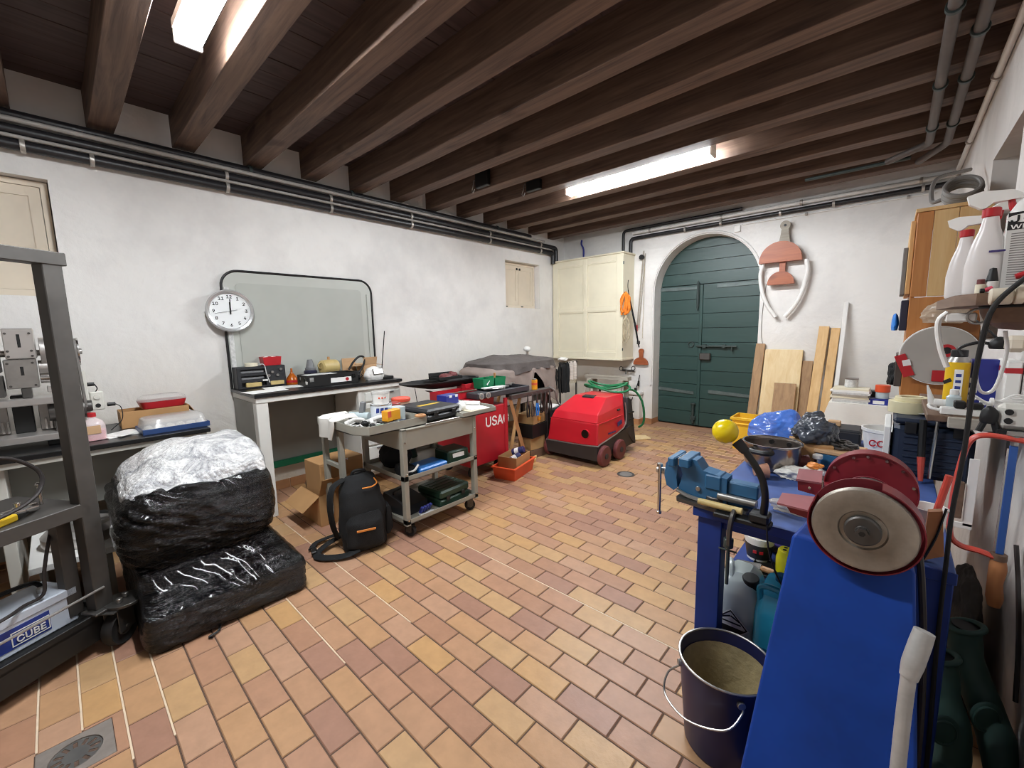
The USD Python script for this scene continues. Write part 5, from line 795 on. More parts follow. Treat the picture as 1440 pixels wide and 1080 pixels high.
for k, (r_, dz, lb) in enumerate(((0.24, 0.0, 'outer loop of green hose resting on the washer'), (0.20, 0.035, 'inner loop of green hose resting on the washer'))):
    pts = [(-2.55+r_*1.25*math.cos(a), 4.50+0.14*math.sin(a)+0.02*k, 0.735+dz+0.03*math.sin(a*2+k)) for a in np.linspace(0, 2*math.pi, 40)]
    if k == 0: pts += [(-2.22, 4.60, 0.70), (-2.165, 4.66, 0.58), (-2.15, 4.69, 0.42), (-2.165, 4.70, 0.30), (-2.22, 4.70, 0.25)]
    solo('garden_hose', tube(pts, 0.013, 8, 2), 'hose_green', lb, 'hose')

# ---------------------------------------------------------------- wall cabinet and what hangs beside it
cb = Thing('wall_cabinet', 'big cream wall cabinet with four panels in the back left corner', 'cabinet', (0, 0, 0))
CX0, CX1, CYF, CZ0, CZ1 = -4.19, -2.935, 5.62, 1.005, 2.515
cb.add('body', box(CX0, CYF+0.02, CZ0, CX1, BY-0.002, CZ1, 0.004), 'cream')
cb.add('stile', [box(x, CYF, CZ0, x+w_, CYF+0.02, CZ1, 0.003) for x, w_ in ((CX0, 0.10), (-3.60, 0.055), (CX1-0.10, 0.10))], 'cream')
for z, h in ((CZ0, 0.09), (1.715, 0.06), (CZ1-0.09, 0.09)):
    for x0, x1 in ((CX0+0.10, -3.60), (-3.545, CX1-0.10)): cb.add('rail', box(x0, CYF, z, x1, CYF+0.02, z+h, 0.003), 'cream')
for z0, z1 in ((1.095, 1.715), (1.775, 2.425)):
    for x0, x1 in ((CX0+0.10, -3.60), (-3.545, CX1-0.10)):
        p = cb.add('panel', box(x0, CYF+0.0185, z0, x1, CYF+0.0225, z1, 0.0005), 'cream'); cb.add('moulding', cut(box(x0+0.0, CYF+0.005, z0, x1, CYF+0.019, z1, 0), box(x0+0.016, CYF-0.1, z0+0.016, x1-0.016, CYF+0.1, z1-0.016, 0)), 'cream', under=p)
cb.add('cornice', box(CX0, CYF-0.02, CZ1, CX1+0.02, BY-0.002, CZ1+0.025, 0.006), 'cream'); cb.add('base_board', box(CX0, CYF-0.012, CZ0-0.03, CX1+0.012, BY-0.002, CZ0, 0.004), 'cream'); cb.add('hinge', [cyl(0.008, 0.04, CX1+0.004, CYF+0.004, z) for z in (1.12, 2.36)], 'iron_dark')
solo('blue_pipe', tube([(-3.80, 5.93, 2.55), (-3.80, 5.93, 2.72), (-3.82, 5.9, 2.8), (-3.80, 5.88, 2.86)], 0.014, 10, 4), 'deep_blue', 'short blue pipe rising above the wall cabinet', 'pipe')
def rope(name, label, cat_, m, c, w, z1, z0, n, r, seed, loc=(0, 0, 0)):
    g = np.random.default_rng(seed); t = Thing(name, label, cat_, loc)
    for k in range(n):
        x, y = c[0]+g.uniform(-w, w), c[1]+g.uniform(-0.025, 0.0)
        pts = [(c[0], c[1], z1)]+[(x+g.uniform(-0.02, 0.02)*1, y+g.uniform(-0.01, 0.01), z1+(z0-z1)*q) for q in (0.25, 0.5, 0.75)]+[(x*0.6+c[0]*0.4+g.uniform(-0.02, 0.02), y, z0+g.uniform(0, 0.08))]
        t.add('strand', tube(pts, r, 6, 5), m)
    return t
t = rope('rope_bundle', 'orange rope bundle hanging on the corner of the wall cabinet', 'rope', 'orange_rope', (-2.885, 5.60), 0.065, 1.96, 1.62, 9, 0.015, 4); t.add('hook', cyl(0.006, 0.05, -2.885, 5.58, 1.955, 'y'), 'iron_dark')
rope('string_bundle', 'beige strings hanging below the orange rope', 'string', 'string_beige', (-2.87, 5.60), 0.07, 1.64, 1.22, 9, 0.005, 9)
t = Thing('leather_strap', 'long black strap hanging right of the orange rope', 'strap', (0, 0, 0)); t.add('strap', tube([(-2.865, 5.64, 2.13), (-2.855, 5.62, 2.0), (-2.80, 5.62, 1.75), (-2.75, 5.64, 1.5), (-2.715, 5.66, 1.28), (-2.70, 5.68, 1.17)], [0.008, 0.01, 0.02, 0.026, 0.02, 0.014], 10, 6, flat=0.4), 'fabric_black'); t.add('buckle', cbox(-2.705, 5.665, 1.24, 0.045, 0.02, 0.05), 'steel_dark')
t = Thing('fishing_rods', 'thin rods with red tips leaning on the wall beside the arch', 'rods', (0, 0, 0))
t.add('rod', tube([(-2.78, 5.945, 2.56), (-2.83, 5.94, 1.9), (-2.865, 5.93, 1.36)], 0.009, 6), 'grey_wood'); t.add('rod', tube([(-2.755, 5.945, 2.52), (-2.80, 5.94, 1.9), (-2.83, 5.93, 1.45)], 0.007, 6), 'grey_wood'); t.add('line', tube([(-2.76, 5.945, 2.45), (-2.775, 5.94, 1.3)], 0.003, 5), 'string_beige'); t.add('reel', cyl(0.035, 0.04, -2.80, 5.90, 2.47, 'y'), 'black'); t.add('tip', cyl(0.014, 0.09, -2.862, 5.93, 1.40), 'red_plastic')
def blade(t, name, cx, zb, w, h, th, y, m):
    a = np.linspace(0, math.pi, 25); t.add(name, T(onback(ext(Polygon([(w/2*math.cos(q), h*math.sin(q)**0.9) for q in a]), th)), cx, y, zb), m)
t = Thing('wooden_paddle', 'small reddish wooden paddle hanging below the wall cabinet corner', 'paddle', (0, 0, 0)); blade(t, 'blade', -2.79, 0.90, 0.23, 0.11, 0.03, 5.95, 'red_wood'); t.add('handle', onback(T(ext(sbox(-0.028, 0.08, 0.028, 0.20).union(Point(0, 0.2).buffer(0.038)), 0.028), -2.785, 0.90, -5.949)), 'red_wood')
sh2 = Thing('trestle', 'grey weathered wooden trestle under the wall cabinet', 'trestle', (0, 0, 0)); sh2.add('beam', box(-3.46, 5.44, 0.70, -2.75, 5.56, 0.755, 0.004), 'grey_wood')
for x in (-3.40, -2.88):
    for y, y2 in ((5.42, 5.30), (5.58, 5.68)): sh2.add('leg', hull([(x+a, y+b, 0.705) for a in (0, 0.07) for b in (-0.015, 0.015)]+[(x-0.03+a, y2+b, 0) for a in (0, 0.07) for b in (-0.015, 0.015)]), 'grey_wood')
sh2.add('stretcher', box(-3.40, 5.37, 0.30, -2.83, 5.40, 0.38, 0.003), 'grey_wood')
t = Thing('water_tap', 'old brass mixer tap on the wall below the cabinet', 'tap', (-2.99, 5.93, 0.80)); t.add('body', cyl(0.016, 0.20, -0.1, 0, 0, 'x'), 'steel_dark'); t.add('handle', [T(R(ring(0.035, 0.024, 0.012, 20), 'x', 80), -0.1, -0.03, 0.03), T(R(ring(0.035, 0.024, 0.012, 20), 'x', 80), 0.1, -0.03, 0.04)], 'steel_dark'); t.add('spout', tube([(0.0, -0.01, 0), (0.0, -0.06, 0.0), (0.0, -0.08, -0.05)], 0.011, 8, 4), 'steel_dark'); t.add('wall_plate', cyl(0.05, 0.02, 0, 0.015, 0, 'y'), 'white_paint')
t = Thing('power_cable', 'black cable with an inline switch hanging by the masonry block', 'cable', (0, 0, 0)); t.add('cord', tube([(-2.80, 5.93, 0.74), (-2.83, 5.92, 0.6), (-2.85, 5.85, 0.45), (-2.90, 5.78, 0.25), (-2.92, 5.74, 0.12)], 0.006, 6, 6), 'black'); t.add('switch', [cyl(0.014, 0.08, -2.815, 5.925, 0.57), cyl(0.02, 0.05, -2.82, 5.84, 0.502)], 'black')
solo('floor_board', box(-0.09, -0.17, 0, 0.09, 0.17, 0.02), 'pine_pale', 'pale board lying on the tiles behind the washer', 'board', (-2.42, 5.05, 0), -40)

# ---------------------------------------------------------------- wooden hames on the wall right of the door
hm = Thing('wall_ornament', 'wall piece of two wooden half discs on a stem with curved pale tubes', 'wall decoration', (0, 0, 0))
a = np.linspace(0, math.pi, 25)
blade(hm, 'half_disc', -1.052, 2.185, 0.43, 0.235, 0.075, 5.92, 'red_wood'); hm.add('stem', onback(T(ext(Polygon([(-0.06, 0.0), (0.06, 0.0), (0.04, 0.12), (0.035, 0.19), (-0.035, 0.19), (-0.04, 0.12)]).union(Point(0, 0.215).buffer(0.052)), 0.04), -1.025, 2.385, -5.93)), 'grey_wood'); hm.add('eye', cyl(0.014, 0.006, -1.025, 5.884, 2.60, 'y'), 'black')
hm.add('neck', onback(T(ext(sbox(-0.03, 0, 0.03, 0.14), 0.04), -1.03, 2.05, -5.93)), 'red_wood'); blade(hm, 'half_disc', -1.035, 1.925, 0.27, 0.15, 0.07, 5.92, 'red_wood')
hm.add('curved_tube', tube([(-1.23, 5.90, 2.19), (-1.255, 5.90, 2.05), (-1.225, 5.90, 1.85), (-1.16, 5.90, 1.68), (-1.07, 5.90, 1.545)], 0.022, 12, 6), 'pipe_grey' if False else 'white_plastic'); hm.add('curved_tube', tube([(-0.80, 5.90, 2.19), (-0.785, 5.90, 2.05), (-0.82, 5.90, 1.83), (-0.88, 5.90, 1.68), (-0.975, 5.90, 1.545)], 0.024, 12, 6), 'white_plastic')
solo('wall_socket', box(-0.035, -0.03, -0.04, 0.035, 0, 0.04, 0.004), 'white_paint', 'small white box on the wall above the door arch', 'socket', (-1.55, BY-0.001, 2.66))
solo('thin_wire', tube([(-1.20, BY-0.005, 1.95), (-1.225, BY-0.005, 1.6), (-1.22, BY-0.005, 1.3), (-1.17, BY-0.005, 1.15)], 0.003, 5, 6), 'pipe_grey', 'thin wire running down the wall beside the curved tubes', 'wire')

# boards leaning on the wall
def lean(name, label, x0, x1, z1, m, th=0.025, ytop=BY-0.012, ybot=5.70, z0=0.0, tilt=0.0, cat_='board', holes=()):
    L = math.hypot(z1-z0, ytop-ybot); b = box(x0, -th, 0, x1, 0, L, 0.003); ang = math.degrees(math.atan2(ytop-ybot, z1-z0)); cxm = (x0+x1)/2
    b = R(b, 'y', tilt, (cxm, 0, 0)); return solo(name, R(b, 'x', -ang), m, label, cat_, (0, ybot, z0))
lean('wooden_plank', 'narrow old plank leaning at the door edge', -1.30, -1.20, 1.22, 'old_plank', 0.03, ybot=5.72, tilt=1.5)
lean('wooden_board', 'wide pale pine panel leaning on the wall', -1.165, -0.775, 1.15, 'pine_pale', 0.022, ybot=5.68)
lean('wooden_board', 'small brown board leaning on the pale pine panel', -1.02, -0.80, 0.76, 'old_plank', 0.02, ytop=5.80, ybot=5.60)
lean('wooden_plank', 'dark notched plank behind the two tall pine boards', -0.81, -0.69, 1.02, 'old_plank', 0.03, ybot=5.74, tilt=1)
lean('wooden_plank', 'left of two tall pine planks leaning on the wall', -0.695, -0.60, 1.42, 'pine', 0.03, ybot=5.66, tilt=2.2)
lean('wooden_plank', 'right of two tall pine planks leaning on the wall', -0.575, -0.495, 1.40, 'pine', 0.03, ybot=5.66, tilt=2)
lean('white_profile', 'tall white metal strip leaning right of the pine planks', -0.465, -0.425, 1.68, 'white_paint', 0.03, ybot=5.66, tilt=1.2, cat_='strip'); lean('white_profile', 'shorter grey tube leaning behind the white strip', -0.50, -0.475, 1.30, 'pipe_grey', 0.02, ybot=5.76, tilt=1, cat_='strip')
yc = Thing('storage_crate', 'yellow plastic crate in front of the leaning boards', 'crate', (-1.14, 5.47, 0)); yc.add('crate', tray_box(0.42, 0.30, 0.38, 0.008, 0.1), 'crate_yellow'); yc.add('rim', cut(box(-0.225, -0.165, 0.35, 0.225, 0.165, 0.385, 0.004), box(-0.2, -0.14, 0, 0.2, 0.14, 1, 0)), 'crate_yellow'); yc.add('rib', [box(-0.215, -0.16, 0.30, 0.215, -0.145, 0.315), box(-0.2, -0.158, 0.2, -0.185, -0.135, 0.35), box(0.185, -0.158, 0.2, 0.2, -0.135, 0.35)], 'crate_yellow')

# white covered table at the back right with magazines
tb = Thing('cloth_table', 'table under a white cloth at the back wall right of the boards', 'table', (0, 0, 0)); tb.add('tabletop', box(-0.40, 5.02, 0.665, 0.34, 5.75, 0.69), 'old_plank')
for x in (-0.37, 0.28):
    for y in (5.05, 5.68): tb.add('leg', box(x, y, 0, x+0.05, y+0.05, 0.665), 'old_plank')
cl_ = Thing('tablecloth', 'creased white cloth hanging over the front of the back table', 'tablecloth', (0, 0, 0))
def tcl(u, v):
    s = v*1.05; x = -0.42+0.77*u; y = np.where(s < 0.62, 5.64-s, 5.0-0.012*np.sin(u*14)*(s-0.6)*3-(s-0.62)*0.10); z = np.where(s < 0.62, 0.697, 0.697-(s-0.62)*1.0); return x-(s-0.62)*np.where(s > 0.62, 0.25, 0)*(u < 0.12)*(1-u/0.12), y, z+0.003*np.sin(u*9+v*20)*(s > 0.62)
cl_.add('cloth', sheet(grid(40, 50, tcl), 0.005), 'white_cloth')
def tcs(u, v): s = v*0.5; return -0.405-s*0.30-0.01*np.sin(u*15)*v, 5.03+0.60*u, 0.695-s
cl_.add('side_fall', sheet(grid(20, 16, tcs), -0.005), 'white_cloth')
for k in range(7): solo('magazine', T(cbox(0, 0, 0, 0.27+0.01*(k % 3), 0.20, 0.019, 0.001), 0, 0, 0.0095), ['paper_grey', 'paper', 'cream', 'grey_wood'][k % 4], f'magazine in the stack on the white cloth table, {["lowest", "second from below", "third from below", "fourth and middle one", "third from the top", "second from the top", "topmost"][k]}', 'magazine', (-0.265+0.008*math.sin(k*2.1), 5.13+0.008*math.cos(k), 0.7035+k*0.0194), RNG.uniform(-4, 4), 'magazines stacked on the white table')
t = Thing('glass_jar', 'small patterned grey jar on the magazine stack', 'jar', (-0.27, 5.16, 0.84)); t.add('jar', cyl(0.052, 0.075), 'paper_grey'); t.add('lid', cyl(0.054, 0.012, 0, 0, 0.076), 'steel')
t = Thing('storage_jar', 'clear jar with a bright orange lid on a blue box', 'jar', (-0.04, 5.12, 0.755)); t.add('jar', cyl(0.048, 0.06), 'jar_clear'); t.add('lid', cyl(0.054, 0.065, 0, 0, 0.06), 'orange_trim' if False else 'orange_crate')
t = Thing('product_box', 'flat blue box on the white table under the orange lidded jar', 'box', (-0.02, 5.12, 0.6985)); t.add('box', box(-0.11, -0.08, 0, 0.16, 0.08, 0.055), 'deep_blue'); t.add('label', box(-0.08, -0.0812, 0.012, 0.0, -0.0802, 0.042, 0.0003), 'paper')
t = Thing('flat_tool', 'flat dark grey tool lying behind the magazine stack', 'tool', (-0.10, 5.32, 0.70)); t.add('body', box(-0.12, -0.06, 0, 0.1, 0.06, 0.10), 'case_black')

# ================================================================ blue workbench at the right
mat('bench_blue', '#15347c', 0.45, var=0.12, scale=6, spec=0.35); mat('bench_top', '#3d5590', 0.6, var=0.18, scale=9, detail=6); mat('pedestal_blue', '#0d3787', 0.55, var=0.2, scale=5, detail=6, spec=0.25); mat('vise_blue', '#2b5f86', 0.4, var=0.12); mat('grinder_red', '#6e1f29', 0.38, var=0.15); mat('guard_red', '#7a1c27', 0.4, var=0.15); mat('rest_red', '#94565a', 0.5, var=0.15)
mat('bulb_yellow', '#e8cc12', 0.25, var=0.03); mat('pot_steel', '#9c938c', 0.22, metal=0.9, var=0.15, scale=4); mat('terracotta', '#a87860', 0.7); mat('bucket_navy', '#1e2146', 0.35, var=0.2); mat('mud', '#9c8c66', 0.8, var=0.35, scale=9, bump=0.4, bscale=40); mat('can_blue', '#2f9cc0', 0.3, var=0.04); mat('can_dark', '#1d5f86', 0.35); mat('jerry_clear', '#c3cdca', 0.3, var=0.05); mat('jerry_green', '#4f8f7a', 0.3); mat('purple', '#6a56b8', 0.4); mat('pink_white', '#e8cfd8', 0.4); mat('tin_yellow', '#d9d21f', 0.35, var=0.05); mat('tan_wood', '#b5794d', 0.55, var=0.12); mat('navy_case', '#1f2a3e', 0.5, var=0.12); mat('tape_cream', '#dcd3ae', 0.5, var=0.05); mat('wader_green', '#34504a', 0.6, var=0.15, bump=0.15, bscale=30); mat('saw_red', '#c4483a', 0.4, var=0.08); mat('saw_blue', '#2c559a', 0.4, var=0.08); mat('lever_grey', '#b3b1ae', 0.45, metal=0.3, var=0.15, scale=20); mat('label_grey', '#c8c6c2', 0.6, var=0.05); mat('tin_gold', '#e2b61c', 0.3, var=0.04); mat('pvc', '#d8ccb8', 0.45, var=0.06); mat('reel_grey', '#a8a29a', 0.5, var=0.05)
mat('sack_grey', '#4a443f', 0.85, var=0.25, scale=8, bump=0.3, bscale=60)
film('blue_bag', '#4f86e6', 0.72, 0.18, 0.9, 14); film('dark_bag', '#4a4f58', 0.88, 0.25, 0.9, 14); film('white_bottle', '#e9e4e2', 0.82, 0.3); film('clear_film', '#cfc2ae', 0.45, 0.2, 0.6, 20)
def steelwheel():
    n = {'tc': ('texture_coordinate', {}), 'sp': ('separate_xyz', {}), 'cx': ('combine_xyz', {}), 'g': ('gradient_texture', {'gradient_type': 'spherical'}), 'mp': ('mapping', {'scale': (7, 7, 7)}), 'n': ('noise_texture', {'scale': 16, 'detail': 6, 'roughness': 0.7}), 'rp': ('rgb_ramp', {'ramp': [(0.0, C('#b9b0a4')), (0.2, C('#9a9083')), (0.35, C('#a59c90')), (0.55, C('#8d8478')), (0.8, C('#9d9488'))]}), 'r2': ('rgb_ramp', {'ramp': [(0.3, (0.75, 0.75, 0.75)), (0.7, (1.1, 1.1, 1.1))]}), 'mx': ('mix_color', {'blend_type': 'multiply', 'fac': 1.0}), 'p': ('principled_bsdf', {'roughness': 0.42, 'metallic': 0.55})}
    MATS['worn_wheel'] = usdkit.material(stage, '/World/Looks/worn_wheel', n, [('tc.object', 'mp.vector'), ('mp.vector', 'g.vector'), ('g.fac', 'rp.fac'), ('tc.object', 'n.vector'), ('n.fac', 'r2.fac'), ('rp.color', 'mx.a'), ('r2.color', 'mx.b'), ('mx.result', 'p.base_color')], surface='p.BSDF')
steelwheel()

wb_ = Thing('workbench', 'blue steel workbench along the right wall carrying vise and clutter', 'workbench', (0, 0, 0))
wb_.add('benchtop', box(-0.525, 1.60, 0.74, 0.175, 3.18, 0.76, 0.003), 'bench_top'); wb_.add('top_edge', box(-0.527, 1.597, 0.728, 0.177, 1.605, 0.762, 0.002), 'bench_blue'); wb_.add('apron', box(-0.50, 1.63, 0.69, 0.16, 1.65, 0.74, 0.002), 'bench_blue')
for x, y in ((-0.51, 1.61), (0.088, 1.61), (-0.51, 3.06), (0.088, 3.06)): wb_.add('leg', box(x, y, 0, x+0.085, y+0.07, 0.738, 0.003), 'bench_blue')
wb_.add('lower_shelf', box(-0.50, 2.02, 0.30, 0.16, 3.05, 0.33, 0.003), 'bench_blue'); wb_.add('inner_post', box(-0.33, 2.35, 0.33, -0.25, 2.42, 0.738, 0.003), 'bench_blue')
# vise
vs = Thing('bench_vise', 'blue steel vise clamped over the near left bench corner', 'vise', (0, 0, 0))
vs.add('base', cat(cyl(0.065, 0.016, -0.46, 1.67, 0.765, n=32), cyl(0.05, 0.03, -0.46, 1.67, 0.775, n=32)), 'steel_dark'); vs.add('bottom_plate', hull([(x, y, 0.762) for x, y in ((-0.58, 1.63), (-0.58, 1.71), (-0.36, 1.62), (-0.36, 1.72))]+[(x, y, 0.775) for x, y in ((-0.58, 1.63), (-0.58, 1.71), (-0.36, 1.62), (-0.36, 1.72))]), 'steel_dark') if False else None
def prof_xz(pts, y0, y1): return T(onback(ext(Polygon(pts), y1-y0)), 0, y1, 0)
vs.add('body', prof_xz([(-0.60, 0.80), (-0.53, 0.785), (-0.42, 0.785), (-0.42, 0.885), (-0.47, 0.895), (-0.505, 0.90), (-0.53, 0.935), (-0.575, 0.94), (-0.592, 0.90), (-0.582, 0.87), (-0.588, 0.84)], 1.63, 1.70), 'vise_blue'); vs.add('fixed_jaw', box(-0.588, 1.60, 0.905, -0.548, 1.735, 0.942, 0.004), 'vise_blue'); vs.add('jaw_plate', box(-0.592, 1.602, 0.912, -0.587, 1.733, 0.940, 0.001), 'steel')
vs.add('moving_jaw', prof_xz([(-0.615, 0.795), (-0.60, 0.81), (-0.606, 0.85), (-0.60, 0.905), (-0.60, 0.935), (-0.63, 0.93), (-0.65, 0.90), (-0.655, 0.85), (-0.645, 0.81)], 1.63, 1.70), 'vise_blue'); vs.add('moving_jaw_bar', box(-0.632, 1.60, 0.90, -0.605, 1.735, 0.937, 0.004), 'vise_blue')
vs.add('slide_bar', box(-0.42, 1.64, 0.825, -0.318, 1.69, 0.875, 0.005), 'vise_blue'); vs.add('slide_bottom', box(-0.44, 1.645, 0.785, -0.325, 1.685, 0.812, 0.003), 'vise_blue'); vs.add('slide_rod', cyl(0.014, 0.13, -0.45, 1.632, 0.815, 'x'), 'steel'); vs.add('neck_block', box(-0.50, 1.625, 0.83, -0.435, 1.705, 0.893, 0.008), 'vise_blue')
vs.add('screw', cyl(0.014, 0.06, -0.70, 1.665, 0.855, 'x'), 'steel'); vs.add('handle_rod', cyl(0.007, 0.20, -0.682, 1.65, 0.68), 'chrome'); vs.add('handle_knob', [cyl(0.012, 0.014, -0.682, 1.65, 0.875), cyl(0.011, 0.012, -0.682, 1.65, 0.67)], 'chrome'); vs.add('side_bolt', cyl(0.009, 0.008, -0.52, 1.624, 0.825, 'y'), 'steel'); vs.add('lock_lever', tube([(-0.60, 1.62, 0.805), (-0.55, 1.618, 0.79), (-0.48, 1.618, 0.785)], 0.008, 8, 4), 'steel'); vs.add('rim_plate', hull([(-0.59, 1.60, 0.765), (-0.45, 1.585, 0.765), (-0.35, 1.60, 0.765), (-0.35, 1.74, 0.765), (-0.59, 1.73, 0.765), (-0.60, 1.62, 0.765)]+[(-0.59, 1.60, 0.778), (-0.45, 1.585, 0.778), (-0.35, 1.60, 0.778), (-0.35, 1.74, 0.778), (-0.59, 1.73, 0.778), (-0.60, 1.62, 0.778)]), 'steel_dark')
solo('brass_bar', cyl(0.012, 0.15, 0, 0, 0, 'x'), 'beige_plastic', 'brass coloured round bar lying under the vise slide', 'bar', (-0.50, 1.572, 0.80))
# work lamp
lp = Thing('work_lamp', 'bench lamp with yellow ball bulb on a bent black arm', 'lamp', (0, 0, 0))
lp.add('clamp_bar', box(-0.44, 1.545, 0.765, -0.26, 1.597, 0.783, 0.004), 'black'); lp.add('base', box(-0.325, 1.54, 0.783, -0.265, 1.60, 0.815, 0.006), 'black'); lp.add('bulb', sph(0.042, -0.412, 1.55, 1.085, sub=4), 'bulb_yellow'); lp.add('socket', tube([(-0.375, 1.55, 1.055), (-0.345, 1.55, 1.025)], [0.019, 0.015], 16), 'black_rubber')
lp.add('arm', tube([(-0.35, 1.55, 1.03), (-0.32, 1.55, 0.99), (-0.292, 1.55, 0.94), (-0.28, 1.55, 0.88), (-0.285, 1.565, 0.81)], 0.0115, 12, 6), 'black'); lp.add('cord', tube([(-0.27, 1.545, 0.79), (-0.262, 1.54, 0.72), (-0.25, 1.56, 0.65), (-0.235, 1.60, 0.58), (-0.225, 1.64, 0.53)], 0.003, 6, 6), 'black')
gc = Thing('screw_clamp', 'dark iron screw clamp gripping the front edge of the bench', 'clamp', (0, 0, 0)); gc.add('frame', tube([(-0.375, 1.60, 0.79), (-0.375, 1.575, 0.80), (-0.375, 1.54, 0.785), (-0.378, 1.53, 0.74), (-0.38, 1.535, 0.68)], 0.009, 6, 5), 'steel_dark'); gc.add('screw', cyl(0.006, 0.17, -0.384, 1.548, 0.525), 'iron_dark'); gc.add('nut', cyl(0.016, 0.035, -0.384, 1.548, 0.665), 'iron_dark'); gc.add('tommy_bar', cyl(0.003, 0.06, -0.415, 1.545, 0.655, 'x'), 'iron_dark')
# things on the bench
BZ = 0.761
pt = Thing('cooking_pot', 'steel cooking pot with black side handles on the bench', 'pot', (-0.40, 2.30, BZ)); pt.add('pot', lathe([(0, 0), (0.095, 0), (0.112, 0.02), (0.12, 0.06), (0.118, 0.115), (0.124, 0.125), (0.120, 0.128), (0.114, 0.115), (0.115, 0.06), (0.106, 0.022), (0.09, 0.006), (0, 0.006)], 48), 'pot_steel'); pt.add('rim', T(ring(0.127, 0.118, 0.005, 48), 0, 0, 0.125), 'chrome'); pt.add('handle', [R(tube([(0.10, -0.04, 0.10), (0.15, -0.04, 0.105), (0.158, 0, 0.105), (0.15, 0.04, 0.105), (0.10, 0.04, 0.10)], 0.012, 8, 4), 'z', a) for a in (-100, 80)], 'black')
t = Thing('clay_cup', 'small clay cup lying on its side before the steel pot', 'cup', (-0.40, 2.10, BZ), 30); t.add('cup', T(R(lathe([(0, 0), (0.022, 0), (0.034, 0.055), (0.030, 0.055), (0.02, 0.006), (0, 0.006)], 24), 'y', 85), -0.03, 0, 0.033), 'terracotta')
bag = dent(blob(0.16, 0.16, 0.135, 0.42, 7, 9, 5), 0.03, 11, 5); solo('plastic_bag', bag, 'blue_bag', 'big translucent blue plastic bag behind the steel pot', 'bag', (-0.44, 2.66, BZ))
carton('carton', 'brown carton on the bench under the dark bag', 0.17, 0.16, 0.11, (-0.27, 2.50, BZ), 12, 'cardboard', closed=True)
solo('plastic_bag', dent(blob(0.095, 0.085, 0.085, 0.6, 10, 14, 5), 0.03, 18, 3), 'dark_bag', 'crumpled dark grey plastic bag on the brown bench carton', 'bag', (-0.26, 2.52, BZ+0.11)); solo('cardboard_sheet', R(box(-0.08, -0.005, 0, 0.08, 0.0, 0.10, 0.001), 'x', -18), 'cardboard_pale', 'pale cardboard flap standing behind the dark bag', 'cardboard', (-0.32, 2.74, BZ))
t = Thing('plastic_cup', 'dark red plastic cup lying beside the bench carton', 'cup', (-0.29, 2.33, BZ), 20); t.add('cup', T(R(lathe([(0, 0), (0.025, 0), (0.034, 0.08), (0.03, 0.08), (0.022, 0.005), (0, 0.005)], 24), 'y', 82), -0.04, 0, 0.034), 'wheel_maroon')
solo('white_rag', dent(blob(0.075, 0.055, 0.035, 0.4, 12, 4, 4), 0.01, 25, 2), 'white_cloth', 'crumpled white rag on the bench near the grinder', 'cloth', (-0.29, 2.20, BZ)); solo('white_rag', dent(blob(0.05, 0.05, 0.04, 0.4, 12, 7, 4), 0.01, 25, 5), 'paper', 'white crumpled tissue under the orange wrapper', 'tissue', (-0.215, 2.22, BZ)); solo('orange_wrapper', dent(blob(0.03, 0.03, 0.016, 0.5, 16, 6, 3), 0.006, 30, 5), 'orange_trim', 'orange wrapper on the white crumpled tissue', 'wrapper', (-0.215, 2.21, BZ+0.058))
t = Thing('blue_grey_box', 'blue grey box with a wooden lid behind the grinder', 'box', (-0.15, 2.50, BZ), -8); t.add('body', box(-0.08, -0.09, 0, 0.08, 0.09, 0.075), 'vise_blue'); t.add('lid', box(-0.085, -0.095, 0.075, 0.085, 0.095, 0.095), 'cardboard_pale'); 
t = Thing('iron_chain', 'coil of rusty iron chain on the wooden lid', 'chain', (-0.145, 2.51, BZ+0.0955))
for k in range(9):
    a = k*0.75; r = ring(0.028, 0.017, 0.010, 16); t.add('link', T(R(r, 'y', 18*(k % 2)), 0.035*math.cos(a), 0.045*math.sin(a), 0.003+0.006*(k % 3)), 'steel_dark')
t = Thing('pipe_fitting', 'small chrome tap part standing between carton and blue grey box', 'fitting', (-0.225, 2.37, BZ)); t.add('body', cyl(0.014, 0.06), 'chrome'); t.add('head', cyl(0.02, 0.02, 0, 0, 0.06), 'white_plastic')
solo('crumpled_film', blob(0.07, 0.035, 0.03, 0.5, 14, 8, 4), 'clear_film', 'crumpled clear film lying beside the vise slide', 'film', (-0.235, 1.78, BZ)); t = Thing('tape_roll', 'small yellow tape ring on the bench behind the tool rest', 'tape', (-0.135, 1.85, BZ)); t.add('ring', ring(0.028, 0.018, 0.012), 'tin_gold')
t = Thing('flat_case', 'long flat black case at the far end of the bench', 'case', (-0.215, 3.02, BZ)); t.add('case', box(-0.17, -0.09, 0, 0.12, 0.09, 0.10, 0.008), 'case_green' if False else 'case_black'); t.add('lid_line', box(-0.171, -0.0915, 0.08, 0.121, 0.0915, 0.086, 0.001), 'steel_dark'); solo('small_blocks', box(-0.03, -0.02, 0, 0.03, 0.02, 0.03), 'cardboard_pale', 'small pale block on the long flat black case', 'block', (-0.22, 3.02, BZ+0.1005))
t = Thing('paint_bucket', 'white plastic bucket with red lettering at the far bench end', 'bucket', (0.0, 2.92, BZ)); t.add('bucket', lathe([(0, 0), (0.075, 0), (0.09, 0.115), (0.096, 0.12), (0.096, 0.135), (0.088, 0.135), (0.072, 0.008), (0, 0.008)], 36), 'white_plastic'); L = text('CON', 0.032, 0.002, True, True); t.add('lettering', T(R(L, 'x', 90), -0.01, -0.085, 0.065), 'red_plastic'); t.add('scraper', tube([(0.0, 0.0, 0.03), (0.05, 0.03, 0.17), (0.065, 0.035, 0.21)], [0.02, 0.012, 0.018], 8), 'white_plastic')
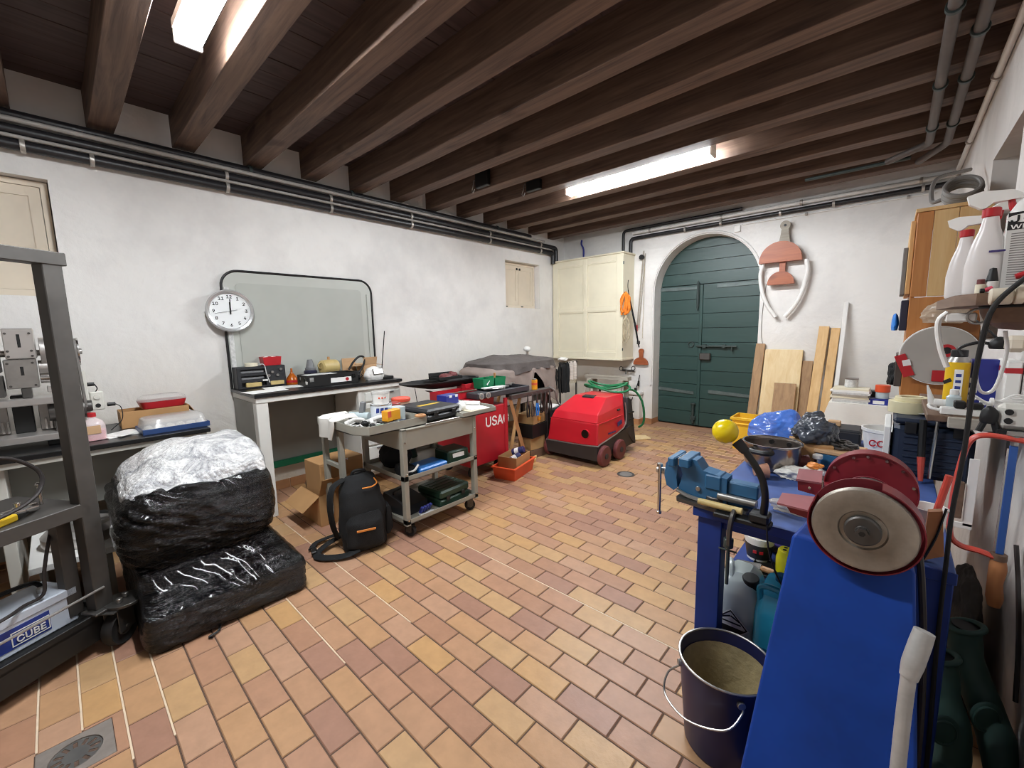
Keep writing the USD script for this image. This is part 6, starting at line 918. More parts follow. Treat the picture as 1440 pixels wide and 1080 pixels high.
nc = Thing('tool_box', 'tall dark navy ribbed tool box standing on the bench by the wall', 'tool box', (0.155, 2.72, BZ)); nc.add('body', box(-0.125, -0.20, 0, 0.13, 0.16, 0.235, 0.02), 'navy_case'); nc.add('lid', box(-0.13, -0.205, 0.24, 0.135, 0.165, 0.265, 0.01), 'navy_case'); nc.add('rib', [box(-0.09, -0.206, z, 0.10, -0.198, z+0.012, 0.003) for z in (0.03, 0.06, 0.09, 0.12, 0.15, 0.18)], 'navy_case'); nc.add('latch', [box(x, -0.212, 0.20, x+0.04, -0.200, 0.25) for x in (-0.09, 0.06)], 'black')
solo('foam_sheet', box(-0.012, -0.18, 0, 0.012, 0.18, 0.22, 0.003), 'paper', 'white panel edge standing left of the navy tool box', 'panel', (0.01, 2.70, BZ), 0); t = Thing('tape_roll', 'big cream roll of masking tape on the navy tool box', 'tape', (0.075, 2.70, BZ+0.2655)); t.add('roll', ring(0.072, 0.042, 0.055, 40), 'tape_cream'); t.add('second_roll', T(ring(0.06, 0.04, 0.02, 40), 0.01, 0, 0.055), 'tape_cream'); t.add('core', ring(0.0418, 0.038, 0.052, 32), 'cardboard')
solo('document', R(sheet(grid(6, 6, lambda u, v: ((u-0.5)*0.16, (v-0.5)*0.2, 0.004+0.012*np.sin(u*3+v*4)**2)), 0.001), 'z', 20), 'paper', 'white crumpled paper on top of the navy tool box', 'paper', (0.20, 2.62, BZ+0.267)); t = Thing('screwdriver', 'steel bar with red grip leaning on the navy tool box', 'tool', (0.155, 2.43, BZ)); t.add('shaft', tube([(0.0, 0.05, 0.02), (0.01, 0.068, 0.28)], 0.007, 8), 'chrome'); t = Thing('pliers', 'black and red long handled pliers leaning on the navy tool box', 'pliers', (0.125, 2.42, BZ)); t.add('black_handle', tube([(0.0, 0.06, 0.10), (-0.004, 0.075, 0.27)], 0.013, 8), 'black'); t.add('red_tip', tube([(0.004, 0.03, 0.01), (0.0, 0.055, 0.11)], [0.008, 0.014], 8), 'saw_red')
cu = Thing('plastic_cup', 'white plastic cup behind the grinder guard', 'cup', (0.115, 1.73, BZ)); cu.add('cup', lathe([(0, 0), (0.032, 0), (0.042, 0.13), (0.046, 0.135), (0.04, 0.135), (0.03, 0.006), (0, 0.006)], 28), 'white_plastic'); t = Thing('steel_rod', 'dark red rod standing in the white cup', 'rod', (0.115, 1.73, BZ+0.01)); t.add('rod', tube([(0.0, 0, 0), (0.035, 0.0, 0.23)], 0.009, 10), 'saw_red'); mt_ = Thing('wood_mallet', 'tan wooden wedge with a black strap beside the white cup', 'tool', (0.125, 1.645, BZ-0.0)); mt_.add('wedge', hull([(-0.02, -0.012, 0.0), (0.025, -0.012, 0.03), (-0.02, 0.012, 0), (0.025, 0.012, 0.03), (-0.016, -0.012, 0.15), (0.012, -0.012, 0.16), (-0.016, 0.012, 0.15), (0.012, 0.012, 0.16)]), 'tan_wood'); mt_.add('strap', tube([(-0.018, -0.015, 0.0), (0.004, -0.016, 0.08), (0.018, -0.015, 0.17)], 0.003, 6, 4), 'black')

# under the bench
jc = Thing('jerry_can', 'cloudy clear jerry can with a black cap and hazard label under the bench', 'canister', (-0.40, 1.84, 0)); jc.add('can', loft(resec([(0, 0, 0, 0.08, 0.10), (0.02, 0, 0, 0.085, 0.105), (0.36, 0, 0, 0.085, 0.105), (0.42, 0.0, 0.0, 0.065, 0.085), (0.45, 0, 0, 0.035, 0.05)], 16), 48, 5), 'jerry_clear'); jc.add('liquid_level', loft([(0.012, 0, 0, 0.0855, 0.1055), (0.20, 0, 0, 0.0865, 0.1065)], 48, 5), 'jerry_green'); jc.add('cap', T(R(cyl(0.03, 0.045), 'x', 15), 0.045, -0.045, 0.405), 'black'); jc.add('grip', tube([(-0.05, 0.06, 0.41), (-0.05, 0.02, 0.455), (-0.03, -0.04, 0.455), (-0.02, -0.07, 0.41)], 0.012, 8, 5), 'jerry_clear')
jc.add('hazard_label', T(onback(ext(Polygon([(0, -0.07), (0.07, 0), (0, 0.07), (-0.07, 0)]), 0.001)), -0.01, -0.107, 0.245), 'paper'); jc.add('hazard_border', T(onback(ext(Polygon([(0, -0.064), (0.064, 0), (0, 0.064), (-0.064, 0)]).difference(Polygon([(0, -0.058), (0.058, 0), (0, 0.058), (-0.058, 0)])), 0.001)), -0.01, -0.108, 0.245), 'black'); jc.add('hazard_base', T(onback(ext(Polygon([(0, -0.058), (0.052, -0.006), (-0.052, -0.006)]), 0.001)), -0.01, -0.1082, 0.245), 'black')
jc.add('hazard_symbol', [T(onback(R(box(-0.018, -0.003, 0, 0.018, 0.003, 0.001, 0.0002), 'z', a)), -0.01+dx, -0.108, 0.265+dz) for a, dx, dz in ((25, -0.016, 0.012), (-25, 0.018, 0.012), (0, -0.01, -0.008), (0, 0.022, -0.008))], 'black')
jb = Thing('jerry_can', 'bright blue jerry can with a moulded handle under the bench', 'canister', (-0.265, 1.83, 0)); bod = loft(resec([(0, 0, 0, 0.062, 0.115), (0.02, 0, 0, 0.066, 0.12), (0.34, 0, 0, 0.066, 0.12), (0.40, 0, 0, 0.058, 0.105), (0.425, 0, 0, 0.05, 0.095)], 14), 48, 6); jb.add('can', bod, 'can_blue'); jb.add('liquid_level', loft([(0.012, 0, 0, 0.0668, 0.1208), (0.22, 0, 0, 0.0668, 0.1208)], 48, 6), 'can_dark'); jb.add('handle', tube([(-0.045, -0.09, 0.40), (-0.045, -0.095, 0.45), (-0.01, -0.096, 0.462), (0.03, -0.096, 0.45), (0.045, -0.09, 0.40)], 0.012, 8, 6), 'can_blue'); jb.add('cap', cyl(0.022, 0.03, 0.0, 0.05, 0.42), 'can_dark')
bk = Thing('bucket', 'big navy metal bucket with a wire handle and dried mud inside', 'bucket', (-0.348, 1.438, 0)); bk.add('bucket', lathe([(0, 0.0), (0.118, 0), (0.122, 0.006), (0.147, 0.31), (0.150, 0.312), (0.150, 0.318), (0.144, 0.318), (0.117, 0.012), (0, 0.012)], 56), 'bucket_navy'); bk.add('rim', T(ring(0.151, 0.1435, 0.006, 56), 0, 0, 0.315), 'steel'); bk.add('mud_lining', lathe([(0.1265, 0.12), (0.1395, 0.27), (0.1375, 0.275), (0.118, 0.075), (0.10, 0.05), (0, 0.045), (0, 0.03), (0.11, 0.03)], 48), 'mud')
bk.add('handle_ear', [R(cyl(0.012, 0.012, 0.143, -0.006, 0.285, 'x'), 'z', a) for a in (215, 305)], 'steel'); h0 = np.array([-0.118, -0.083, 0.285]); h1 = np.array([0.083, -0.118, 0.285]); bk.add('wire_handle', tube([h0, (-0.158, -0.10, 0.24), (-0.150, -0.14, 0.19), (-0.06, -0.185, 0.185), (0.05, -0.18, 0.22), (0.085, -0.135, 0.262), h1], 0.0035, 8, 5), 'steel')
LZ = 0.331
t = Thing('paint_tin', 'open white and black tub on the lower bench shelf', 'tub', (-0.41, 2.20, LZ)); t.add('tub', lathe([(0, 0), (0.05, 0), (0.062, 0.09), (0.065, 0.095), (0.065, 0.115), (0.058, 0.115), (0.048, 0.006), (0, 0.006)], 32), 'white_plastic'); t.add('label', lathe([(0.052, 0.012), (0.0625, 0.082), (0.0615, 0.083), (0.05, 0.012)], 32, closed=True), 'case_black'); t.add('contents', T(blob(0.04, 0.04, 0.03, 0.4, 12, 3), 0, 0, 0.07), 'cream'); t.add('print', [T(R(box(0.0605, -0.008, 0.045, 0.0635, 0.008, 0.06, 0.001), 'z', a)) for a in (-70, -95)], 'red_plastic')
t = Thing('plastic_jug', 'pinkish white jug behind the white and black tub', 'jug', (-0.36, 2.55, LZ)); t.add('jug', loft(resec([(0, 0, 0, 0.07, 0.05), (0.16, 0, 0, 0.075, 0.055), (0.22, 0, 0, 0.04, 0.035), (0.25, 0, 0, 0.02, 0.02)], 10), 36, 3), 'pink_white'); t.add('cap', cyl(0.022, 0.025, 0, 0, 0.245), 'red_plastic')
t = Thing('tub_cover', 'purple round lid leaning on the pinkish jug', 'lid', (-0.35, 2.36, LZ), 15); t.add('lid', T(R(cyl(0.062, 0.012, n=32), 'x', 25), 0, -0.055, 0.075), 'purple'); t.add('prop', box(-0.04, -0.06, 0, 0.04, 0.02, 0.06), 'brown_wood')
t = Thing('yellow_tin', 'bright yellow tin standing on a black tray', 'tin', (-0.275, 2.12, LZ+0.013)); t.add('tin', lathe([(0, 0), (0.05, 0), (0.052, 0.065), (0.048, 0.075), (0.045, 0.10), (0.04, 0.106), (0, 0.106)], 32), 'tin_yellow'); t.add('holes', [cyl(0.008, 0.003, 0.022*math.cos(a), 0.022*math.sin(a), 0.1045) for a in np.arange(5)*1.2566], 'black')
solo('drip_tray', tray_box(0.27, 0.15, 0.013, 0.003), 'black', 'black tray under the yellow tin on the lower shelf', 'tray', (-0.28, 2.10, LZ), 0); t = Thing('trowel', 'pointed grey trowel with a dark handle beside the black tray', 'trowel', (-0.40, 2.075, LZ), -15); t.add('blade', hull([(-0.09, 0, 0.004), (0.03, -0.03, 0.004), (0.03, 0.03, 0.004), (0.03, 0, 0.04), (-0.08, 0, 0.012)]), 'steel_dark'); t.add('handle', tube([(0.03, 0, 0.02), (0.085, 0, 0.025)], 0.013, 8), 'handle_wood')
for k in range(3): t = Thing('paint_brush', f'wooden tool handle on the lower bench shelf, {["nearest the yellow tin", "middle of three", "furthest back"][k]}', 'tool', (-0.26, 2.26+0.05*k, LZ), 160+12*k); t.add('handle', tube([(-0.09, 0, 0.012), (0.03, 0, 0.014)], [0.008, 0.012], 8), 'handle_wood'); t.add('head', box(0.03, -0.02, 0.004, 0.08, 0.02, 0.02), 'black')
solo('crumpled_film', blob(0.06, 0.09, 0.08, 0.35, 11, 17, 4), 'clear_film', 'bundle of clear film on the lower shelf by the pedestal', 'film', (-0.12, 2.25, LZ))

# grinder on its pedestal
pd = Thing('grinder_pedestal', 'blue sheet steel pedestal carrying the bench grinder', 'pedestal', (0, 0, 0))
pd.add('column', rh([(-0.155, 1.305, 0.872), (0.066, 1.305, 0.862), (-0.125, 1.56, 0.872), (0.055, 1.56, 0.862), (-0.225, 0.93, 0.012), (0.125, 0.91, 0.012), (-0.205, 1.50, 0.012), (0.08, 1.50, 0.012)], 0.012), 'pedestal_blue'); pd.add('top_plate', box(-0.09, 1.32, 0.876, 0.04, 1.54, 0.901, 0.003), 'pedestal_blue')
gr = Thing('bench_grinder', 'double bench grinder with a worn steel wheel and dark red guards', 'grinder', (0, 0, 0))
def gplace(m):
    m = m.copy(); v = np.array(m.vertices); m.vertices = np.c_[gx+(v[:, 0]-gx)*GS, 1.262+(v[:, 1]-1.128), GZ+(v[:, 2]-gz)*GS]; return m
def gadd(name, mesh, m, **kw): return gr.add(name, [gplace(q) for q in mesh] if isinstance(mesh, list) else gplace(mesh), m, **kw)
GS, GZ = 0.705, 0.962
gx, gz = -0.022, 1.02
gadd('motor', T(R(lathe([(0, 0), (0.05, 0), (0.075, 0.015), (0.082, 0.04), (0.082, 0.17), (0.075, 0.20), (0.05, 0.21), (0, 0.21)], 40), 'x', -90), gx, 1.19, gz), 'steel'); gadd('motor_foot', box(gx-0.06, 1.22, 0.935, gx+0.06, 1.37, 0.955), 'grinder_red'); gadd('cooling_rib', [T(R(ring(0.0845, 0.08, 0.006, 40), 'x', -90), gx, y, gz) for y in (1.22, 1.25, 1.31, 1.34, 1.37)], 'grinder_red')
w = gr.add('grinding_wheel', T(R(lathe([(0.02, 0.0), (0.02, 0.011), (0.044, 0.011), (0.047, 0.016), (0.091, 0.017), (0.097, 0.016), (0.10, 0.011), (0.10, 0.0)], 72, closed=True), 'x', 90), 0, 0, 0), 'worn_wheel'); pw_ = UsdGeom.Xformable(stage.GetPrimAtPath(w)); pw_.AddTranslateOp().Set(Gf.Vec3d(gx, 1.262, GZ))
gadd('wheel_flange', T(R(lathe([(0, 0), (0.05, 0), (0.05, 0.018), (0.045, 0.021), (0.02, 0.021), (0.018, 0.024), (0, 0.024)], 40), 'x', 90), gx, 1.125, gz), 'steel_dark'); gadd('axle_nut', T(R(lathe([(0.009, 0), (0.018, 0), (0.018, 0.016), (0.009, 0.016)], 6, closed=True), 'x', 90), gx, 1.104, gz), 'steel_dark'); gadd('axle', cyl(0.009, 0.03, gx, 1.088, gz, 'y'), 'black')
def guard(y, wd, r0, a0, a1, m):
    aa = np.radians(np.linspace(a0, a1, 60)); P = Polygon([(r0*math.cos(q), r0*math.sin(q)) for q in aa]+[((r0-0.004)*math.cos(q), (r0-0.004)*math.sin(q)) for q in aa[::-1]]); return T(onback(ext(P, wd)), gx, y, gz)
gadd('guard_rim', guard(1.175, 0.058, 0.155, -205, 75, 'x'), 'guard_red'); gadd('guard_back', T(onback(cut(cyl(0.153, 0.004, n=64), cyl(0.06, 1, 0, 0, -0.5))), gx, 1.178, gz), 'grinder_red')
gadd('far_guard', T(onback(cyl(0.150, 0.005, n=64)), gx, 1.455, gz), 'guard_red'); gadd('far_guard_rim', guard(1.50, 0.055, 0.153, -40, 185, 'x'), 'guard_red'); gadd('guard_rivet', [cyl(0.006, 0.006, gx+0.138*math.cos(a), 1.444, gz+0.138*math.sin(a), 'y') for a in np.radians([15, 45, 70, 95, 115, 150])], 'chrome'); gadd('far_wheel', cyl(0.135, 0.022, gx, 1.465, gz, 'y', n=56), 'steel_dark')
def plate(p, z, t): return hull([(x, y, z+k*t) for x, y in p for k in (0, 1)])
gr.add('tool_rest', plate([(-0.205, 1.295), (-0.208, 1.385), (-0.128, 1.41), (-0.128, 1.29)], 0.960, 0.005), 'rest_red'); gr.add('rest_bracket', hull([(-0.175, 1.31, 0.94), (-0.10, 1.31, 0.93), (-0.175, 1.35, 0.94), (-0.10, 1.35, 0.93), (-0.185, 1.305, 0.959), (-0.10, 1.30, 0.959), (-0.185, 1.37, 0.959), (-0.1, 1.37, 0.959)]), 'guard_red')
gr.add('tool_rest', plate([(-0.195, 1.53), (-0.205, 1.65), (-0.142, 1.67), (-0.131, 1.54)], 0.962, 0.006), 'rest_red'); gr.add('rest_bracket', hull([(x, y, z) for x, y, z in ((-0.19, 1.54, 0.93), (-0.10, 1.54, 0.92), (-0.19, 1.64, 0.935), (-0.1, 1.64, 0.92), (-0.192, 1.535, 0.961), (-0.1, 1.54, 0.961), (-0.2, 1.645, 0.961), (-0.1, 1.64, 0.961))]), 'guard_red'); gr.add('rest_bolt', [cyl(0.004, 0.005, -0.16, 1.534, 0.945, 'y'), cyl(0.003, 0.045, -0.128, 1.535, 0.93)], 'chrome')
solo('power_cable', tube([(0.03, 1.45, 0.93), (0.075, 1.42, 0.91), (0.088, 1.40, 0.86), (0.10, 1.40, 0.76), (0.112, 1.40, 0.62), (0.122, 1.40, 0.4), (0.125, 1.40, 0.012)], 0.0075, 8, 6), 'cable_dark', 'dark cable running down from the grinder beside its pedestal', 'cable')
lv = Thing('grip_lever', 'bent grey metal lever standing in front of the blue pedestal', 'lever', (0, 0, 0)); lv.add('tube', tube([(0.060, 0.84, 0.01), (0.061, 0.90, 0.30), (0.063, 0.975, 0.60), (0.064, 0.998, 0.715), (0.066, 1.014, 0.80)], 0.0115, 14, 5), 'lever_grey'); lv.add('grip', tube([(0.066, 1.012, 0.79), (0.070, 1.02, 0.815), (0.077, 1.032, 0.85), (0.082, 1.04, 0.876)], [0.0135, 0.0165, 0.0165, 0.0155], 16, 4), 'lever_grey'); lv.add('foot', cyl(0.035, 0.012, 0.060, 0.84, 0.0), 'steel_dark')
# waders leaning by the wall
for k, (pts, knee, lb) in enumerate((([(0.245, 1.93, 0.445), (0.25, 1.92, 0.36), (0.285, 1.86, 0.27), (0.325, 1.80, 0.16), (0.335, 1.74, 0.07)], (0.305, 1.82, 0.245), 'taller dark green rubber wader leaning at the right wall'), ([(0.185, 1.82, 0.375), (0.195, 1.80, 0.29), (0.215, 1.78, 0.20), (0.23, 1.76, 0.10), (0.22, 1.74, 0.05)], (0.213, 1.745, 0.195), 'shorter dark green rubber wader nearest the blue pedestal'))):
    w = Thing('rubber_wader', lb, 'wader', (0, 0, 0), group='green rubber waders'); p = spline(pts, 7); m = tube(p, [0.039, 0.041, 0.045, 0.042, 0.038], 20); m = dent(m, 0.008, 14, k+3); w.add('leg', m, 'wader_green'); d0 = p[0]-p[2]; d0 /= np.linalg.norm(d0)
    w.add('rolled_top', T(tube([np.array([0.040*math.cos(a), 0.040*math.sin(a), 0.012*math.cos(a)]) for a in np.linspace(0, 2*math.pi, 28, endpoint=False)], 0.009, 8, closed=True), *(p[0]+d0*0.004)), 'wader_green'); w.add('opening', T(cyl(0.034, 0.004), *(p[0]+d0*0.004)), 'black')
    w.add('knee_patch', T(R(S(sph(0.040, sub=3), 1, 0.3, 1.3), 'z', 25), knee[0]-0.012, knee[1]-0.018, knee[2]), 'wader_green'); w.add('knee_ring', T(R(R(S(ring(0.033, 0.028, 0.007, 28), 1, 1.3, 1), 'x', 90), 'z', 25), knee[0]-0.014, knee[1]-0.026, knee[2]), 'wader_green')
    w.add('foot', dent(hull(np.vstack([trimesh.creation.icosphere(2, r).vertices+c for r, c in ((0.042, np.array(pts[-1])), (0.034, np.array(pts[-1])+(-0.02, -0.10, -0.012)), (0.038, np.array(pts[-1])+(-0.005, -0.05, -0.008)))])), 0.003, 20, k), 'wader_green')

# ================================================================ right wall: cabinet, shelves, hanging tools
wc = Thing('wooden_cabinet', 'wooden wall cabinet with planked side on the right wall', 'cabinet', (0, 0, 0))
for k, (x0, x1, m) in enumerate(((0.055, 0.125, 'orange_wood'), (0.125, 0.225, 'pine'), (0.225, 0.355, 'pine'))): wc.add('side_plank', box(x0+0.001, 3.50, 1.60, x1-0.001, 3.525, 2.085, 0.002), m)
wc.add('lower_side', box(0.055, 3.50, 0.97, 0.355, 3.525, 1.595, 0.002), 'orange_wood'); wc.add('front', box(0.055, 3.53, 0.97, 0.075, 4.20, 2.085, 0.002), 'orange_wood'); wc.add('top', box(0.045, 3.49, 2.086, 0.356, 4.21, 2.106, 0.002), 'pine'); wc.add('bottom', box(0.055, 3.53, 0.96, 0.355, 4.2, 0.975), 'pine'); wc.add('door', box(0.030, 3.55, 1.62, 0.053, 4.18, 2.05, 0.003), 'pine'); wc.add('latch_plate', [box(0.29, 3.49, 1.63, 0.302, 3.50, 1.86), box(0.285, 3.488, 1.86, 0.31, 3.50, 1.875), box(0.285, 3.488, 1.62, 0.31, 3.50, 1.635)], 'steel_dark')
for k, (z0, z1, x, m, lb) in enumerate(((1.62, 1.90, 0.008, 'pipe_grey', 'grey flat box fixed on the cabinet front edge'), (1.40, 1.585, 0.02, 'ink_blue', 'dark blue flat box on the lower cabinet front'), (1.05, 1.25, 0.02, 'steel_dark', 'dark grey strip low on the cabinet front'))): solo('flat_box', box(x, 3.56, z0, 0.0295 if k == 0 else 0.0545, 3.85, z1, 0.003), m, lb, 'box')
solo('blue_pouch', blob(0.018, 0.06, 0.07, 0.3, 12, 3, 3), 'bright_blue', 'small blue and white pouch on the front of the wooden cabinet', 'pouch', (-0.0, 3.66, 1.40)); solo('dark_gloves', dent(blob(0.035, 0.06, 0.09, 0.5, 12, 5, 4), 0.01, 20, 2), 'fabric_black', 'dark crumpled gloves hanging on the cabinet front edge', 'gloves', (0.018, 3.66, 1.05))
hc = Thing('hose_coil', 'coil of grey plastic hose lying on the wooden cabinet', 'hose coil', (0.235, 3.68, 2.107)); 
for k in range(7): hc.add('hose_turn', T(R(tube([(0.075*math.cos(a), 0.085*math.sin(a), 0) for a in np.linspace(0, 2*math.pi, 48, endpoint=False)], 0.010, 8, closed=True), 'x', 48), 0.003*math.sin(k*2), 0.003*math.cos(k*2)-0.010*k*0.8, 0.075+0.010*k*0.7), 'pipe_grey')
hc.add('hose_end', tube([(-0.07, 0.0, 0.07), (-0.12, 0.06, 0.08), (-0.10, 0.3, 0.26), (0.06, 0.5, 0.33)], 0.012, 8, 6), 'pipe_grey')
rl = Thing('cable_reel', 'big grey reel with white rim and red band on the cabinet side', 'reel', (0.20, 3.44, 1.255)); rl.add('disc', T(R(cyl(0.165, 0.02, n=64), 'x', 90), 0, 0.02, 0), 'reel_grey'); rl.add('rim', T(R(ring(0.17, 0.158, 0.05, 64), 'x', 90), 0, 0.055, 0), 'white_plastic'); rl.add('hub', T(R(lathe([(0.02, 0), (0.036, 0), (0.036, 0.014), (0.02, 0.014)], 32, closed=True), 'x', 90), 0.03, 0.0, 0.03), 'red_plastic'); rl.add('hub_hole', cyl(0.02, 0.006, 0.03, -0.006, 0.03, 'y'), 'black'); rl.add('red_band', [T(R(R(box(-0.03, -0.012, -0.09, 0.022, -0.004, 0.045), 'y', -22), 'x', 0), -0.145, -0.002, -0.04), box(-0.02, -0.01, -0.15, 0.16, -0.002, -0.085)], 'red_plastic'); rl.add('logo', [T(onback(R(box(-0.018, -0.018, 0, 0.018, 0.018, 0.002, 0.0005), 'z', 15)), -0.132, -0.014, -0.045), T(onback(R(box(-0.008, -0.008, 0, 0.008, 0.008, 0.002, 0.0005), 'z', 15)), -0.132, -0.0165, -0.045)], 'paper')
solo('film_bundle', dent(blob(0.10, 0.05, 0.075, 0.35, 9, 3, 4), 0.015, 14, 6), 'clear_film', 'bundle of clear film tucked above the grey reel', 'film', (0.20, 3.43, 1.445)); solo('dark_helmet', blob(0.06, 0.04, 0.05, 0.2, 9, 2, 3), 'black', 'dark round object on the reel band beside the cabinet', 'object', (0.20, 3.42, 1.04)) if False else None
us = Thing('upper_shelf', 'brown wooden shelf on the right wall carrying spray bottles', 'shelf', (0, 0, 0)); us.add('board', T(ext(Polygon([(0.095, 1.93), (0.108, 1.56), (0.14, 1.50), (0.358, 1.50), (0.358, 1.93)]), 0.028), 0, 0, 1.487), 'brown_wood'); us.add('bracket', [box(0.33, 1.55, 1.36, 0.358, 1.58, 1.487), box(0.30, 1.85, 1.36, 0.358, 1.88, 1.487)], 'brown_wood')
UZ = 1.5155
pp = Thing('plastic_pipe', 'cream plastic pipe with a coupling fixed on the front of the upper shelf', 'pipe', (0, 0, 0)); pp.add('pipe', cyl(0.014, 0.18, 0.18, 1.482, 1.508, 'x'), 'pvc'); pp.add('coupling', [cyl(0.019, 0.035, 0.158, 1.482, 1.505, 'x'), cyl(0.021, 0.014, 0.196, 1.482, 1.507, 'x')], 'pvc')
def spray(label, x, y, rz, m='white_bottle', s=1.0, trig='red_plastic'):
    b = Thing('spray_bottle', label, 'spray bottle', (x, y, UZ), rz, group='spray bottles on the upper shelf')
    b.add('bottle', loft(resec([(0, 0, 0, 0.032*s, 0.024*s), (0.006, 0, 0, 0.036*s, 0.027*s), (0.07*s, 0, 0, 0.037*s, 0.028*s), (0.12*s, 0, 0, 0.030*s, 0.023*s), (0.16*s, 0, 0, 0.018*s, 0.016*s), (0.185*s, 0, 0, 0.014*s, 0.013*s), (0.19*s, 0, 0, 0.013*s, 0.013*s)], 16), 36, 2.6), m); b.add('collar', cyl(0.0165*s, 0.022*s, 0, 0, 0.188*s), trig)
    b.add('spray_head', onback(T(ext(Polygon([(-0.05, 0.232), (-0.045, 0.224), (0.0, 0.222), (0.012, 0.21), (0.02, 0.21), (0.04, 0.225), (0.045, 0.245), (0.02, 0.252), (-0.03, 0.246)]), 0.02*s), 0, 0, -0.01*s)) if s == 1 else S(onback(T(ext(Polygon([(-0.05, 0.232), (-0.045, 0.224), (0.0, 0.222), (0.012, 0.21), (0.02, 0.21), (0.04, 0.225), (0.045, 0.245), (0.02, 0.252), (-0.03, 0.246)]), 0.02), 0, 0, -0.01)), s, s, s), 'white_plastic'); b.add('trigger', S(tube([(-0.03, 0, 0.224), (-0.034, 0, 0.205), (-0.042, 0, 0.18)], [0.006, 0.007, 0.004], 8, 4), s, s, s), trig)
    return b
b1 = spray('white spray bottle with red collar in the middle of the upper shelf', 0.158, 1.60, 180); b1.add('print', box(-0.028, 0.0275, 0.10, 0.0, 0.0285, 0.105, 0.0003), 'print_blue')
spray('slim white spray bottle at the left end of the upper shelf', 0.135, 1.80, 170, s=0.92)
spray('white spray bottle with red trigger behind the lettered bottle', 0.215, 1.74, 20)
jw = Thing('lettered_bottle', 'large white bottle with black and grey printed label on the shelf edge', 'bottle', (0.234, 1.60, UZ), -9)
jw.add('bottle', loft(resec([(0, 0, 0, 0.045, 0.03), (0.005, 0, 0, 0.05, 0.034), (0.185, 0, 0, 0.05, 0.034), (0.215, 0, 0, 0.035, 0.026), (0.23, 0, 0, 0.018, 0.018), (0.235, 0, 0, 0.018, 0.018)], 16), 40, 5), 'white_plastic'); jw.add('cap', cyl(0.021, 0.035, 0, 0, 0.232), 'pvc'); jw.add('label', box(-0.046, -0.0358, 0.012, 0.042, -0.0345, 0.188, 0.0003), 'label_grey'); jw.add('black_panel', box(-0.046, -0.0366, 0.148, 0.042, -0.0355, 0.188, 0.0003), 'black')
jw.add('logo', T(onback(S(Point(0, 0).buffer(1) and ext(Point(0, 0).buffer(0.016), 0.0006), 2.0, 0.62, 1)), -0.016, -0.0367, 0.1735), 'white_plastic'); jw.add('lettering', T(onback(S(text('J-B', 0.016, 0.0006, True, True), 1.3, 1, 1)), -0.016, -0.0376, 0.1725), 'black', smooth=False); jw.add('lettering', T(onback(S(text('WELD', 0.0095, 0.0006, True, True), 1.35, 1, 1)), -0.016, -0.0368, 0.1545), 'white_plastic', smooth=False)
g7 = np.random.default_rng(3)
jw.add('text_lines', cat(*[box(-0.038, -0.0362, z, -0.038+g7.uniform(0.05, 0.076), -0.0357, z+0.0022, 0.0002) for z in np.arange(0.02, 0.142, 0.0056)]), 'pipe_grey', kind='stuff')
t = Thing('glue_bottle', 'small white bottle with a black pointed cap on the upper shelf', 'bottle', (0.165, 1.535, UZ)); t.add('bottle', cyl(0.012, 0.028), 'white_plastic'); t.add('cap', lathe([(0, 0.028), (0.011, 0.028), (0.006, 0.058), (0, 0.06)], 20), 'black')
t = Thing('glue_bottle', 'tiny yellow bottle with a dark red cap on the shelf corner', 'bottle', (0.147, 1.53, UZ)); t.add('bottle', cyl(0.009, 0.022), 'cream'); t.add('cap', cyl(0.007, 0.012, 0, 0, 0.022), 'wheel_maroon')
t = Thing('paint_tube', 'small pink and black tube lying beside the tiny yellow bottle', 'tube', (0.153, 1.512, UZ)); t.add('tube', tube([(0, 0, 0.006), (0.012, -0.0, 0.012)], 0.005, 8), 'pink_liquid'); t.add('cap', cyl(0.0055, 0.008, -0.008, 0, 0.0056, 'x'), 'black')
t = Thing('hand_shears', 'red handled tool lying on the pipe at the right edge', 'tool', (0.23, 1.53, 1.5385)); t.add('handle', tube([(-0.03, 0.0, 0.012), (0.01, 0.0, 0.025), (0.06, 0.0, 0.04)], [0.006, 0.011, 0.010], 8, 4), 'red_plastic')
t = Thing('dark_bowl', 'dark brown bowl shaped lamp under the right end of the upper shelf', 'bowl', (0.228, 1.60, 1.425)); t.add('bowl', lathe([(0, 0), (0.035, 0.004), (0.06, 0.02), (0.07, 0.045), (0.072, 0.058), (0, 0.058)], 36), 'brown_wood'); t.add('rim', T(ring(0.074, 0.068, 0.006, 36), 0, 0, 0.055), 'black')
wt = Thing('hanging_bracket', 'bent white plastic bracket hanging under the left end of the shelf', 'bracket', (0, 0, 0)); wt.add('arm', tube([(0.105, 1.66, 1.475), (0.09, 1.66, 1.455), (0.09, 1.66, 1.42), (0.10, 1.66, 1.37), (0.115, 1.66, 1.325)], 0.011, 10, 6, flat=0.6), 'white_plastic'); wt.add('strip', box(0.10, 1.65, 1.448, 0.16, 1.67, 1.472, 0.004), 'white_plastic'); wt.add('hook_ring', T(R(ring(0.022, 0.016, 0.008, 24), 'x', 90), 0.16, 1.655, 1.462), 'steel')
solo('rubber_hose', tube([(0.25, 1.47, 1.585), (0.20, 1.46, 1.535), (0.165, 1.465, 1.48), (0.155, 1.48, 1.40), (0.152, 1.50, 1.28), (0.152, 1.52, 1.12), (0.147, 1.55, 0.95), (0.15, 1.58, 0.80), (0.153, 1.60, 0.55), (0.16, 1.60, 0.25), (0.165, 1.62, 0.01)], 0.0052, 10, 7), 'black_rubber', 'long black hose hanging from the upper shelf to the floor', 'hose')
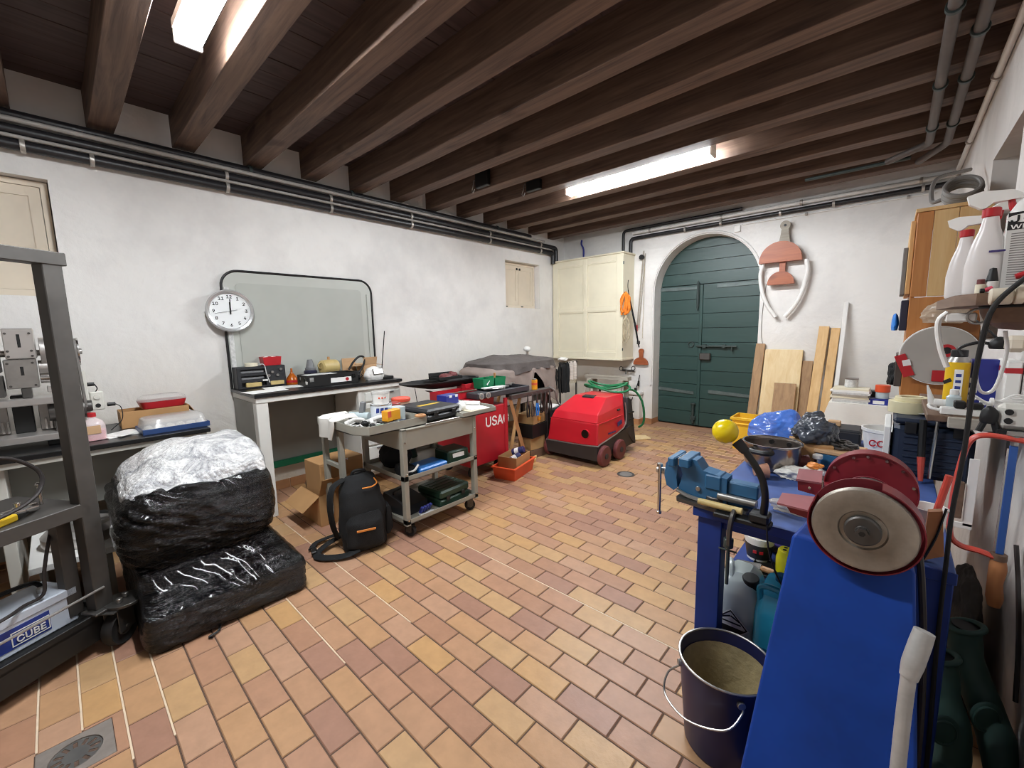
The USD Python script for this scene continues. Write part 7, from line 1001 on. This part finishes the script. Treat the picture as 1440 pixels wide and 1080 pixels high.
solo('electric_flex', tube([(0.17, 1.70, 1.485), (0.182, 1.72, 1.40), (0.18, 1.75, 1.30), (0.20, 1.80, 1.245), (0.225, 1.80, 1.26), (0.235, 1.78, 1.36), (0.225, 1.76, 1.42)], 0.0045, 8, 6), 'white_plastic', 'loop of white flex hanging below the dark bowl', 'cord')
# lower shelf
ls = Thing('lower_shelf', 'narrow wooden shelf on the right wall with cans and cables', 'shelf', (0, 0, 0)); ls.add('board', box(0.115, 2.22, 1.075, 0.358, 2.86, 1.10, 0.003), 'brown_wood'); ls.add('front_strip', box(0.17, 2.19, 1.06, 0.358, 2.215, 1.10, 0.003), 'grey_wood'); ls.add('bracket', [box(0.335, 2.3, 0.95, 0.358, 2.33, 1.075), box(0.335, 2.7, 0.95, 0.358, 2.73, 1.075)], 'steel_dark')
SZ = 1.1005
t = Thing('foam_can', 'yellow and black spray can with a black cap on the lower shelf', 'can', (0.205, 2.50, SZ)); t.add('can', cyl(0.036, 0.185, n=32), 'tin_gold'); t.add('shoulder', lathe([(0.035, 0.184), (0.026, 0.205), (0, 0.205)], 28), 'steel'); t.add('cap', cyl(0.026, 0.03, 0, 0, 0.204), 'black'); t.add('label', T(R(box(0.0352, -0.008, 0.03, 0.0372, 0.018, 0.155, 0.0005), 'z', -95)), 'paper'); t.add('lettering', [T(R(box(0.0370, -0.003, z, 0.0378, 0.013, z+0.012, 0.0003), 'z', -95)) for z in (0.05, 0.075, 0.1, 0.125)], 'label_blue'); t.add('stripe', T(R(R(box(0.0345, -0.018, 0.10, 0.0366, 0.012, 0.115, 0.0005), 'x', 30, (0, 0, 0.1)), 'z', -130)), 'black')
t = Thing('clear_bottle', 'small clear bottle with a white cap in front of the yellow can', 'bottle', (0.195, 2.40, SZ)); t.add('bottle', lathe([(0, 0), (0.02, 0), (0.022, 0.05), (0.012, 0.06), (0, 0.06)], 20), 'jar_clear'); t.add('cap', cyl(0.013, 0.022, 0, 0, 0.059), 'white_plastic')
t = Thing('blue_tin', 'tall blue tin with white print beside the yellow can', 'tin', (0.285, 2.53, SZ)); t.add('tin', loft([(0, 0, 0, 0.042, 0.03), (0.195, 0, 0, 0.042, 0.03)], 40, 6), 'deep_blue'); t.add('print', [box(-0.043, -0.0306, z, -0.020, -0.0298, z+0.02, 0.0002) for z in (0.03, 0.06, 0.1)], 'paper')
t = Thing('first_aid_box', 'white box with a red stripe near the wall on the lower shelf', 'box', (0.338, 2.44, SZ)); t.add('box', box(-0.022, -0.08, 0, 0.018, 0.10, 0.20), 'paper'); t.add('stripe', box(-0.0226, -0.0806, 0.155, 0.0186, 0.06, 0.175, 0.0004), 'red_plastic')
t = Thing('power_strip', 'white power strip with black plugs on the front of the lower shelf', 'power strip', (0.24, 2.26, SZ)); t.add('strip', box(-0.09, -0.02, 0, 0.08, 0.02, 0.028), 'white_plastic'); t.add('plug', [box(-0.055, -0.025, 0.028, -0.025, 0.015, 0.055), box(-0.012, -0.024, 0.028, 0.02, 0.016, 0.05)], 'black'); t.add('cord', tube([(-0.09, 0, 0.014), (-0.115, 0.005, 0.02), (-0.118, 0.02, 0.03), (-0.10, 0.03, 0.02)], 0.006, 8, 5), 'white_plastic')
t = Thing('black_plug', 'black angled plug hanging at the front of the lower shelf', 'plug', (0.262, 2.14, 1.10)); t.add('body', blob(0.022, 0.018, 0.04, 0.15, 9, 2, 3), 'black'); t.add('prong', [tube([(-0.008, 0, 0.01), (-0.02, 0, -0.03)], 0.009, 8), tube([(0.012, 0, 0.01), (0.022, 0, -0.03)], 0.009, 8)], 'black')
t = Thing('extension_flex', 'tied bundle of white flex on the lower shelf', 'cable', (0.30, 2.27, SZ+0.05))
for k in range(6): t.add('turn', tube([(-0.07+0.01*k, -0.01+0.004*k, -0.012*k+0.03), (-0.02, 0, 0.002*k), (0.03, 0.0, 0.035-0.006*k), (0.052, 0.006, 0.03-0.004*k), (0.03, 0.012, 0.02-0.006*k)], 0.0045, 7, 5), 'white_plastic')
t.add('tie', T(R(ring(0.016, 0.012, 0.01, 16), 'y', 90), -0.025, 0, 0.006), 'white_plastic')
t = Thing('power_sander', 'light grey power tool with two round knobs at the right edge', 'power tool', (0.322, 2.16, 1.085)); t.add('body', box(-0.04, -0.03, 0, 0.034, 0.03, 0.085, 0.014), 'desk_grey'); t.add('knob', [cyl(0.01, 0.008, -0.018, -0.036, z, 'y') for z in (0.03, 0.06)], 'black'); t.add('base', box(-0.042, -0.032, -0.018, 0.035, 0.032, 0.0), 'black')
t = Thing('adapter_plug', 'black adapter plug with leads above the blue tin', 'plug', (0.292, 2.36, 1.345)); t.add('body', blob(0.028, 0.022, 0.03, 0.12, 8, 4, 3), 'black'); t.add('cord', [tube([(-0.02, 0, 0.02), (-0.06, 0.0, 0.022), (-0.10, 0.01, 0.0), (-0.09, 0.0, -0.03)], 0.006, 7, 5), tube([(0.0, 0, 0.03), (-0.03, 0.02, 0.07), (-0.06, 0.1, 0.11)], 0.004, 6, 4), tube([(0.02, 0, 0.02), (0.05, 0, 0.03)], 0.004, 6)], 'black')
solo('white_fitting', box(-0.03, -0.03, 0, 0.025, 0.03, 0.06, 0.015), 'pvc', 'cream fitting fixed to the wall above the striped box', 'fitting', (0.33, 2.34, 1.335)); solo('blue_wrapper', dent(blob(0.05, 0.02, 0.02, 0.35, 10, 6, 3), 0.004, 20, 2), 'bench_blue' if False else 'deep_blue', 'crumpled blue wrapper near the right edge under the bowl', 'wrapper', (0.30, 2.02, 1.415)) if False else None
t = Thing('silicone_nozzle', 'white sealant nozzle and cap at the left end of the lower shelf', 'nozzle', (0.14, 2.42, SZ)); t.add('cone', tube([(0.0, 0, 0.0), (-0.008, 0, 0.035), (-0.022, 0.0, 0.09)], [0.014, 0.010, 0.003], 12), 'white_plastic'); t.add('cap', cyl(0.018, 0.05, 0.0, 0, 0.018, 'x'), 'white_plastic')
# bow saw hanging under the shelf
bs_ = Thing('hand_saw', 'red framed saw with wooden handle hanging at the right wall', 'saw', (0, 0, 0)); fr = spline([(0.322, 1.99, 1.078), (0.25, 1.99, 1.085), (0.212, 1.99, 1.065), (0.196, 1.99, 0.99), (0.186, 1.99, 0.85), (0.19, 1.99, 0.735), (0.215, 1.99, 0.70), (0.26, 1.99, 0.695), (0.305, 1.99, 0.683)], 6)
bs_.add('frame', tube(fr, 0.0165, 10, flat=0.5), 'saw_red'); bs_.add('blade_bar', box(0.294, 1.985, 0.70, 0.312, 1.995, 1.06, 0.002), 'saw_blue'); bs_.add('blade', box(0.289, 1.9885, 0.70, 0.2945, 1.9905, 1.05, 0.0005), 'chrome'); bs_.add('wing_nut', cat(cyl(0.009, 0.03, 0.303, 1.99, 1.06), box(0.285, 1.985, 1.09, 0.32, 1.995, 1.105)), 'steel'); bs_.add('handle', tube([(0.302, 1.99, 0.685), (0.304, 1.99, 0.65), (0.302, 1.99, 0.60), (0.305, 1.99, 0.55), (0.306, 1.99, 0.52)], [0.017, 0.021, 0.018, 0.021, 0.015], 14, 4), 'tan_wood'); bs_.add('ferrule', tube([(0.302, 1.99, 0.70), (0.302, 1.99, 0.68)], 0.02, 12), 'brown_wood')
t = Thing('try_square', 'pale steel square hanging on the wall behind the saw', 'square', (0, 0, 0)); t.add('long_arm', box(0.222, 2.06, 0.745, 0.246, 2.066, 0.985, 0.001), 'paper'); t.add('short_arm', box(0.165, 2.06, 0.735, 0.246, 2.066, 0.755, 0.001), 'paper'); t.add('stock', box(0.19, 2.052, 0.77, 0.218, 2.072, 0.90, 0.003), 'brown_wood')
solo('wall_cable', tube([(0.345, 2.05, 0.72), (0.35, 1.98, 0.60), (0.352, 1.9, 0.45), (0.352, 1.85, 0.3)], 0.006, 6, 5), 'cable_dark', 'dark cable running down the right wall below the saw', 'cable')
solo('dust_sheet', dent(box(0.27, 2.1, 0.0, 0.352, 2.5, 0.55, 0.02), 0.0, 5), 'brown_wood', 'dark board standing on the floor behind the waders', 'board') if False else None

solo('dark_sack', dent(blob(0.045, 0.24, 0.34, 0.35, 6, 21, 5), 0.012, 14, 3), 'sack_grey', 'dark grey sack slumped against the right wall behind the waders', 'sack', (0.285, 2.32, 0.0))
